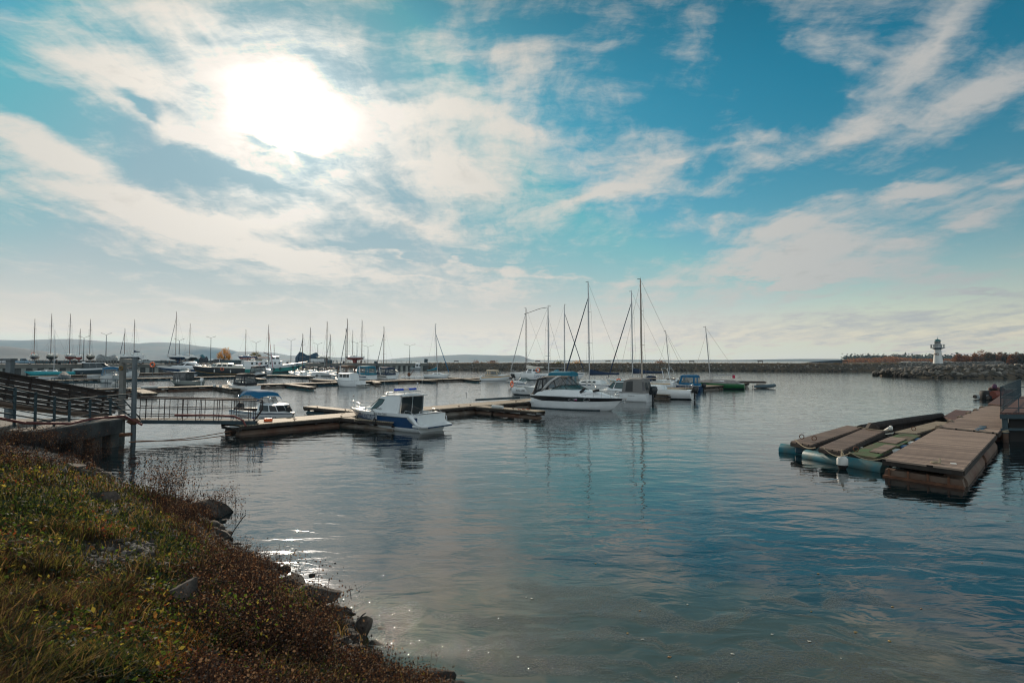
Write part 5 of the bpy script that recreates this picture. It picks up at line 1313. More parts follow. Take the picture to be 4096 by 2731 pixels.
# ---- inflatables
def rib(label, x, y, rz, L=3.8, B=1.6, r_=.24, m=mat('hypalon_grey', (.05, .085, .10), .6), name='inflatable_boat', ob=True, group=None):
    r = root_at(name, label, 'inflatable boat', x, y, rz, group); mb = MB(); pts = []
    for s_, k in ((1, 0), (-1, 1)):
        q = [(0, s_ * (B / 2 - r_), .24), (L * .5, s_ * (B / 2 - r_), .25), (L * .75, s_ * (B / 2 - r_) * .85, .30), (L * .92, s_ * (B / 2 - r_) * .45, .38), (L, 0, .42)]
        pts += q if k == 0 else q[::-1][1:]
    mb.tube(pts, [r_ * .55] + [r_] * (len(pts) - 2) + [r_ * .55], 12); mb.build('tube', m, r)
    mb = MB(); mb.loft([[(0.1, -B/2 + r_, .1), (0.1, B/2 - r_, .1)], [(L * .75, -B/2 + r_*1.4, .12), (L * .75, B/2 - r_*1.4, .12)]], closed=False); mb.box((.08, 0, .28), (.05, B - 2 * r_, .4)); mb.box((L * .45, 0, .38), (.25, B - 2 * r_, .04)); mb.build('floor', greyhull, r)
    if ob: outboard(r, 0.05, .5, black, .75)
    return r
x_, y_ = stern_from(3012, 1552, R(-8), 0, 'stern'); rib('grey inflatable dinghy tied to the outer end of the first pier', x_, y_, R(-8), L=3.0, B=1.5, ob=False)
x_, y_ = stern_from(2690, 1540, R(160), 0, 'stern')

x_, y_ = stern_from(2318, 1595, R(150), 0, 'stern')
motor_boat('white boat with teal hardtop and grey side curtains right behind the big cruiser', x_, y_, R(150), L=6.8, B=2.5, F=1.0, Fb=1.2, canopy=canteal, cheight=1.75, c0=.05, c1=.52, ob=False)
# ------------------------------------------------------------------ floating piers
def pier(name, label, A, B, width=2.3, z=.55, side=1, floats=((0, 1, pontoon),), wood=None, cleats=3, float_shape='box', cat='floating pier', group='floating piers of the marina', under=None, end_cap=True, planks=None):
    """A, B: surveyed near edge points of the deck; deck extends to the side by width"""
    A = Vector((A[0], A[1], 0)); B = Vector((B[0], B[1], 0)); d = (B - A); L = d.length; rz = math.atan2(d.y, d.x)
    r = thing(name, label, cat, (A.x, A.y, 0), rz, group)
    w = width * side
    mb = MB(); mb.box((L / 2, w / 2, z - .03), (L, width, .06)); mb.build('deck', wood or deckwood, r)
    for k, yy in enumerate((.03 * side, w - .03 * side)):
        mb = MB(); n = max(1, int(L / 6)); 
        for i in range(n): mb.box((L * (i + .5) / n, yy, z - .135), (L / n - .02, .07, .16))
        mb.build('side_beam', beam, r)
    mb = MB(); n = max(2, int(L / 1.5))
    for i in range(n + 1): mb.box((min(max(L * i / n, .06), L - .06), w / 2, z - .27), (.12, width - .14, .12))
    mb.build('joist', beam, r)
    ft = z - .33
    for f0, f1, fm in floats:
        a, b = L * f0, L * f1; n = max(1, int(round((b - a) / 6)))
        for i in range(n):
            x0, x1 = a + (b - a) * i / n + .12, a + (b - a) * (i + 1) / n - .12
            for yy in ((w * .20, w * .80) if width > 1.5 else (w / 2,)):
                mb = MB()
                if float_shape == 'box':
                    hw = .34; prof = [(-hw, -.35), (-hw, .02), (-hw * .55, ft), (hw * .55, ft), (hw, .02), (hw, -.35)]
                    mb.loft([[(x0 + .14 * (q[1] > .1), yy + q[0], q[1]) for q in prof], [(x0 + .02, yy + q[0], q[1]) for q in prof], [(x1 - .02, yy + q[0], q[1]) for q in prof], [(x1 - .14 * (q[1] > .1), yy + q[0], q[1]) for q in prof]][1:3], smooth=False)
                else:
                    R_ = .38; zc = ft - R_
                    mb.tube([(x0, yy, zc), (x0 + .06, yy, zc), (x1 - .06, yy, zc), (x1, yy, zc)], [R_ * .9, R_, R_, R_ * .9], 18)
                mb.build('float', fm, r)
    for i in range(cleats):
        mb = MB(); x = L * (i + .5) / max(cleats, 1); yy = w * .12
        mb.tube([(x - .1, yy, z + .08), (x + .1, yy, z + .08)], .02, 5); mb.tube([(x, yy, z), (x, yy, z + .08)], .025, 5); mb.build('cleat', rust, r)
    return r, L
E = lambda px, py, z=.55: G(px, py, z)
pdir = Vector((.66, .75, 0)).normalized(); fdir = Vector((.75, -.66, 0)).normalized()
a1 = E(958, 1702); b1 = Vector((37.2, 89.3, .55))
r1, L1 = pier('floating_pier', 'long timber pier running from the gangway out past the moored cruisers', a1, b1, 2.4, floats=((0, .16, pontoonrust), (.16, .34, pontoon), (.34, .7, pontoonblue), (.7, 1, pontoon)), cleats=12)
D1 = (b1 - a1); D1.z = 0; D1.normalize(); N1 = Vector((-D1.y, D1.x, 0))
def on1(px, py): return E(px, py)
def finger(label, P0, P1, width=1.05, fm=pontoon, shape='box', side=1, wood=None, z=.52, grp='finger piers between the berths', cl=2):
    return pier('finger_pier', label, P0, P1, width, z, side, ((0, 1, fm),), wood, cl, shape, 'finger pier', grp)
f1a = E(1296, 1664, .52); f1b = E(1568, 1688, .52)
finger('timber finger pier on pale chamfered floats in front of the police launch', f1a, f1b, 1.0)
f2a = E(1800, 1617, .52); f2b = E(2144, 1645, .52)
finger('timber finger pier on one long round float, right of the police launch', f2a, f2b, 1.0, pontoonrust, 'round')
bf = f2b + (f2b - f2a).normalized() * .0
f3b = E(2672, 1578, .52); f3a = f3b - fdir * 8.5
finger('finger pier end between the grey tent boat and the white yacht', f3a, f3b, 1.1)
farp = a1 + D1 * 9 + N1 * 2.4; finger('finger pier on the far side beside the blue bimini boat', farp - fdir * 7.5, farp, 1.0, pontoonblue)
# second pier
a2 = G(232, 1562, .5); b2 = G(2052, 1508, .5)
r2, L2 = pier('floating_pier', 'second timber pier with mixed blue and rusty floats across the middle of the harbour', a2, b2, 2.2, .5, floats=((0, .22, pontoonrust), (.22, .42, pontoon), (.42, .62, pontoonblue), (.62, .82, pontoon), (.82, 1, pontoonblue)), cleats=10)
D2 = (b2 - a2); D2.z = 0; D2.normalize()
finger('finger pier with two white fenders at the black canopy speedboat', G(842, 1541, .5), G(922, 1554, .5), 1.2, pontoon, z=.48)
finger('teal-sided finger pier left of the squat cabin boat', G(1130, 1534, .5), G(1232, 1547, .5), 1.1, pontoonteal, z=.48)
finger('finger pier below the bright blue bimini cruiser', G(1478, 1520, .5), G(1500, 1530, .5), 1.0, pontoon, z=.48)
finger('long low grey finger pier at the right end of the second pier', G(1585, 1516, .5), G(1730, 1521, .5), 1.3, pontoonblue, z=.48)
finger('dark finger pier near the lone beige bimini boat', G(1790, 1508, .5), G(1900, 1519, .5), 1.2, pontoonteal, z=.46)
finger('short finger pier behind the steel posts with a pale float', G(520, 1556, .5), G(570, 1572, .5), 1.4, pontoon, z=.48)
# third pier
a3 = G(150, 1522, .5); b3 = G(1180, 1499, .5)
pier('floating_pier', 'third pier on blue floats in front of the black-hulled yacht', a3, b3, 2.2, .5, floats=((0, 1, pontoonblue),), cleats=6)
finger('blue floated finger pier beside the round-bowed cruiser', G(1085, 1500, .5), G(1236, 1505, .5), 1.5, pontoonblue, z=.48)
finger('small blue finger pier under the bow of the round-bowed cruiser', G(985, 1508, .5), G(1040, 1515, .5), 1.2, pontoonteal, z=.48)
finger('brown finger pier under the striped cruiser with brown bimini', G(1235, 1516, .5), G(1340, 1522, .5), 1.5, pontoonrust, z=.48)
# fourth pier close to the quay
pier('floating_pier', 'fourth narrow pier with a pale edge close under the left quay', G(40, 1507, .5), G(700, 1489, .5), 1.8, .5, floats=((0, 1, pontoonrust),), cleats=3)
# small things on the piers
def hb_(name, label, cat, c, build, m, rz=0, group=None):
    mb = MB(); build(mb); o = mb.build(name, m, label=label, cat=cat, group=group); o.location = c; o.rotation_euler = (0, 0, rz); return o
p = E(1062, 1688); hb_('bucket_box', 'small orange box lying on the first pier near the gangway', 'box', (p.x, p.y + .35, .55), lambda m: m.box((0, 0, .09), (.45, .3, .18), bev=.03), orange, .5)
p = G(1990, 1636, .55); hb_('fender_roll', 'white ribbed foam roll lying on the long finger pier', 'fender', (p.x, p.y + .4, .68), lambda m: [m.tube([(-.5 + k * .1, 0, 0), (-.42 + k * .1, 0, 0)], .13, 10) for k in range(10)] and m.tube([(-.5, 0, 0), (.5, 0, 0)], .11, 10), fendw, -.7)
p = G(1985, 1598, .6); hb_('pipe', 'dark blue pipe lying along the first pier', 'pipe', (p.x, p.y, .62), lambda m: m.tube([(-1.9, 0, 0), (2.2, 0, .12)], .09, 8), bluesteel, R(20))
p = G(1970, 1598, .55); hb_('rope_coil', 'teal rope heap on the first pier beside the pipe', 'rope', (p.x, p.y, .58), lambda m: [m.torus((.05 * k, .03 * k, .02 * k), .14, .025, (0, 0, 1), 10, 5) for k in range(3)], ropeb)
p = G(2010, 1596, .55); hb_('rope_coil', 'grey rope heap on the first pier near the big cruiser', 'rope', (p.x + .6, p.y, .58), lambda m: [m.torus((.05 * k, .03 * k, .02 * k), .12, .025, (0, 0, 1), 10, 5) for k in range(3)], rope)
p = G(2100, 1640, .52); hb_('rope_coil', 'orange mooring line coiled at the tip of the long finger pier', 'rope', (p.x, p.y + .2, .54), lambda m: [m.torus((.3 * k - .4, .06 * k, .02), .13, .018, (0.2, 0, 1), 10, 5) for k in range(3)], mat('rope_orange', (.32, .08, .03), .8))
p = G(1922, 1596, .55); hb_('service_post', 'thin bent steel post on the far edge of the first pier', 'post', (p.x - 1.4, p.y + 1.4, .55), lambda m: m.tube([(0, 0, 0), (0, 0, .5), (-.1, 0, .52)], .025, 6), greysteel)
for (px, py, lab) in ((858, 1543, 'left white ball fender on the short finger pier'), (882, 1545, 'right white ball fender on the short finger pier')):
    p = G(px, py, .6); hb_('ball_fender', lab, 'fender', (p.x, p.y, .62), lambda m: m.lathe([(.02, -.2), (.14, -.14), (.2, 0), (.14, .14), (.03, .2)], n=12), fendw, group='white fenders on the finger pier')
p = G(597, 1550, .6); hb_('foam_roll', 'long pale roll lying on the second pier behind the gangway', 'roll', (p.x, p.y, .66), lambda m: m.tube([(-.9, 0, 0), (.9, 0, 0)], .17, 10), fendw, R(46))
p = G(455, 1541, .6); hb_('outboard_cover', 'white rounded outboard cover left of the steel posts', 'cover', (p.x, p.y, .5), lambda m: [m.lathe([(.05, 0), (.3, .1), (.33, .35), (.15, .55)], n=12), m.tube([(.3, 0, .25), (1.0, 0, .2)], .18, 8)], fendw)
mb = MB()
for k in range(5): mb.tube([(-3 + k * 1.2, 0, 0), (-3 + k * 1.2 + 1.0, 0, 0)], .2, 8)
p = G(1665, 1512); o = mb.build('pontoon_float', white, label='row of white cylinders floating beside the lone sloop', cat='float'); o.location = (p.x - .5, p.y, .25)
hb_('outboard_engine', 'brown covered engine standing on the white cylinders', 'engine', (G(1660, 1508).x, G(1660, 1512).y, .45), lambda m: [m.box((0, 0, .4), (.7, .5, .8), bev=.15), m.beam((.4, 0, .3), (1.2, 0, 1.7), .1, .1)], rust)
# open steel frame at the outer end of the first pier
rf = thing('pier_frame', 'open steel ladder frame lying at the outer end of the first pier', 'frame', (G(2915, 1530, .6).x, G(2915, 1532, .6).y, 0), R(-18), None)
mb = MB()
for y_ in (0, 2.2): mb.beam((0, y_, .75), (4.6, y_, .75), .12, .22)
for k in range(5): mb.beam((.1 + k * 1.1, 0, .72), (.1 + k * 1.1, 2.2, .72), .1, .1)
mb.build('frame', beam, rf); mb = MB(); mb.tube([(3.2, .3, .1), (4.5, .3, .1)], .42, 12); mb.build('float', pontoon, rf)
# chains from the pier end back to the concrete abutment
for k, (pa, pb) in enumerate(((G(540, 1762, .25), G(925, 1738, .3)), (G(515, 1768, .3), G(925, 1724, .35)))):
    mb = MB(); mb.tube([pa.lerp(pb, q / 10) - Vector((0, 0, .12 * math.sin(math.pi * q / 10))) for q in range(11)], .022, 5)
    mb.build('mooring_chain', rust, label=('lower' if k == 0 else 'upper') + ' mooring chain from the steel post to the first pier', cat='chain', group='mooring chains under the gangway')
# ------------------------------------------------------------------ quay on the left
qa = Vector((-148, 165, 0)); qb = Vector((-38.5, 262, 0)); qd = (qb - qa).normalized(); qn = Vector((-qd.y, qd.x, 0))
qs = qa - qd * 90; QL = (qb - qs).length; qrz = math.atan2(qd.y, qd.x)
q = thing('quay', 'long concrete quay with sheet piled face along the left side of the harbour', 'quay', (qs.x, qs.y, 0), qrz)
mb = MB(); mb.box((QL / 2, 35.2, .9), (QL, 69, 4.2)); mb.build('hard', mat('quay_asphalt', (.13, .125, .11), .9, var=.4, vscale=.2), q)
mb = MB(); mb.box((QL / 2, .35, 2.45), (QL, 1.1, 1.2)); mb.build('coping', mat('quay_concrete', (.17, .17, .15), .9, var=.4, vscale=.3), q)
mb = MB(); mb.box((QL / 2, .5, .5), (QL, .5, 2.7)); mb.build('wall_face', concdark, q)
mb = MB()
for k in range(int(QL / 2.6)): mb.box((1.3 + k * 2.6, .15, .9), (1.1, .35, 1.9))
mb.build('sheet_pile', mat('pile_pale', (.30, .31, .28), .8, var=.4, vscale=.5), q)['kind'] = 'stuff'
def qp(px, Yoff=0.0):
    """point on the quay edge line seen at photo column px, moved inland by Yoff metres"""
    t = (px - CX) / FPX; a = qs + qn * Yoff
    s_ = (t * a.y - a.x) / (qd.x - t * qd.y); return a + qd * s_
# railing along the coping
rl = thing('quay_railing', 'dark steel railing along the top of the left quay', 'railing', (qs.x, qs.y, 3.05), qrz)
mb = MB()
for k in range(int(QL / 2.5)): mb.box((k * 2.5, .35, .5), (.07, .07, 1.0))
o = mb.build('post', blackr, rl); o['kind'] = 'stuff'
for z_ in (.98, .55, .2):
    mb = MB(); mb.beam((0, .35, z_), (QL, .35, z_), .05, .05); mb.build('rail', blackr, rl)
for x_ in (30, 107):
    mb = MB()
    for k in range(30): mb.box((x_ + k * .4, .35, .6), (.25, .02, .7))
    mb.beam((x_, .35, .3), (x_ + 12, .35, .3), .02, .04); mb.build('mesh_panel', blackr, rl)
# far fence on the seaward side
fe = thing('boundary_fence', 'low teal-grey fence along the seaward edge of the quay', 'fence', (qs.x, qs.y, 3.0), qrz)
mb = MB(); mb.box((QL / 2 - 20, 66, .55), (QL - 60, .08, 1.1)); mb.build('panel', mat('fence_teal', (.04, .085, .10), .7, var=.3, vscale=.4), fe)
# wall-like items, wreck clutter
def lamp(px, ptop, label, arms=1.3, off=22):
    p = qp(px, off); zt = H(px, ptop, p.y).z
    r = thing('street_lamp', label, 'street lamp', (p.x, p.y, QZ), R(0), 'double-armed lamps on the quay')
    h_ = zt - QZ - .5
    mb = MB(); mb.tube([(0, 0, 0), (0, 0, h_ * .5), (0, 0, h_)], [.16, .12, .08], 8); mb.build('pole', greysteel, r)
    for sd in (-1, 1):
        mb = MB(); mb.tube([(0, 0, h_ - .1), (sd * arms * .4, 0, h_ + .25), (sd * arms, 0, h_ + .55)], .05, 6); mb.build('arm', greysteel, r)
        mb = MB(); mb.box((sd * (arms + .25), 0, h_ + .6), (.65, .3, .14), Matrix.Rotation(-sd * .25, 4, 'Y'), bev=.05); mb.build('lamp_head', greysteel, r)
    return r
lp = [(335, 1346, 'leftmost double-armed lamp, between two yachts ashore'), (424, 1334, 'double-armed lamp beside the tarpaulined pile'), (717, 1357, 'short double-armed lamp right of the tallest mast ashore'), (843, 1347, 'tall double-armed lamp left of the golden tree'),
      (1024, 1366, 'double-armed lamp rising behind the green bush'), (1164, 1358, 'double-armed lamp left of the big blue tarpaulin'), (1271, 1373, 'double-armed lamp behind the big blue tarpaulin'), (1428, 1367, 'double-armed lamp beside the red-bottomed yacht ashore'), (1472, 1382, 'wide three-headed lamp right of the red-bottomed yacht'), (1639, 1378, 'last wide-armed lamp at the end of the quay')]
for px, pt, lab in lp: lamp(px, pt, lab, 1.3 if px < 1400 else 2.1, 22 if px < 1400 else 10)
# cars
def car(label, px, off, body, rz=qrz, kind='suv', group='cars parked on the quay', L=4.5):
    p = qp(px, off); r = thing('parked_car', label, 'car', (p.x, p.y, QZ), rz, group); hgt = 1.75 if kind != 'sedan' else 1.45
    st = [(-L/2, .35, .85), (-L/2 + .1, .3, .98), (-L*.1, .28, 1.02), (L*.22, .28, 1.0), (L*.44, .3, .86), (L/2, .38, .65)]
    mb = MB(); mb.loft([[(x, -.88, zl), (x, -.9, (zl + zh) / 2), (x, -.84, zh), (x, .84, zh), (x, .9, (zl + zh) / 2), (x, .88, zl)] for x, zl, zh in st]); mb.build('body', body, r)
    tp_ = {'suv': (-L*.48, L*.12), 'sedan': (-L*.22, L*.10), 'pickup': (-L*.05, L*.15)}[kind]
    c = Cabin([(L*.27, 0, .98), (L*.25, .78, .98), (L*.0, .86, 1.0), (tp_[0] - .2, .84, 1.0), (tp_[0] - .25, 0, 1.0)], [(tp_[1], 0, hgt), (tp_[1], .62, hgt), (0, .68, hgt + .02), (tp_[0], .66, hgt - .02), (tp_[0], 0, hgt - .02)], .03)
    c.mesh('cab', body, r); c.panes([(.05, .9, .12, .9), (1.15, 1.95, .15, .88), (2.1, 2.9, .15, .88), (3.1, 3.95, .2, .85)], dglass, r, 'window')
    if kind == 'pickup': mb = MB(); mb.box((-L*.33, 0, 1.1), (L*.34, 1.7, .35), bev=.1); mb.build('bed_cover', cannavy, r)
    for x in (-L*.3, L*.3):
        for y in (-.8, .8):
            mb = MB(); mb.lathe([(.2, -.1), (.33, -.09), (.34, 0), (.33, .09), (.2, .1)], (x, y, .34), 14, axis='Y'); w = mb.build('wheel', tyre, r)
            mb = MB(); mb.lathe([(.05, -.105), (.2, -.105), (.2, .105), (.05, .105)], (x, y, .34), 10, axis='Y'); mb.build('rim', steel, w)
    for y in (-.6, .6): mb = MB(); mb.box((L*.485, y, .7), (.08, .35, .14)); mb.build('headlight', fendw, r)
    return r
car('white off-road car with roof box at the far left of the quay', 28, 3, mat('car_white', (.5, .5, .5), .3, coat=.5), kind='suv', L=5.6)
car('pale blue pickup with dark bed cover beside the white off-road car', 88, 3, mat('car_blue', (.16, .28, .36), .3, coat=.5), kind='pickup', L=6.2)
car('silver saloon parked right of the steel posts', 585, 4, mat('car_silver', (.28, .33, .34), .3, coat=.5, metal=.4), kind='sedan', L=5.2)
car('grey car half hidden behind the steel posts beside the silver saloon', 545, 5, mat('car_grey', (.12, .15, .16), .3, coat=.5), kind='sedan', L=4.8)
car('dark car parked below the golden tree', 885, 8, mat('car_dark', (.02, .02, .025), .3, coat=.5), kind='suv', L=5.0)
# tarpaulined boats and stores
def tarp(name, label, px, off, size, z0, m, rz=qrz, peak=.25):
    p = qp(px, off); r = thing(name, label, 'covered boat', (p.x, p.y, QZ), rz, None); lx, ly, lz = size
    ns = 9; rings = []
    for i in range(ns + 1):
        u = i / ns; x = (u - .5) * lx; e = (1 - abs(2 * u - 1) ** 4) ** .5 * .9 + .1
        hh = z0 + lz * (.75 + .25 * math.sin(u * 7 + 1)) * (.55 + .45 * e)
        rings.append([(x, -ly / 2 * (.7 + .3 * e), z0 * .3), (x, -ly / 2 * (.75 + .25 * e), z0 + (hh - z0) * .6), (x, -ly * .22, hh - .1), (x, 0, hh + peak * e), (x, ly * .22, hh - .1), (x, ly / 2 * (.75 + .25 * e), z0 + (hh - z0) * .6), (x, ly / 2 * (.7 + .3 * e), z0 * .3)])
    mb = MB(); mb.loft(rings, smooth=False); mb.build('tarpaulin', m, r)
    mb = MB()
    for x in (-lx * .3, lx * .3): mb.beam((x, -ly * .4, .05), (x, ly * .4, .05), .2, .2)
    mb.build('block', beam, r); return r
tarp('covered_boat', 'boat wrapped in silver tarpaulin on the left quay beside the lamp', 428, 16, (6.0, 2.4, 2.0), 1.0, mat('tarp_silver', (.32, .33, .32), .35, var=.5, vscale=1.5, bump=.08, bscale=2), peak=.5)
tarp('covered_boat', 'tall cabin boat under a teal tarpaulin left of the golden tree', 786, 14, (5.6, 3.2, 2.6), 1.0, mat('tarp_teal', (.04, .15, .18), .6, var=.2, bump=.05, bscale=1.5))
tarp('covered_boat', 'dark bundle of strapped covers beside the teal tarpaulin', 815, 8, (2.8, 2.0, 1.9), .8, mat('tarp_dark', (.03, .035, .045), .6, bump=.1, bscale=2))
tarp('covered_boat', 'large vessel under a big dark blue tarpaulin on the quay', 1232, 14, (9.5, 3.8, 3.6), 1.0, mat('tarp_blue', (.02, .06, .10), .6, var=.3, vscale=.6, bump=.06, bscale=1), peak=.6)
tarp('covered_boat', 'low boat under crumpled grey sheet below the tallest mast ashore', 735, 12, (4.6, 2.2, 1.0), .7, mat('tarp_grey', (.2, .21, .21), .5, var=.4, bump=.08, bscale=2))
def store(label, px, off, size, m, z=0, rz=qrz, name='container'):
    p = qp(px, off); r = thing(name, label, 'container', (p.x, p.y, QZ + z), rz, None)
    mb = MB(); mb.box((0, 0, size[2] / 2), size, bev=.05)
    for k in range(int(size[0] / .6)): mb.box((-size[0] / 2 + .3 + k * .6, -size[1] / 2 - .03, size[2] / 2), (.3, .06, size[2] * .85))
    mb.build('box', m, r); mb = MB(); mb.box((0, 0, size[2] + .06), (size[0] + .15, size[1] + .15, .1)); mb.build('roof', m, r); return r
store('white box trailer in front of the big blue tarpaulin', 1268, 6, (5.5, 2.0, 1.3), white, .5)
store('blue container at the right of the mastless hull', 1305, 14, (4.5, 2.2, 1.4), mat('container_blue', (.03, .10, .13), .6))
store('blue container behind the yachts near the golden tree', 935, 24, (7, 2.4, 1.3), mat('container_teal', (.05, .11, .13), .6))
# lattice of fishing gear, dark clutter: barrels and stands
rs = np.random.RandomState(21); k_ = 0
clut = [('oil_drum', 'barrel'), ('timber_trestle', 'trestle'), ('tyre_stack', 'tyres')]
for (px, what) in ((160, 1), (215, 1), (240, 2), (290, 1), (338, 0), (372, 1), (405, 2), (455, 1), (655, 1), (672, 0), (690, 2), (720, 1), (745, 0), (770, 2), (850, 1), (870, 0), (925, 2), (950, 1), (1340, 1), (1375, 2), (1452, 1), (1500, 0), (1150, 2), (1110, 0)):
    p = qp(px, 4 + (px * 7 % 5)); r = thing(clut[what][0], None, clut[what][1], (p.x, p.y, QZ), qrz + .3 * k_)
    mb = MB()
    if what == 0:
        mb.lathe([(.28, 0), (.3, .02), (.3, .9), (.28, .92)], n=14); mb.lathe([(.28, 0), (.3, .02), (.3, .9), (.28, .92)], (.7, .1, 0), 14); mb.build('drum', [rust, pontoonblue][k_ % 2], r)
    elif what == 1:
        for sx__ in (-1, 1):
            for sy__ in (-1, 1): mb.beam((sx__ * .9, sy__ * .5, 0), (sx__ * .7, sy__ * .1, 1.2), .1, .1)
        mb.beam((-1.1, 0, 1.2), (1.1, 0, 1.2), .14, .14); mb.beam((-.8, -.4, .4), (.8, -.4, .4), .08, .08); mb.build('stand', beam, r)
    else:
        for j in range(3 + k_ % 2): mb.torus((.03 * j, 0, .12 + .22 * j), .3, .12, (0.03, 0, 1), 14, 6)
        mb.build('tyre', tyre, r)
    ref = min(((28, 'behind the white off-road car'), (135, 'below the leftmost yacht ashore'), (202, 'below the second yacht ashore'), (277, 'below the red-bottomed yacht on the left'), (335, 'by the leftmost lamp'), (358, 'below the cream yacht'), (424, 'beside the silver tarpaulin'), (470, 'just left of the steel posts'),
        (640, 'right of the silver saloon'), (672, 'left below the tallest mast'), (702, 'under the tallest mast ashore'), (725, 'right below the tallest mast'), (745, 'left of the teal tarpaulin'), (780, 'in front of the teal tarpaulin'), (845, 'by the tall lamp left of the golden tree'), (872, 'left below the golden tree'), (925, 'right below the golden tree'), (955, 'between the golden and the green tree'),
        (1110, 'left of the lamp near the big blue tarpaulin'), (1155, 'by the lamp at the blue tarpaulin'), (1340, 'right of the blue container'), (1375, 'left of the lone red-bottomed yacht'), (1452, 'right of the lone red-bottomed yacht'), (1500, 'right of the three-headed lamp')), key=lambda q_: abs(q_[0] - px))[1]
    r['label'] = {0: 'pair of oil drums', 1: 'dark timber trestle', 2: 'stack of old tyres'}[what] + ' on the quay ' + ref
    r['group'] = {0: 'oil drums', 1: 'timber trestles', 2: 'tyre stacks'}[what] + ' on the quay'
    k_ += 1
buoyq = thing('lifebuoy_stand', 'orange lifebuoy on a stand at the third pier left of the sports yacht', 'lifebuoy', (*G(610, 1500, .5)[:2], .5), 0)
mb = MB(); mb.torus((0, -.1, 2.6), .55, .14, (0, 1, 0), 18, 7); mb.build('ring', orange, buoyq); mb = MB(); mb.tube([(0, 0, 0), (0, 0, 3.1)], .05); mb.build('post', greysteel, buoyq)
sg = thing('sign_board', 'dark tilted board at the end of the quay railing', 'sign', (*qp(1704, 3)[:2], QZ), 0)
mb = MB(); mb.box((0, 0, 1.1), (1.6, .08, 1.7), Matrix.Rotation(.1, 4, 'Y')); mb.build('board', bluesteel, sg); mb = MB(); mb.tube([(0, .1, 0), (0, .1, 1.6)], .06); mb.build('post', greysteel, sg)
# ------------------------------------------------------------------ left landing: concrete abutment, stairs, railings, posts, gangway
r = thing('concrete_abutment', 'concrete abutment with piers standing in the water under the ramp', 'abutment', (-18.4, 22.0, 0), 0)
mb = MB(); mb.box((-2.6, 2.55, .93), (5.2, 4.9, .66), bev=.03); mb.build('cap_beam', mat('abutment_concrete', (.06, .062, .06), .9, var=.6, vscale=1.5, bump=.03, bscale=5), r)
mb = MB(); mb.box((-2.6, 2.55, 1.275), (5.1, 4.8, .03)); mb.build('deck', concrete, r)
for y_ in (1.2, 2.4, 3.55, 4.65):
    mb = MB(); mb.box((-.35, y_, -.3), (.5, .55, 1.8), bev=.02); mb.build('pier', concdark, r)
mb = MB(); mb.box((-3.0, 2.5, -.3), (1.0, 4.7, 1.8)); mb.build('back_wall', concdark, r)
# stairs running down along +Y
r = thing('stairs', 'concrete steps coming down the bank to the abutment', 'stairs', (-19.2, 14.5, 0), 0)
for k in range(9):
    mb = MB(); y0 = 8.3 - k * .85; z1 = 1.32 + k * .19
    mb.box((-1.6, y0 - .42, z1 - .6), (3.0, .86, 1.2), bev=.015); mb.build('step', concrete, r)
# railing
r = thing('steel_railing', 'blue-grey steel railing beside the stairs and over the abutment', 'railing', (-19.0, 22, 0), 0)
def rz_(y):      # walking surface along world y
    return 1.28 if y > 24.2 else 1.28 + (24.2 - y) * .235
ys_ = [18.6, 19.7, 20.75, 21.8, 22.75, 23.7, 24.5, 25.7, 27.0]
for y in ys_:
    mb = MB(); mb.box((0, y - 22, rz_(y) + .4), (.07, .07, 1.5 if y < 24 else 1.2)); mb.build('post', bluesteel, r)
for hgt, rr in ((1.08, .035), (.82, .022), (.56, .022), (.30, .022), (.10, .03)):
    mb = MB(); mb.tube([(0.0, y - 22, rz_(y) + hgt) for y in (17.5, 20, 22.5, 24.2, 28.45)], rr, 6); mb.build('rail', bluesteel, r)
# slatted timber ramp (far side)
r = thing('timber_ramp', 'dark stained timber ramp with open horizontal slats, sloping down to the water', 'ramp', (-21.6, 23, 0), 0)
A_, B_ = Vector((0, -6.0, 3.55)), Vector((0, 7.8, .98))
sl = (B_ - A_); per = Vector((0, -sl.z, sl.y)).normalized()
for k in range(6):
    mb = MB(); e = .12 * k
    mb.beam(A_ + per * (k * .21 + .08), A_ + sl * (1 + .015 * k) + per * (k * .21 + .08), .05, .175); mb.build('board', screenwood, r)
for k in range(12):
    p = A_ + sl * ((k + .3) / 12); mb = MB(); mb.beam(p, p + per * 1.2, .10, .07); mb.build('batten', screenwood, r)
mb = MB(); mb.beam(A_ - per * .12 + Vector((.5, 0, 0)), B_ - per * .12 + Vector((.5, 0, 0)), 1.3, .12); mb.build('deck', deckdark, r)
mb = MB(); mb.beam(A_ + per * 1.26, A_ + sl * 1.12 + per * 1.26, .16, .07); mb.build('handrail', screenwood, r)
# hose
mb = MB(); mb.tube([(-18.9, 17, 2.85), (-18.85, 19.5, 2.3), (-18.8, 22, 1.62), (-18.8, 24.3, 1.34), (-18.75, 25.5, 1.42), (-18.8, 26.8, 1.38), (-18.9, 27.8, 1.33), (-18.85, 28.4, 1.05), (-18.5, 28.6, .8)], .055, 8)
mb.build('hose', hosered, label='thick dark red hose along the foot of the railing, bending down at the post', cat='hose')
mb = MB(); mb.tube([(-17.5, 29.6, 1.2), (-16.5, 30.0, 1.16), (-15.6, 30.3, 1.12), (-14.9, 30.6, 1.05), (-14.5, 30.8, .8), (-14.3, 30.7, .5)], .05, 8)
mb.build('hose', hosered, label='dark red hose curving off the end of the gangway on to the pier', cat='hose')
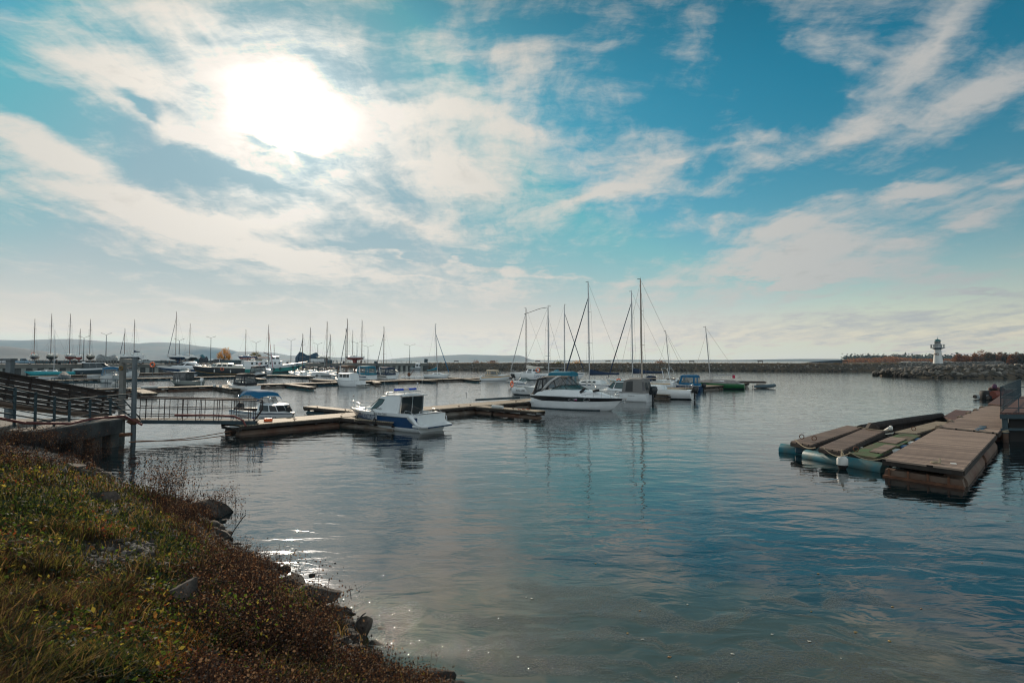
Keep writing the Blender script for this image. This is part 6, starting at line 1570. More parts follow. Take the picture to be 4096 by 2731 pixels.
# tall posts with the head beam
r = thing('pile_frame', 'two tall grey steel posts joined by a head beam at the gangway', 'posts', (-18.95, 28.6, 0), 0)
mb = MB(); mb.tube([(0, 0, -2), (0, 0, 4.15)], .115, 14); mb.build('post', greysteel, r)
mb = MB(); p2 = H(492, 1443, 30.6); d2 = Vector((p2.x + 18.95, 2.0, 0)); mb.box((d2.x, d2.y, 1.1), (.23, .23, 6.1)); mb.build('post', mat('post_pale', (.17, .17, .155), .7, var=.3), r)
mb = MB(); mb.beam((0, 0, 3.98), (d2.x, d2.y, 4.02), .20, .22); mb.build('head_beam', mat('post_pale', (.2, .2, .2)), r)
mb = MB(); mb.torus((d2.x + .02, d2.y - .18, 3.62), .09, .035, (0, 1, 0), 12, 5); mb.build('hook', mat('brass', (.2, .12, .03), .5), r)
mb = MB(); mb.lathe([(.115, -.16), (.33, 0), (.115, .16)], (0, 0, .98), 8); mb.build('collar', rust, r)
mb = MB(); mb.tube([(0, 0, .35), (-.6, -1.0, .38)], .09, 8); mb.build('strut', rust, r)
mb = MB(); mb.tube([(-1.8, .6, 2.1), (-.8, 1.0, 1.1)], .04, 6); mb.build('brace', bluesteel, r)
mb = MB(); mb.tube([(-1.5, 1.4, 2.0), (-.3, 1.0, 1.0)], .035, 6); mb.build('brace', bluesteel, r)
r = thing('steel_post', 'single square grey post rising behind the ramp at the far left', 'post', (*H(41, 1443, 30)[:2], 0), 0)
mb = MB(); mb.box((0, 0, 1.2), (.26, .26, 5.7)); mb.build('shaft', greysteel, r); mb = MB(); mb.box((0, 0, 4.08), (.42, .42, .1)); mb.build('cap', greysteel, r)
# gangway
ga, gb = Vector((-19.4, 29.3, .98)), Vector((-14.0, 31.2, .72)); gd = gb - ga; gl = Vector((gd.x, gd.y, 0)).length; grz = math.atan2(gd.y, gd.x)
r = thing('gangway', 'railed steel gangway sloping from the posts to the first pier', 'gangway', ga, grz)
sl = (gb.z - ga.z) / gl
for yy in (0, 1.15):
    mb = MB(); mb.beam((-.2, yy, -.08), (gl, yy, sl * gl - .08), .08, .2); mb.build('side_beam', bluesteel, r)
    for hgt, rr in ((1.12, .035), (.62, .02), (.22, .02)):
        mb = MB(); mb.tube([(0, yy, hgt), (gl - (.0 if hgt > .9 else .3), yy, sl * gl + hgt)] + ([(gl + .25, yy, sl * gl + hgt - .08), (gl + .25, yy, sl * gl + .55), (gl - .1, yy, sl * gl)] if hgt > .9 else []), rr, 6); mb.build('rail', browng, r)
    for k in range(7):
        for dx in (0, .42):
            x = .25 + k * .85 + dx * .6
            if x < gl: mb = MB(); mb.tube([(x, yy, sl * x), (x + .03, yy, sl * x + 1.12)], .018, 5); mb.build('baluster', browng, r)
mb = MB(); mb.beam((-.2, .575, -.0), (gl + .1, .575, sl * gl - .0), 1.06, .03); mb.build('walkway', concrete, r)
# second gangway far left, between the piers
p = G(205, 1560, .5); r = thing('gangway', 'small railed gangway between the far left piers behind the ramp', 'gangway', (p.x, p.y, .9), R(25))
for yy in (0, 1.2):
    for hgt in (0, .55, 1.05): mb = MB(); mb.tube([(0, yy, hgt), (7.5, yy, hgt - .35)], .03, 5); mb.build('rail', bluesteel, r)
    for k in range(8): mb = MB(); mb.tube([(k * 1.07, yy, -.05 * k), (k * 1.07, yy, 1.05 - .05 * k)], .025, 5); mb.build('post', bluesteel, r)
mb = MB(); mb.beam((0, .6, -.03), (7.5, .6, -.38), 1.2, .06); mb.build('walkway', greyhull, r)

# ------------------------------------------------------------------ right: old floating platforms
def platform(name, label, c, z, thick=.16, m=deckred, parts=None, group='old floating platforms on the right', axis_len=None):
    """deck slab through four surveyed corners c (photo px): front-left, front-right, back-right, back-left"""
    P_ = [G(a, b, z) for a, b in c]; o_ = P_[0]; d = (P_[3] - P_[0]); rz = math.atan2(d.y, d.x)
    M = Matrix.Rotation(-rz, 3, 'Z'); L_ = [M @ (p - o_) for p in P_]
    r = thing(name, label, 'floating platform', (o_.x, o_.y, 0), rz, group)
    mb = MB(); top = [(p.x, p.y, z) for p in L_]; bot = [(p.x, p.y, z - .06) for p in L_]
    mb.add(top + bot, [(3, 2, 1, 0), (4, 5, 6, 7), (0, 1, 5, 4), (1, 2, 6, 5), (2, 3, 7, 6), (3, 0, 4, 7)]); mb.build('deck', m, r)
    mb = MB()
    for i, j in ((0, 1), (1, 2), (2, 3), (3, 0)):
        a, b = Vector((L_[i].x, L_[i].y, z - .06 - thick / 2)), Vector((L_[j].x, L_[j].y, z - .06 - thick / 2)); q_ = ((L_[0] + L_[2]) / 2); q_.z = a.z
        a = a.lerp(q_, .01); b = b.lerp(q_, .01); mb.beam(a, b, .08, thick)
    mb.build('edge_beam', beam, r)
    return r, L_, z
r, L_, z = platform('floating_platform', 'largest plank platform in front, on a rusty steel float', [(3531, 1835), (3853, 1877), (3985, 1736), (3752, 1712)], .62, .15)
w_ = (L_[1] - L_[0]); fl = MB()
fl.loft([[L_[0] + Vector((x, 0, 0)) + w_ * s_ + Vector((0, 0, zz)) for s_, zz in ((.0, .02), (.02, .26), (.98, .26), (1.0, .02), (1.0, -.4), (0, -.4))] for x in (.12, .5)], smooth=False)
fl.build('float', pontoonrust, r)
mb = MB(); mb.beam(L_[0] + Vector((.04, 0, .02)), L_[1] + Vector((.04, 0, .02)), .12, .12)
for k in range(4): q_ = L_[0].lerp(L_[1], (k + .3) / 4); mb.beam(q_ + Vector((.08, 0, 0)), q_ + Vector((.1, 0, .3)), .08, .06)
mb.build('float_flange', rust, r)
for k in range(2):
    a = L_[1].lerp(L_[2], .05 + k * .5); b = L_[1].lerp(L_[2], .5 + k * .47); q_ = Vector((0, -.30 * (1 if L_[1].y > 0 else -1), .05)); mb = MB(); mb.tube([a + q_, b + q_], .36, 14); mb.build('float', pontoonrust, r)
    a = L_[0].lerp(L_[3], .05 + k * .5); b = L_[0].lerp(L_[3], .5 + k * .47); mb = MB(); mb.tube([a - q_, b - q_], .34, 12); mb.build('float', pontoonblue, r)
mb = MB(); mb.torus(L_[1].lerp(L_[0], .35) + Vector((.5, 0, .66)), .12, .025, (0, 0, 1), 12, 5); mb.tube([L_[1].lerp(L_[0], .3) + Vector((.5, 0, .64)), L_[1].lerp(L_[0], .3) + Vector((.6, 0, .8))], .03, 6); mb.build('mooring_ring', rope, r)
mb = MB(); q_ = L_[1].lerp(L_[0], .16); mb.box((q_.x + 1.0, q_.y, .625), (.25, .16, .008), .2); mb.build('paper_tag', fendw, r)
r, L_, z = platform('floating_platform', 'plank platform continuing behind the largest one, pale rounded fenders on its edge', [(3757, 1706), (3990, 1729), (4120, 1612), (3935, 1625)], .62, .2)
w_ = L_[3] - L_[0]
for k in range(6):
    p = L_[0] + w_ * (.0 + k / 5.3); mb = MB(); mb.tube([p + Vector((-.25, .02, .58)), p + Vector((.35, .02, .58))], .13, 8); mb.build('edge_fender', mat('fender_tan', (.28, .20, .13), .7, var=.4), r)
mb = MB(); mb.tube([L_[1].lerp(L_[0], .3) + Vector((k * .3, .2 * math.sin(k * 2.0), .64)) for k in range(9)], .02, 5); mb.build('rope', ropeb, r)
r, L_, z = platform('floating_platform', 'narrow platform with bright green matting and brown board', [(3395, 1811), (3500, 1830), (3683, 1740), (3598, 1733)], .46, .12, mat('green_matting', (.03, .10, .022), .85, var=.75, vscale=1.3, var_col=(.10, .065, .04), bump=.01, bscale=20))
def inq(L4, u, v, z_=0.0):
    a = L4[0].lerp(L4[3], u); b = L4[1].lerp(L4[2], u); p = a.lerp(b, v); return Vector((p.x, p.y, z_))
mb = MB()
for u0, u1, v0, v1, zz in ((.12, .42, .52, .98, .475), (.5, .75, .05, .8, .468)):
    Q = [inq(L_, u0, v0, zz), inq(L_, u0, v1, zz), inq(L_, u1, v1, zz), inq(L_, u1, v0, zz)]; T = [q + Vector((0, 0, .03)) for q in Q]
    mb.add(T + Q, [(3, 2, 1, 0), (0, 1, 5, 4), (1, 2, 6, 5), (2, 3, 7, 6), (3, 0, 4, 7)])
mb.build('loose_board', deckred, r)
fl = MB(); fl.box((.45, (L_[1].y) * .4, .2), (.7, abs(L_[1].y) * .9, .22), bev=.04); fl.build('float', mat('float_cobalt', (.01, .08, .20), .5, var=.3), r)
for k in range(4):
    p = inq(L_, .35 + k * .17, 1.08, .28); fl = MB(); fl.box(p, (.7, .28, .3), bev=.06); fl.build('float', (fendw, mat('float_cobalt', (.01, .08, .2)))[k % 2], r)
r, L_, z = platform('floating_platform', 'narrow plank platform second from the left', [(3276, 1788), (3363, 1803), (3538, 1722), (3456, 1712)], .58, .15, deckdark)
fl = MB(); fl.box((.4, L_[1].y * .5, .22), (.5, abs(L_[1].y) * .7, .26), bev=.04); fl.build('float', pontoonblue, r)
r, L_, z = platform('floating_platform', 'leftmost narrow plank platform with leaf litter', [(3163, 1764), (3243, 1778), (3452, 1708), (3388, 1701)], .56, .15, deckdark)
fl = MB(); fl.box((.4, L_[1].y * .5, .2), (.6, abs(L_[1].y) * .75, .28), bev=.04); fl.build('float', pontoonblue, r)
r, L_, z = platform('floating_platform', 'pale narrow plank walkway in the gap behind the green platform', [(3575, 1727), (3665, 1733), (3815, 1690), (3745, 1684)], .5, .16, deckwood)
r, L_, z = platform('floating_platform', 'small far platform with red-brown planks, rope and pale pipe', [(3772, 1666), (3825, 1682), (3886, 1643), (3822, 1638)], .6, .2, deckmaroon)
r, L_, z = platform('floating_platform', 'farthest platform under the raised pier, dark red-brown planks', [(3952, 1614), (4050, 1622), (4110, 1590), (4000, 1582)], .75, .2, deckmaroon)
# long pipes across the fronts
def pipe(label, A, B, R_, m, cap=True):
    mb = MB(); d = (B - A).normalized(); mb.tube([A, A + d * .02, B - d * .02, B], [R_ * .97, R_, R_, R_ * .97], 20)
    return mb.build('steel_float_pipe', m, label=label, cat='pipe', group='turquoise steel float pipes', origin=tuple(A))
pipe('left turquoise float pipe under the leftmost platform', G(3125, 1797, .08), G(3300, 1818, .08), .27, pontoonteal)
pipe('right turquoise float pipe under the green platform, ending at the largest platform', G(3225, 1822, .08), G(3540, 1880, .08), .26, pontoonteal)
mb = MB(); A_, B_ = G(3440, 1712, .55), G(3765, 1662, .6); mb.tube([A_, A_.lerp(B_, .3), A_.lerp(B_, .7), B_], [.17, .21, .2, .17], 7, smooth=False)
mb.build('log_boom', mat('charred_timber', (.03, .022, .018), .9, var=.5, bump=.04, bscale=5), label='long dark charred timber float lying behind the narrow platforms', cat='timber')
A_, B_ = G(3460, 1726, .3), G(3772, 1676, .3); mb = MB(); mb.beam(A_, B_, .25, .5); mb.build('timber_wall', beam, label='dark ribbed timber wall just below the charred float', cat='timber')
p = G(3490, 1716, .6); mb = MB(); mb.box((p.x, p.y, p.z + .05), (.5, .35, .4), Matrix.Rotation(.6, 4, 'Y'), bev=.06); mb.build('timber_block', beam, label='broken dark timber block at the left end of the charred float', cat='timber')
A_, B_ = G(3538, 1726, .5), G(3560, 1712, .72); mb = MB(); mb.tube([A_, B_], .09, 12); mb.lathe([(.09, 0), (.13, .02), (.13, .06), (.09, .08)], B_, 12, axis='X'); mb.build('pipe_end', fendw, label='short white pipe with dark flange leaning between the platforms', cat='pipe')
r = thing('fender_buoy', 'white fender with black foot hanging in front of the green platform', 'fender', G(3370, 1876, 0), 0)
mb = MB(); mb.lathe([(.05, .02), (.14, .06), (.19, .16), (.19, .38), (.13, .46), (.05, .5)], n=18); mb.build('body', fendw, r)
mb = MB(); mb.lathe([(.03, -.03), (.11, 0), (.165, .1), (.195, .165)], n=18); mb.build('foot', blackr, r)
mb = MB(); mb.tube([(0, 0, .48), (.05, .1, .72)], .02, 5); mb.torus((.02, .03, .55), .07, .02, (1, 0, 0), 10, 5); mb.build('line', rope, r)
for (a, b, sag, lab) in (((3290, 1787), (3400, 1812), .22, 'mooring rope from the second narrow platform to the green one'), ((3395, 1806), (3555, 1826), .2, 'mooring rope from the green platform to the largest one'), ((3180, 1757), (3262, 1790), .15, 'mooring rope at the leftmost platform'), ((3420, 1704), (3560, 1722), .05, 'yellowish rope over the back of the narrow platforms')):
    A_, B_ = G(*a, .72), G(*b, .70); mb = MB(); mb.tube([A_.lerp(B_, q / 10) - Vector((0, 0, sag * math.sin(math.pi * q / 10))) for q in range(11)], .018, 5); mb.build('mooring_rope', rope, label=lab, cat='rope')
for (px, py, zz, lab) in ((3207, 1755, .62, 'left iron ring on the leftmost platform'), (3257, 1762, .62, 'right iron ring on the leftmost platform'), (3424, 1806, .46, 'iron ring on the front of the green platform'), (3655, 1722, .5, 'iron ring on the pale walkway')):
    p = G(px, py, zz); mb = MB(); mb.torus((p.x, p.y, zz + .1), .09, .018, (.3, 1, 0), 14, 5); mb.build('iron_ring', rust, label=lab, cat='ring')
# ------------------------------------------------------------------ raised pier on the right edge
r = thing('raised_pier', 'raised timber pier on steel columns with blue-grey railing at the right edge', 'pier', (24.1, 28.2, 0), R(46))
DZ = 1.46
mb = MB(); mb.box((9, -4.0, DZ - .04), (18, 8.0, .08)); mb.build('deck', deckmaroon, r)
for yy in (-.04, -7.96): mb = MB(); mb.box((9, yy, DZ - .2), (18, .1, .22)); mb.build('edge_beam', bluesteel, r)
mb = MB(); mb.box((-.02, -4, DZ - .2), (.1, 8.0, .22)); mb.build('front_beam', bluesteel, r)
mb = MB(); mb.box((.1, -4, .62), (.1, 8.0, .12)); mb.build('cross_beam', bluesteel, r)
for k in range(7):
    mb = MB(); mb.beam((.15 + k * 2.8, -.4, DZ - .16), (.15 + k * 2.8, -7.6, DZ - .16), .14, .16); mb.build('joist', beam, r)
for x in (.15, 4.5, 9, 13.5):
    for y in (-.22, -2.6, -5.0, -7.6):
        mb = MB(); mb.tube([(x, y, -2), (x, y, .42)], .165, 14); c_ = mb.build('column', mat('pile_dark_rust', (.07, .035, .018), .85, var=.5), r)
        mb = MB(); mb.tube([(x, y, .42), (x, y, DZ - .1)], .155, 14); mb.build('sleeve', bluesteel, c_)
mb = MB(); mb.box((9, -3.6, .1), (17.4, 6.4, 2.5)); mb.build('underdeck_shade', mat('shade_black', (.010, .009, .008), .9), r)  # near-black box standing in for the shadow and dark reflection beneath the deck
rs = np.random.RandomState(9)
for k in range(26):
    x, y = rs.uniform(.2, 8), rs.uniform(-7.5, -.6); z0 = rs.uniform(-.2, .8); mb = MB(); mb.beam((x, y, z0), (x + rs.uniform(-.2, .2), y, z0 + rs.uniform(.25, .6)), .12, .08); mb.build('packing_block', screenwood if k % 3 else deckwood, r)
mb = MB(); mb.torus((.15, -.22, .5), .18, .03, (0, 0, 1), 14, 5); mb.torus((.15, -.22, .56), .18, .03, (0, .1, 1), 14, 5); mb.build('rope_binding', rope, r)
for (x0, y0, x1, y1) in ((.05, -.05, 17.9, -.05), (.05, -.05, .05, -7.9)):
    n_ = int(math.hypot(x1 - x0, y1 - y0) / .8)
    for k in range(n_ + 1):
        u = k / n_; x, y = x0 + (x1 - x0) * u, y0 + (y1 - y0) * u; mb = MB(); mb.box((x, y, DZ + .6), (.045, .045, 1.3)); mb.build('rail_post', bluesteel, r)
    for hh in (1.25, .72, .22): mb = MB(); mb.beam((x0, y0, DZ + hh), (x1, y1, DZ + hh), .035, .035); mb.build('rail', bluesteel, r)
r.rotation_euler = (0, 0, 0)          # the quay-side edge runs square to the view, the outer edge along the platforms
for o in list(r.children_recursive):
    for v in o.data.vertices: v.co.x, v.co.y = .70 * v.co.x - v.co.y, .72 * v.co.x + .02 * v.co.y
    o.data.update()
p = G(3925, 1597, 0); rr_ = rib('black inflatable boat with rounded tube end by the raised pier', p.x, p.y, R(15), L=4.6, B=2.0, r_=.34, m=blackr, ob=False)
p = G(3948, 1597, 0); mb = MB(); mb.lathe([(.5, 0), (.62, .08), (.62, .85), (.55, .98), (.3, 1.02)], n=18); o = mb.build('rubber_bollard', blackr, label='stout black rubber drum beside the inflatable boat', cat='drum'); o.location = (p.x, p.y, -.1)
p = G(3975, 1600, 0); r = thing('moored_boat', 'boat with orange tube and small purple bundle behind the raised pier railing', 'boat', (p.x + 1.2, p.y + 1.0, 0), R(30))
mb = MB(); mb.tube([(-1.2, 0, .5), (3.5, 0, .55)], .4, 12); mb.build('tube', mat('orange_red', (.16, .035, .018), .6), r); mb = MB(); mb.box((.8, .3, 1.0), (1.6, 1.0, .5), bev=.15); mb.build('seat', deckmaroon, r)
mb = MB(); mb.lathe([(.1, 0), (.22, .1), (.22, .35), (.1, .5)], (0, .2, 1.1), 12); mb.build('bundle', mat('bundle_purple', (.07, .025, .06), .7), r)

# ------------------------------------------------------------------ lighthouse
r = thing('lighthouse', 'white lighthouse with dark gallery and green dome on the breakwater', 'lighthouse', (*H(3752, 1449, 214)[:2], 3.1), 0)
wl_ = mat('lighthouse_white', (.55, .55, .52), .6, var=.12); dk = mat('lighthouse_dark', (.03, .06, .08), .5)
mb = MB(); mb.lathe([(1.62, 0), (1.55, .3), (1.08, 5.0), (1.1, 5.4)], n=20); mb.build('tower', wl_, r)
mb = MB(); mb.lathe([(1.1, 5.25), (1.75, 5.6), (2.3, 5.72), (2.3, 5.86), (1.2, 5.86)], n=20); mb.build('gallery', dk, r)
mb = MB(); mb.lathe([(1.12, 5.86), (1.12, 7.1), (1.2, 7.15), (1.2, 7.25)], n=20); mb.build('watch_room', wl_, r)
mb = MB()
for zz in (6.3, 6.75, 7.05): mb.torus((0, 0, zz), 2.25, .025, (0, 0, 1), 24, 5)
for k in range(14): a = 2 * math.pi * k / 14; mb.box((2.25 * math.cos(a), 2.25 * math.sin(a), 6.4), (.05, .05, 1.25))
mb.build('gallery_rail', dk, r)
mb = MB()
for k in range(4): a = 2 * math.pi * k / 4 + .4; mb.box((2.2 * math.cos(a), 2.2 * math.sin(a), 6.5), (.06, .5, 1.0), a)
mb.build('rail_panel', greyhull, r)
mb = MB(); mb.lathe([(.85, 7.25), (.85, 8.35)], n=12); mb.build('lantern_glass', glass_mat('lantern_glass', (.2, .22, .2), .5), r)
mb = MB()
for k in range(8): a = 2 * math.pi * k / 8; mb.box((.9 * math.cos(a), .9 * math.sin(a), 7.8), (.08, .08, 1.15))
mb.build('lantern_frame', dk, r)
mb = MB(); mb.lathe([(.25, 7.25), (.35, 7.6), (.35, 8.0), (.2, 8.2)], n=12); mb.build('lens', blackr, r)
mb = MB(); mb.lathe([(1.15, 8.33), (1.12, 8.42), (.9, 8.75), (.55, 9.0), (.12, 9.1), (.05, 9.6), (.02, 10.1)], n=18); mb.build('dome', mat('copper_green', (.03, .12, .13), .5), r)
mb = MB(); mb.torus((-.85, -1.02, 3.45), .38, .08, (-.5, -1, .1), 16, 6); mb.build('round_window', rust, r)
mb = MB(); mb.box((-.95, -1.22, 1.0), (.7, .12, 1.7), -.65); mb.build('door', wl_, r)
for a in (-2.9, .4): mb = MB(); mb.torus((1.32 * math.cos(a), 1.32 * math.sin(a), 3.5), .25, .07, (math.cos(a), math.sin(a), 0), 14, 6); mb.build('round_window', rust, r)
# ------------------------------------------------------------------ right jetty
jt = [G(3578, 1504), G(3640, 1508), G(3800, 1512), G(4000, 1513), G(4250, 1512)]
jt = [Vector((p.x, p.y, 0)) for p in jt]
rows = []
for i, p in enumerate(jt):
    tz = (.2, 1.5, 2.3, 2.6, 2.7)[i]; rows.append([(p.x, p.y, -1.5), (p.x, p.y, 0), (p.x + .5, p.y + 4.5, tz), (p.x + 1, p.y + 10, tz), (p.x + 1, p.y + 15, -1.5)])
mb = MB(); mb.grid(lambda i, j: rows[i][j], 4, 4, smooth=False); mb.build('jetty', bwtop, kind='structure', label='low rock jetty reaching in from the right in front of the lighthouse')
rs = np.random.RandomState(31); cs_ = []; ss_ = []
for i in range(4):
    a, b2 = jt[i], jt[i + 1]; t0, t1 = (.2, 1.5, 2.3, 2.6, 2.7)[i:i + 2]
    for k in range(int((b2 - a).length * 16)):
        u = rs.uniform(); p = a.lerp(b2, u); tz = t0 + (t1 - t0) * u; v = rs.uniform(-.05, 1.9); yy = min(v, 1) * 4.5 + max(v - 1, 0) * 6
        cs_.append((p.x, p.y + yy, min(v, 1) * tz + rs.uniform(-.15, .2))); ss_.append(rs.uniform(.3, .85) * (1 if v > .25 else .7))
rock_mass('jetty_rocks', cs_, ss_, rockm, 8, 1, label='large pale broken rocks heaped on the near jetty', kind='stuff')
# breakwater head beyond the lighthouse
hd = [G(3600, 1484), G(3760, 1474), G(3920, 1468), G(4050, 1462)]
hd = [Vector((p.x, p.y + 5, 0)) for p in hd]; embank('breakwater', hd, (-.1, 1), 16, 2.9, m=bwtop, label='head of the breakwater curving away behind the lighthouse')
cs_ = []; ss_ = []
for i in range(3):
    a, b2 = hd[i], hd[i + 1]
    for k in range(int((b2 - a).length * 9)):
        u = rs.uniform(); p = a.lerp(b2, u); v = rs.uniform(-.05, 1.6); cs_.append((p.x, p.y + v * 5.5, min(v, 1) * 2.8 + rs.uniform(-.1, .3) + (.5 if i == 2 else 0) * u)); ss_.append(rs.uniform(.35, .9))
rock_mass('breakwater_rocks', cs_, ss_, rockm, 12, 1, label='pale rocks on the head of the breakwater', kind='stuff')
# benches along the crest
for k, (px, lab) in enumerate(((1825, 'first park bench from the left on the breakwater'), (1971, 'second bench from the left on the breakwater'), (2151, 'bench seen between the lettered yacht and the white boom'), (2432, 'bench behind the furled navy jib right of the tall mast'), (2767, 'bench right of the twin tall masts'), (3041, 'bench right of the green dinghy mast'), (3380, 'last bench on the breakwater before the lighthouse'))):
    t = (px - CX) / FPX; Yb = float(np.interp(px, [1700, 2200, 3300], [272, 252, 232])); r = thing('bench', lab, 'bench', (t * Yb, Yb, 3.15), 0, 'benches along the breakwater')
    mb = MB(); mb.box((0, 0, .5), (2.2, .45, .08)); mb.build('seat', beam, r); mb = MB(); mb.box((0, .25, .85), (2.2, .06, .35)); mb.build('backrest', beam, r)
    for x in (-.9, .9): mb = MB(); mb.box((x, 0, .25), (.1, .45, .5)); mb.box((x, .25, .65), (.08, .08, .5)); mb.build('leg', concdark, r)

# ------------------------------------------------------------------ trees
def leaf_mesh(name, cents, size, mats, seed, per=1, parent=None, squash=1.0):
    rs = np.random.RandomState(seed); c = np.repeat(np.asarray(cents), per, 0); k = len(c)
    c = c + rs.normal(0, size * 1.2, (k, 3)); a = rs.normal(size=(k, 3)); a /= np.linalg.norm(a, axis=1)[:, None]; b = np.cross(a, rs.normal(size=(k, 3))); b /= np.linalg.norm(b, axis=1)[:, None]
    s_ = size * rs.uniform(.5, 1.3, (k, 1)); V = np.stack([c - a * s_, c + b * s_ * .6, c + a * s_, c - b * s_ * .6], 1).reshape(-1, 3)
    return np_mesh(name, V, np.arange(len(V)), 4, mats, rs.randint(0, len(mats), k)) if parent is None else _lp(np_mesh(name, V, np.arange(len(V)), 4, mats, rs.randint(0, len(mats), k)), parent)
def _lp(o, p): o.parent = p; return o
bark = mat('bark', (.07, .05, .04), .9, var=.4)
def tree(label, loc, h, w, cols, seed, trunk=.3, dens=900, leaf=.22, shape='round', group=None, name='tree', multi=True):
    r = thing(name, label, 'tree', loc, 0, group); rs = np.random.RandomState(seed); limbs = []
    mb = MB(); mb.tube([(0, 0, -.3), (rs.uniform(-.1, .1) * w, 0, h * .35), (rs.uniform(-.1, .1) * w, 0, h * .8)], [h * .03, h * .02, h * .006], 7)
    tips = []
    for k in range(11):
        a = 2.4 * k; z0 = h * (trunk + .4 * k / 11) * .9; l = w * .5 * rs.uniform(.6, 1); e = Vector((math.cos(a) * l, math.sin(a) * l, min(z0 + h * rs.uniform(.2, .4), h * .93)))
        mb.tube([(0, 0, z0), (e.x * .5, e.y * .5, z0 + (e.z - z0) * .6), e], [h * .012, h * .008, h * .003], 5); tips.append(e)
    mb.build('trunk', bark, r)
    cl = []
    for k in range(26):
        u = rs.normal(size=3); u /= np.linalg.norm(u); rr = rs.uniform(.35, 1) ** .6
        prof = 1.0 if shape == 'round' else (1 - .35 * abs(u[2]))
        cl.append(((u[0] * w * .5 * rr * prof, u[1] * w * .5 * rr * prof, h * (trunk + 1) / 2 + u[2] * h * (1 - trunk) / 2 * rr), rs.uniform(.12, .24) * w))
    cs = []
    for c_, s_ in cl + [((t.x, t.y, t.z), .14 * w) for t in tips]:
        k = int(dens / 30); q = rs.normal(0, 1, (k, 3)); q /= np.linalg.norm(q, axis=1)[:, None]; q *= (rs.uniform(0, 1, (k, 1)) ** .5) * s_; cs.append(np.array(c_) + q * np.array([1, 1, .8]))
    leaf_mesh('crown', np.concatenate(cs), leaf, cols, seed, 1, r)
    return r
gold = [mat('leaf_gold', (.42, .19, .02), .7, trans=.45), mat('leaf_amber', (.33, .12, .015), .7, trans=.4), mat('leaf_yellow', (.48, .28, .04), .7, trans=.45)]
oliv = [mat('leaf_olive', (.13, .11, .02), .7, trans=.4), mat('leaf_moss', (.08, .08, .02), .7, trans=.35), mat('leaf_ochre', (.24, .16, .03), .7, trans=.4)]
rustl = [mat('leaf_rust', (.20, .07, .02), .8, trans=.3), mat('leaf_brown', (.12, .05, .02), .8, trans=.3), mat('leaf_orange', (.27, .11, .025), .8, trans=.3)]
darkl = [mat('leaf_dark', (.03, .035, .02), .8, trans=.2), mat('leaf_deep', (.04, .05, .03), .8, trans=.2), mat('leaf_brown', (.1, .05, .02))]
p = qp(897, 26); tree('round golden autumn tree on the quay', (p.x, p.y, QZ - .4), 6.6, 5.2, gold, 3, .08, 2600, .16)
p = qp(1020, 28); tree('green and ochre bushy tree on the quay right of the golden one', (p.x, p.y, QZ - .4), 5.0, 4.9, oliv, 4, .05, 2600, .16)
# wooded point on the right: separate crowns
rs = np.random.RandomState(5)
wood = [(3835, 1418, 34, 0), (3868, 1420, 28, 0), (3898, 1419, 26, 1), (3925, 1405, 40, 0), (3958, 1408, 34, 2), (3985, 1416, 26, 0), (4002, 1408, 28, 1), (4030, 1413, 26, 2), (4048, 1416, 22, 0), (4065, 1409, 30, 1), (4092, 1412, 30, 2), (4120, 1406, 40, 0), (4160, 1410, 40, 1)]
nm = {0: 'rust-brown', 1: 'dark brown', 2: 'dark green'}
pos_ = ['at the left tip', 'second from the left', 'third from the left, low', 'tallest, broad topped', 'just right of the tallest', 'low, right of the tall pair', 'fifth crown from the right', 'low and dark near the middle right', 'small crown before the right group', 'rounded crown near the photo edge', 'at the photo edge', 'beyond the photo edge', 'last']
for k, (px, pt, wpx, ci) in enumerate(wood):
    Y = 520 + rs.uniform(-25, 25); b_ = H(px, 1443, Y); top = H(px, pt, Y).z
    tree(f'{nm[ci]} tree of the wooded point, {pos_[k]}', (b_.x, Y, .6), top - .6, wpx * Y / FPX * 1.15, [rustl, rustl + darkl[:1], darkl][ci], 40 + k, .06, 2400, .42, group='trees on the wooded point at the right')
fw = []
for k in range(1500):
    px = rs.uniform(3378, 3830); Y = rs.uniform(850, 1050); b_ = H(px, 1443, Y); hh = float(np.interp(px, [3378, 3420, 3520, 3560, 3600, 3680, 3830], [2, 4, 5.5, 8, 6.5, 3.5, 3.5])); fw.append((b_.x, Y, rs.uniform(.4, 1) * hh + 1))
o = leaf_mesh('far_woodland', fw, 1.3, rustl, 77, 8); tag(o, 'band of orange-brown woodland on the low shore left of the lighthouse', kind='stuff')
fw = []
for k in range(1400):
    px = rs.uniform(3380, 4300); Y = rs.uniform(1250, 1500); b_ = H(px, 1443, Y); fw.append((b_.x, Y, rs.uniform(.3, 1) * 10 + 2))
o = leaf_mesh('far_forest', fw, 3.0, darkl[:2], 78, 8); tag(o, 'dark distant forest line beyond the low shore', kind='stuff')
fw = []
for k in range(500):
    px = rs.uniform(3830, 4300); Y = rs.uniform(540, 590); b_ = H(px, 1443, Y); fw.append((b_.x, Y, rs.uniform(.1, 1) * 5 + .5))
o = leaf_mesh('undergrowth', fw, 1.0, darkl[:2] + rustl[:1], 79, 8); tag(o, 'dark undergrowth filling the wooded point', kind='stuff')
mb = MB(); a = H(3825, 1443, 500); b2 = H(4400, 1443, 500); mb.box(((a.x + b2.x) / 2, 560, 0), (b2.x - a.x, 110, 1.2), bev=.5); mb.build('far_shore', landm, kind='structure', label='low bank under the wooded point')
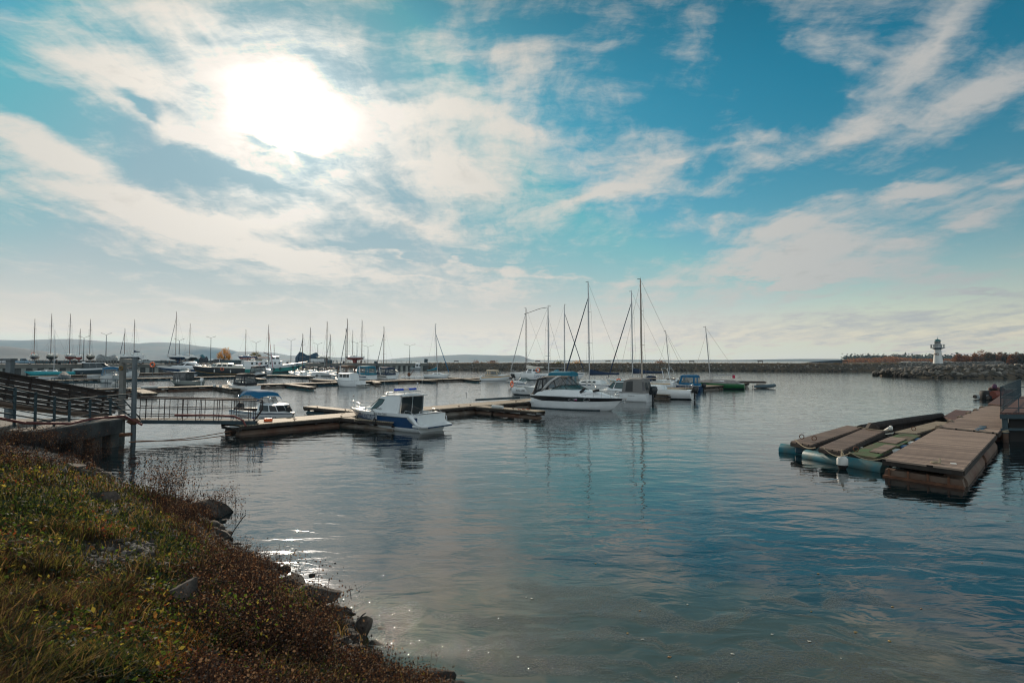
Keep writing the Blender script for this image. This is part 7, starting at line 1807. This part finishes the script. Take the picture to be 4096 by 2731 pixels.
# houses across the water
for k, (px, wpx, hpx) in enumerate(((3612, 8, 4), (3632, 7, 5), (3650, 10, 4), (3672, 8, 4), (3690, 7, 5), (3785, 10, 6), (3805, 8, 5), (3708, 9, 4))):
    Y = 800; b_ = H(px, 1443, Y); r = thing('house', None, 'house', (b_.x, Y, 1.8), .2 * k, 'white houses on the far right shore'); w_ = wpx * Y / FPX; h_ = hpx * Y / FPX
    r['label'] = ['small white house farthest left in the row across the water', 'second white house from the left across the water', 'third, wider white house across the water', 'fourth white house across the water', 'fifth white house across the water, a little taller', 'tall white house just right of the lighthouse', 'rightmost white house before the wooded point', 'white house hugging the left side of the lighthouse'][k]
    mb = MB(); mb.box((0, 0, h_ / 2), (w_, 6, h_)); mb.build('wall', mat('house_white', (.5, .49, .45), .8), r)
    mb = MB(); mb.loft([[(-w_ * .55, -3.4, h_), (-w_ * .55, 0, h_ * 1.5), (-w_ * .55, 3.4, h_)], [(w_ * .55, -3.4, h_), (w_ * .55, 0, h_ * 1.5), (w_ * .55, 3.4, h_)]], smooth=False); mb.build('roof', rust, r)
mb = MB(); b_ = H(3650, 1443, 800); b3 = H(3850, 1443, 800); mb.box(((b_.x + b3.x) / 2 - 20, 812, .2), (b3.x - b_.x + 90, 60, 3.4), bev=1); mb.build('far_shore', landm, kind='structure', label='low ground under the white houses')
# bushes on the breakwater
for k, (px, lab, cols) in enumerate(((2235, 'green spiky bush on the breakwater beside the white boom', oliv), (2310, 'small yellow bush on the breakwater where the two jibs cross', gold), (1905, 'brown bush on the breakwater slope near the second bench', rustl), (2640, 'brown bush on the breakwater above the steel arches', rustl), (1970, 'straw-coloured bush on the breakwater right of the sloop', rustl))):
    Yb = float(np.interp(px, [1700, 2200, 3300], [267, 248, 228])); t = (px - CX) / FPX; r = thing('bush', lab, 'bush', (t * Yb, Yb, 2.2), 0, 'bushes on the breakwater')
    q = np.random.RandomState(k).normal(0, 1, (260, 3)) * np.array([1.1, .6, .55]) + np.array([0, 0, .9]); q[:, 2] = np.abs(q[:, 2]); leaf_mesh('foliage', q, .18, cols, k, 2, r)
    mb = MB(); [mb.tube([(0, 0, -.3), (math.cos(a) * .6, math.sin(a) * .4, 1.2)], .03, 4) for a in (0, 1.5, 3, 4.5)]; mb.build('stem', bark, r)
# ------------------------------------------------------------------ rocks, weeds and grass of the near bank
stone = bpy.data.materials.new('bank_rock'); stone.use_nodes = True
N = NT(stone.node_tree); b = N.n['Principled BSDF']; b.inputs['Roughness'].default_value = .88
t = N.n.new('ShaderNodeTexCoord').outputs['Object']; oi = N.n.new('ShaderNodeObjectInfo').outputs['Random']
tt = N.vmath('ADD', t, N.comb(N.math('MULTIPLY', oi, 31.0), 0.0))
c = N.mix(N.smooth(N.noise(tt, 3.0, 6, .65), .35, .65), (.13, .105, .085), (.035, .03, .025))
c = N.mix(N.smooth(N.noise(tt, 11.0, 5, .7), .56, .7), c, (.035, .03, .02))
wz = N.sep(N.n.new('ShaderNodeNewGeometry').outputs['Position'])[2]
c = N.mix(N.math('SUBTRACT', 1.0, N.smooth(wz, .02, .18)), c, (.022, .022, .018)); N.link(c, b.inputs['Base Color'])
bn = N.n.new('ShaderNodeBump'); bn.inputs['Distance'].default_value = .07; N.link(N.noise(tt, 7, 7, .72), bn.inputs['Height']); N.link(bn.outputs[0], b.inputs['Normal'])
def rock(label, px, py, size, sq=(1, .8, .65), seed=0, zoff=.0, onb=True, group='rocks along the near bank'):
    p = on_bank(px, py) if onb else G(px, py, .05); rs = np.random.RandomState(seed)
    import bmesh
    bm = bmesh.new(); bmesh.ops.create_icosphere(bm, subdivisions=4, radius=1); v = np.array([x.co[:] for x in bm.verts]); f = np.array([[q.index for q in k.verts] for k in bm.faces]); bm.free()
    for _ in range(8):
        n_ = rs.normal(size=3); n_ /= np.linalg.norm(n_); dd = rs.uniform(.26, .62); s_ = v @ n_; over = s_ > dd; v[over] -= np.outer(s_[over] - dd, n_) * .97
    fr = vnoise(v[:, 0] * 3 + v[:, 2] * 2, v[:, 1] * 3 - v[:, 2], 1.3, seed) - .5 + .5 * (vnoise(v[:, 0] * 7 - v[:, 2] * 5, v[:, 1] * 8 + v[:, 2], 1.3, seed + 5) - .5)
    v = v * (1 + .10 * fr[:, None]); q = Matrix.Rotation(rs.uniform(0, 6.28), 3, 'Z') @ Matrix.Rotation(rs.uniform(-.3, .3), 3, 'X')
    v = (v * np.array(sq) * size) @ np.array(q).T
    o = np_mesh('rock', v, f.ravel(), 3, [stone], np.zeros(len(f))); o.location = (p.x, p.y, p.z + zoff + size * sq[2] * .35)
    tag(o, label, 'rock', group); return o
RK = [('large flat-topped boulder at the waterline below the left bush', 850, 2085, .62, (1.15, .8, .62), .05), ('dark rock left of the large flat-topped boulder', 725, 2045, .30, (1.2, .8, .5), 0), ('rock at the foot of the large boulder', 895, 2150, .25, (1, .8, .8), 0),
      ('grey angular rock standing in the upper grass', 430, 2010, .36, (1.1, .6, .62), .02), ('small pale slab in front of the upper angular rock', 425, 2055, .26, (1.2, .8, .4), 0), ('rounded rock in the sun glint', 1088, 2335, .20, (.8, .8, 1), .05),
      ('wide rock at the waterline right of the sun glint', 1160, 2370, .32, (1.1, .8, .75), .05), ('pointed rock behind the wide waterline rock', 1240, 2365, .20, (.8, .7, 1.1), .08), ('broad brown slab with a flat top at the waterline', 1245, 2425, .36, (1.3, .8, .6), .05),
      ('pale rock half buried in the middle of the bank', 745, 2440, .24, (1, .7, 1.0), .04), ('small pale stone beside the half-buried rock', 700, 2462, .13, (1, .8, .6), 0), ('lying pale rock amid grey gravel', 640, 2270, .22, (1.4, .7, .5), 0),
      ('tilted angular rock near the thin stick', 1440, 2545, .24, (.9, .7, 1.0), .08), ('round grey stone above the rubble', 1350, 2500, .13, (.9, .8, 1), .05), ('dark wet stone behind the tilted rock', 1478, 2565, .15, (1, .8, .9), .0),
      ('greyish stone in the rubble, left', 1375, 2590, .14, (1.1, .8, .7), .03), ('teal-tinted flat stone in the rubble', 1440, 2605, .13, (1.2, .8, .4), .02), ('pale stone in the middle of the rubble', 1420, 2570, .13, (1, .8, .7), .05), ('pinkish stone in front of the rubble', 1390, 2640, .16, (1.1, .9, .6), .02),
      ('big reddish brown boulder at the bottom of the bank', 1530, 2620, .36, (1.4, .8, .55), -.02), ('low brown rock at the bottom edge', 1480, 2690, .30, (1.3, .8, .5), -.04), ('whitish stick-like stone low on the bank', 930, 2672, .13, (1.8, .4, .4), .03), ('narrow pale stone at the bottom edge', 840, 2700, .12, (.5, .4, 1.2), .0),
      ('dark stone by the leaning stick', 905, 2195, .14, (1, .8, .7), .02), ('wet dark stone just below the leaning stick', 950, 2200, .13, (1, .9, .7), .02), ('flat teal stone in the water by the bank', 985, 2222, .16, (1.3, .7, .3), .0),
      ('pale stone at the upper waterline behind the weeds', 290, 1885, .3, (1.2, .8, .7), .0), ('round stone at the upper waterline', 340, 1908, .26, (1.2, .8, .6), .0), ('brownish stone at the upper waterline', 255, 1893, .24, (1.2, .8, .6), .0), ('pale stone hidden in the brown weeds', 1120, 2540, .2, (1.2, .9, .6), .02),
      ('small grey stone left of the half-buried rock', 480, 2165, .12, (1.1, .8, .5), 0), ('whitish stone at the edge of the brown weeds', 680, 2130, .10, (1.2, .8, .5), 0)]
for k, (lab, px, py, s_, sq, zo) in enumerate(RK): rock(lab, px, py, s_, sq, 100 + k, zo)
# rubble and gravel
def scatter_px(n, box, rs):
    """bank points seen inside a photo window"""
    k = 60; gx = np.linspace(box[0], box[2], 9); gy = np.linspace(box[1], box[3], 6)
    P_ = [[on_bank(a_, b_) for b_ in gy] for a_ in gx]; out = []
    for _ in range(n):
        u, v = rs.uniform(0, 7.99), rs.uniform(0, 4.99); i, j = int(u), int(v); p = P_[i][j].lerp(P_[i+1][j], u - i).lerp(P_[i][j+1].lerp(P_[i+1][j+1], u - i), v - j)
        out.append((p.x, p.y, float(bank_z([p.x], [p.y])[0])))
    return out
rs = np.random.RandomState(77)
g = scatter_px(150, (330, 2180, 620, 2300), rs) + scatter_px(90, (1330, 2540, 1500, 2640), rs) + scatter_px(50, (500, 2120, 700, 2200), rs)
gr = bpy.data.materials.new('gravel'); gr.use_nodes = True; N = NT(gr.node_tree); b = N.n['Principled BSDF']; b.inputs['Roughness'].default_value = .9
N.link(N.ramp(N.n.new('ShaderNodeNewGeometry').outputs['Random Per Island'], [(0, (.03, .028, .025)), (.5, (.09, .08, .07)), (1, (.22, .20, .175))]), b.inputs['Base Color'])
rock_mass('gravel', g, rs.uniform(.025, .075, len(g)), gr, 4, 1, label='pale broken stones scattered on the bank', kind='stuff')
g = []
for i in range(len(shore) - 1):
    a, b2 = Vector(shore[i]), Vector(shore[i + 1])
    if not (-20 < a.x < 5): continue
    for k in range(int((b2 - a).length * 26)):
        p = a.lerp(b2, rs.uniform()); x, y = p.x + rs.normal(0, .28), p.y + rs.normal(0, .28)
        if x < 1.2: g.append((x - .15, y - .15, max(float(bank_z([x - .15], [y - .15])[0]), -.12)))
rock_mass('shore_stones', g, rs.uniform(.05, .2, len(g)), stone, 6, 2, label='small dark wet stones along the waterline', kind='stuff')
# gravel slope on the upper left
g = []
xx_, yy_ = rs.uniform(-20.0, -15.2, 2600), rs.uniform(13, 22.3, 2600); g = list(zip(xx_, yy_, bank_z(xx_, yy_) + .01))
rock_mass('gravel', g, rs.uniform(.03, .10, len(g)), gr, 9, 1, label='blue-grey gravel on the upper slope below the stairs', kind='stuff')

# ---- plants
def px_of(x, y, z):
    x, y, z = np.asarray(x), np.asarray(y), np.asarray(z); cp, sp = math.cos(PITCH), math.sin(PITCH)
    dep = y * cp + (z - CAMZ) * sp; up = (z - CAMZ) * cp - y * sp
    return CX + FPX * x / dep, CY - FPX * up / dep, dep
_tx, _ty = np.meshgrid(np.arange(-34, 8, .12), np.arange(-2, 34, .12), indexing='ij'); _tz = bank_z(_tx, _ty)
def bz_fast(x, y):
    u = np.clip((x + 34) / .12, 0, _tz.shape[0] - 1.01); v = np.clip((y + 2) / .12, 0, _tz.shape[1] - 1.01); i, j = u.astype(int), v.astype(int); u, v = u - i, v - j
    return (_tz[i, j] * (1 - u) + _tz[i + 1, j] * u) * (1 - v) + (_tz[i, j + 1] * (1 - u) + _tz[i + 1, j + 1] * u) * v
def bank_points(n, rs, nearpow=1.0):
    """bank points spread so that near and far ground is evenly covered in the view"""
    px = rs.uniform(-350, 2000, n * 3); py = rs.uniform(1600, 3100, n * 3)
    a = (px - CX) / FPX; bb = (CY - py) / FPX; cp, sp = math.cos(PITCH), math.sin(PITCH)
    dx, dy, dz = a, cp - bb * sp, sp + bb * cp
    t_ = np.full(len(px), 1.2); hit = np.zeros(len(px), bool)
    for _ in range(240):
        x, y, z = dx * t_, dy * t_, CAMZ + dz * t_; zb = bz_fast(x, y); hit |= (z <= zb); t_ = np.where(hit, t_, t_ * 1.012 + .02)
    x, y = dx * t_, dy * t_; z = bz_fast(x, y); ok = hit & (z > .12) & (np.hypot(x, y) < 28) & ~((x < -18.2) & (y > 21.5))
    i = np.where(ok)[0][:n]; return x[i], y[i], z[i]
def wet(x, y): return shore_sd(x, y)
def blades(name, x, y, z, h, w, lean, mats, mi, rs, label, seg=2, flop=.5):
    k = len(x); an = rs.uniform(0, 6.28, k); dirx, diry = np.cos(an), np.sin(an); s_ = rs.uniform(0, 6.28, k); wx, wy = np.cos(s_) * w, np.sin(s_) * w
    m_ = np.stack([x + dirx * h * lean * .35, y + diry * h * lean * .35, z + h * .6], 1); tp = np.stack([x + dirx * h * lean, y + diry * h * lean, z + h * (1 - flop * lean * .5)], 1)
    b0 = np.stack([x - wx, y - wy, z - .02], 1); b1 = np.stack([x + wx, y + wy, z - .02], 1); m0 = m_ - np.stack([wx, wy, 0 * wx], 1) * .7; m1 = m_ + np.stack([wx, wy, 0 * wx], 1) * .7
    tp2 = tp + np.stack([wx, wy, 0 * wx], 1) * .12
    V = np.stack([b0, b1, m1, m0, tp, tp2], 1).reshape(-1, 3); base = np.arange(k) * 6
    F = np.concatenate([np.stack([base, base + 1, base + 2, base + 3], 1), np.stack([base + 3, base + 2, base + 5, base + 4], 1)]).ravel()
    o = np_mesh(name, V, F, 4, mats, np.concatenate([mi, mi])); tag(o, label, kind='stuff'); return o
def leaves(name, x, y, z, size, mats, mi, rs, label, tilt=.9, parent=None):
    k = len(x); nrm = np.stack([rs.normal(0, tilt, k), rs.normal(0, tilt, k), np.ones(k)], 1); nrm /= np.linalg.norm(nrm, axis=1)[:, None]
    a = np.cross(nrm, rs.normal(size=(k, 3))); a /= np.linalg.norm(a, axis=1)[:, None]; b_ = np.cross(nrm, a); c = np.stack([x, y, z], 1); s_ = size[:, None]
    V = np.stack([c - a * s_, c + b_ * s_ * .55 + nrm * s_ * .12, c + a * s_, c - b_ * s_ * .55 + nrm * s_ * .12], 1).reshape(-1, 3)
    o = np_mesh(name, V, np.arange(4 * k), 4, mats, mi); 
    if parent is not None: o.parent = parent
    else: tag(o, label, kind='stuff')
    return o
gm = [mat('grass_green', (.026, .042, .008), .8, trans=.55), mat('grass_dark', (.012, .024, .008), .8, trans=.3), mat('grass_olive', (.08, .072, .016), .8, trans=.6), mat('grass_straw', (.17, .105, .04), .9, trans=.55), mat('grass_brown', (.055, .028, .012), .9, trans=.3), mat('grass_orange', (.24, .095, .02), .8, trans=.4)]
lm = [mat('leafy_green', (.055, .085, .010), .7, trans=.65), mat('leafy_yellow', (.24, .19, .03), .7, trans=.65), mat('leafy_gold', (.24, .11, .02), .7, trans=.45), mat('leafy_dark', (.010, .022, .008), .7, trans=.35), mat('leafy_brown', (.10, .04, .018), .8, trans=.3), mat('leafy_red', (.20, .045, .015), .8, trans=.35)]
wm = [mat('weed_brown', (.034, .016, .009), .9, trans=.35), mat('weed_dark', (.012, .007, .005), .9), mat('weed_rust', (.07, .028, .012), .9, trans=.45), mat('weed_pale', (.15, .09, .05), .9, trans=.5)]
rs = np.random.RandomState(2024)
x, y, z = bank_points(70000, rs); px, py, dep = px_of(x, y, z); sd = wet(x, y); n1_ = vnoise(x, y, .9, 21); n2_ = vnoise(x, y, 2.5, 22)
weedy = np.clip(1 - (sd - .9) / 1.3, 0, 1) + np.where((px > 900) & (py > 2350), .8, 0) * (n1_ > .3) + np.where((px < 420) & (py < 1850), 1.2, 0)
stony = ((np.abs(px - 470) < 150) & (np.abs(py - 2230) < 60)) | ((np.abs(px - 1420) < 90) & (np.abs(py - 2590) < 50)) | ((x < -14.2) & (y < 22.8) & (y > 14.5))
u = rs.uniform(0, 1, len(x)); keep = ~(stony & (u < .88)) & ~((weedy > .7) & (u < .45))
x, y, z, px, py, sd, n1_, n2_, weedy = [q[keep] for q in (x, y, z, px, py, sd, n1_, n2_, weedy)]; k = len(x)
h = (.05 + .10 * rs.uniform(0, 1, k) ** 1.5 + .06 * n1_) * (1 + .7 * (n2_ > .62)); w = .0025 + .0035 * rs.uniform(0, 1, k) + .00035 * np.hypot(x, y)
v = rs.uniform(0, 1, k) + (n1_ - .5) * .7 + np.clip(weedy, 0, 1) * .45
mi = np.digitize(v, [.18, .36, .70, .88, 1.2]); mi = np.where((px > 600) & (px < 900) & (py > 2520) & (rs.uniform(0, 1, k) < .5), 5, np.clip(mi, 0, 4))
blades('grass', x, y, z, h, w, rs.uniform(.2, 1.0, k), gm, mi, rs, 'short green, olive and straw-coloured grass on the bank')
x, y, z = bank_points(52000, rs); px, py, dep = px_of(x, y, z); sd = wet(x, y); n1_ = vnoise(x, y, 1.1, 31); n2_ = vnoise(x, y, 3.0, 32); k = len(x)
stony = ((np.abs(px - 470) < 150) & (np.abs(py - 2230) < 60)) | ((np.abs(px - 1420) < 90) & (np.abs(py - 2590) < 50)) | ((x < -14.2) & (y < 22.8) & (y > 14.5)); u = rs.uniform(0, 1, k)
keep = ~(stony & (u < .9)) & ((n2_ > .30) | (u < .35)); x, y, z, px, py, sd, n1_, n2_ = [q[keep] for q in (x, y, z, px, py, sd, n1_, n2_)]; k = len(x)
weedy = np.clip(1 - (sd - .9) / 1.3, 0, 1); v = rs.uniform(0, 1, k) + (n1_ - .5) * .9
mi = np.where(v < .30, 3, np.where(v < .60, 0, np.where(v < .74, 4, np.where(v < .88, 1, np.where(v < .97, 2, 5))))); mi = np.where((weedy > .5) & (rs.uniform(0, 1, k) < .75), 4, mi)
leaves('ground_leaves', x, y, z + rs.uniform(.02, .19, k), (.008 + .020 * rs.uniform(0, 1, k) ** 2 + .0008 * np.hypot(x, y)), lm, mi, rs, 'low yellow, green and brown leaves among the grass')
# brown seed-head weeds: masses near the water
def weed_mass(name, x, y, z, hmax, rs, label, nh=10, spread=.10, hs=.007, mats=wm, kind='stuff', parent=None, wst=.0016, bias=None):
    V = []; F = []; MI = []; off = 0; k = len(x)
    an = rs.uniform(0, 6.28, k); ln = rs.uniform(.05, .5, k); h = hmax * rs.uniform(.4, 1, k)
    tx, ty, tz = x + np.cos(an) * h * ln, y + np.sin(an) * h * ln, z + h
    w = wst + .00022 * np.hypot(x, y); sx2, sy2 = np.cos(an + 1.57) * w, np.sin(an + 1.57) * w
    S = np.stack([np.stack([x - sx2, y - sy2, z], 1), np.stack([x + sx2, y + sy2, z], 1), np.stack([tx + sx2 * .5, ty + sy2 * .5, tz], 1), np.stack([tx - sx2 * .5, ty - sy2 * .5, tz], 1)], 1).reshape(-1, 3)
    q = np.repeat(np.arange(k), nh); f_ = rs.uniform(.35, 1.05, len(q)); c = np.stack([x[q] + (tx - x)[q] * f_, y[q] + (ty - y)[q] * f_, z[q] + (tz - z)[q] * f_], 1) + rs.normal(0, spread * .5, (len(q), 3)) * np.array([1, 1, .6])
    a = rs.normal(size=(len(q), 3)); a /= np.linalg.norm(a, axis=1)[:, None]; b_ = np.cross(a, rs.normal(size=(len(q), 3))); b_ /= np.linalg.norm(b_, axis=1)[:, None]
    s_ = ((hs + .0006 * np.hypot(c[:, 0], c[:, 1])) * rs.uniform(.5, 1.5, len(q)))[:, None]
    T = np.stack([c - a * s_, c - b_ * s_ * .7, c + a * s_, c + b_ * s_ * .7], 1).reshape(-1, 3)
    V = np.concatenate([S, T]); mi = np.concatenate([rs.randint(0, 2, k), rs.choice(len(mats), len(q), p=bias or [.36, .22, .22, .20])])
    o = np_mesh(name, V, np.arange(len(V)), 4, mats, mi)
    if parent is not None: o.parent = parent
    else: tag(o, label, kind=kind)
    return o
x, y, z = bank_points(26000, rs); px, py, dep = px_of(x, y, z); sd = wet(x, y)
zone = ((sd < 1.5) & (vnoise(x, y, .8, 41) > .34)) | ((px > 760) & (py > 2180 + (1100 - px) * .25) & (px < 1750) & (vnoise(x, y, 1.0, 42) > .22)) | ((px < 430) & (py < 1880) & (x > -18.2) & (y < 18))
zone &= ~((np.abs(px - 1420) < 110) & (np.abs(py - 2590) < 70)); u = rs.uniform(0, 1, len(x)); zone &= (sd > .15) & ((sd > .5) | (u < .3))
x, y, z = x[zone], y[zone], z[zone]
weed_mass('dry_weeds', x, y, z, .24 + .24 * vnoise(x, y, 1.3, 55) ** 1.5, rs, 'mass of dry reddish brown seed-head weeds along the edge of the bank', 11, .11)
def bush(label, px, py, n, rad, h, seed, name='dry_bush', group='dry bushes at the waterline', mats=None, hs=.010, nh=16):
    p = on_bank(px, py); rs = np.random.RandomState(seed); r = thing(name, label, 'bush', (p.x, p.y, p.z - .05), 0, group)
    x, y = rs.normal(0, rad * .5, n), rs.normal(0, rad * .5, n); o = weed_mass('stems', x, y, np.zeros(n), h, rs, None, nh, .16, hs, parent=r, mats=mats or wm, wst=.004)
    return r
bush('airy leafless bush over the water beside the steel post reflection', 640, 1985, 90, .8, 1.0, 1, hs=.018, nh=26)
bush('airy seed-head bush leaning over the water above the large boulder', 850, 2050, 80, .65, .75, 2, hs=.016, nh=24)
bush('dark weedy bush at the corner of the abutment', 330, 1850, 140, 1.0, 1.0, 3, hs=.016, nh=24)
bush('tall brown weeds in front of the abutment', 210, 1800, 260, 1.3, 1.0, 4, hs=.016, nh=24)
bush('dark bush at the foot of the gravel slope', 60, 1790, 260, 1.4, .9, 5, hs=.016, nh=24)
bush('thin weeds standing against the sun glint', 1045, 2270, 30, .3, .5, 6, hs=.008)
bush('thin dark weeds at the waterline left of the glint', 960, 2200, 20, .25, .4, 7, hs=.008)
bush('small seed-head weeds above the floating driftwood', 1320, 2500, 24, .25, .4, 8, hs=.008)
bush('spray of seed-heads at the bottom of the bank against the water', 1650, 2690, 44, .3, .45, 9, hs=.009)
bush('dark rust weed mound above the sun glint', 960, 2300, 300, .5, .34, 30, name='weed_mound', group='brown weed mounds on the bank', hs=.011, nh=18)
bush('broad dark rust weed mound in the middle of the bank edge', 940, 2460, 400, .7, .38, 31, name='weed_mound', group='brown weed mounds on the bank', hs=.011, nh=18)
bush('dark brown weed mound low on the bank left of the rubble', 1040, 2620, 380, .6, .42, 32, name='weed_mound', group='brown weed mounds on the bank', hs=.011, nh=18)
bush('rust weed mound beside the half-buried rock', 860, 2360, 320, .75, .42, 33, name='weed_mound', group='brown weed mounds on the bank', hs=.011, nh=18)
bush('brown weed mound right of the upper angular rock', 700, 2080, 420, .75, .42, 34, name='weed_mound', group='brown weed mounds on the bank', hs=.011, nh=18)
bush('green leafy weed low in the brown weeds', 790, 2560, 120, .5, .32, 10, mats=[lm[0], lm[3], lm[0], lm[1]], hs=.016, name='green_bush')
bush('pale green bush above the waterline rocks', 1110, 2440, 120, .35, .3, 11, mats=[lm[0], gm[2], lm[0], gm[3]], hs=.012, name='green_bush')
# sticks and driftwood
for (pa, za, pb, Yk, lab) in (((900, 2190), .1, (983, 2058), .0, 'thin dark stick leaning over the water by the large boulder'), ((1405, 2540), .2, (1462, 2450), .0, 'thin dark stick standing up by the tilted rock')):
    A_ = G(*pa, za); B_ = H(*pb, A_.y + .3); mb = MB(); mb.tube([A_, A_.lerp(B_, .5) + Vector((-.03, 0, .02)), A_.lerp(B_, .85) + Vector((-.02, 0, .01)), B_], [.014, .012, .012, .009], 6); mb.build('stick', blackr, label=lab, cat='stick')
r = thing('driftwood', 'two dark pieces of driftwood floating just off the bank', 'driftwood', G(1375, 2448), 0)
for dx, dy, L_, a in ((0, .08, .22, -.3), (.06, -.06, .30, -.05)): mb = MB(); mb.tube([(dx - L_ * .5, dy, .01), (dx, dy + .01, .03), (dx + L_ * .5, dy + L_ * a * .3, .005)], [.02, .035, .008], 7, smooth=False); mb.build('branch', blackr, r)
# fallen leaves on the water
lv = [(2560, 2440, 0), (2750, 2415, 1), (2570, 2555, 1), (2510, 2530, 2), (2678, 2625, 0), (3088, 2535, 1), (3238, 2563, 1), (3245, 2443, 2), (3422, 2526, 2), (3278, 2333, 2), (3273, 2293, 2), (2382, 2252, 2), (2105, 2387, 1), (2128, 2392, 1), (2072, 2625, 1), (3558, 2562, 2), (3685, 2432, 0), (3928, 2250, 0), (3570, 2425, 2), (3364, 2631, 1), (2930, 2613, 1), (2705, 2705, 1), (3300, 2051, 1)]
lcol = [mat('leaf_on_water_tan', (.32, .17, .07), .7), mat('leaf_on_water_white', (.55, .53, .45), .7), mat('leaf_on_water_gold', (.35, .22, .06), .7)]
for k, (px, py, ci) in enumerate(lv):
    p = G(px, py, .006); rs = np.random.RandomState(k); s_ = rs.uniform(.018, .034); a = rs.uniform(0, 6.28)
    mb = MB(); pts = [(s_ * rr * math.cos(t_ + a), s_ * rr * .7 * math.sin(t_ + a), .004 * math.sin(3 * t_)) for t_, rr in ((0, 1.2), (.7, .8), (1.5, .9), (2.4, .7), (3.1, 1.1), (4, .75), (4.8, .85), (5.6, .7))]; mb.add([(0, 0, .008)] + pts, [(0, i, i % 8 + 1) for i in range(1, 9)])
    o = mb.build('fallen_leaf', lcol[ci]); o.location = p; refs = ((1370, 2448, 'the floating driftwood'), (2050, 2500, 'the bank side of the open water'), (2560, 2480, 'the dark weed patch'), (3000, 2600, 'the bottom centre weed'), (3240, 2500, 'the middle of the weed swirl'), (3300, 2320, 'the upper weed streaks'), (3600, 2480, 'the lower right weed'), (3930, 2250, 'the right edge of the picture'), (3300, 2051, 'the front of the platforms'))
    refs = refs + ((2128, 2392, 'its paired leaf near the bank-side glare'),) if k == 13 else refs
    rf_ = min(refs, key=lambda q_: (q_[0] - px) ** 2 + (q_[1] - py) ** 2); side_ = ('left of' if px < rf_[0] - 20 else 'right of' if px > rf_[0] + 20 else 'at'); ud_ = 'above' if py < rf_[1] else 'below'
    tag(o, ['tan', 'whitish', 'golden'][ci] + f' fallen leaf afloat, {side_} and {ud_} {rf_[2]}', 'leaf', 'fallen leaves floating on the water')
# ------------------------------------------------------------------ haze: the air over the reservoir
mb = MB(); mb.box((0, 3370, 120), (16400, 7760, 260))
hzm = bpy.data.materials.new('haze_air'); hzm.use_nodes = True
nt = hzm.node_tree; nt.nodes.clear()
pv = nt.nodes.new('ShaderNodeVolumePrincipled'); ou = nt.nodes.new('ShaderNodeOutputMaterial')
pv.inputs['Color'].default_value = (.38, .64, .90, 1); pv.inputs['Density'].default_value = 0.78e-4
pv.inputs['Anisotropy'].default_value = .35
nt.links.new(pv.outputs[0], ou.inputs['Volume'])
o = mb.build('haze', hzm, kind='stuff', label='pale haze over the water fading the far hills')
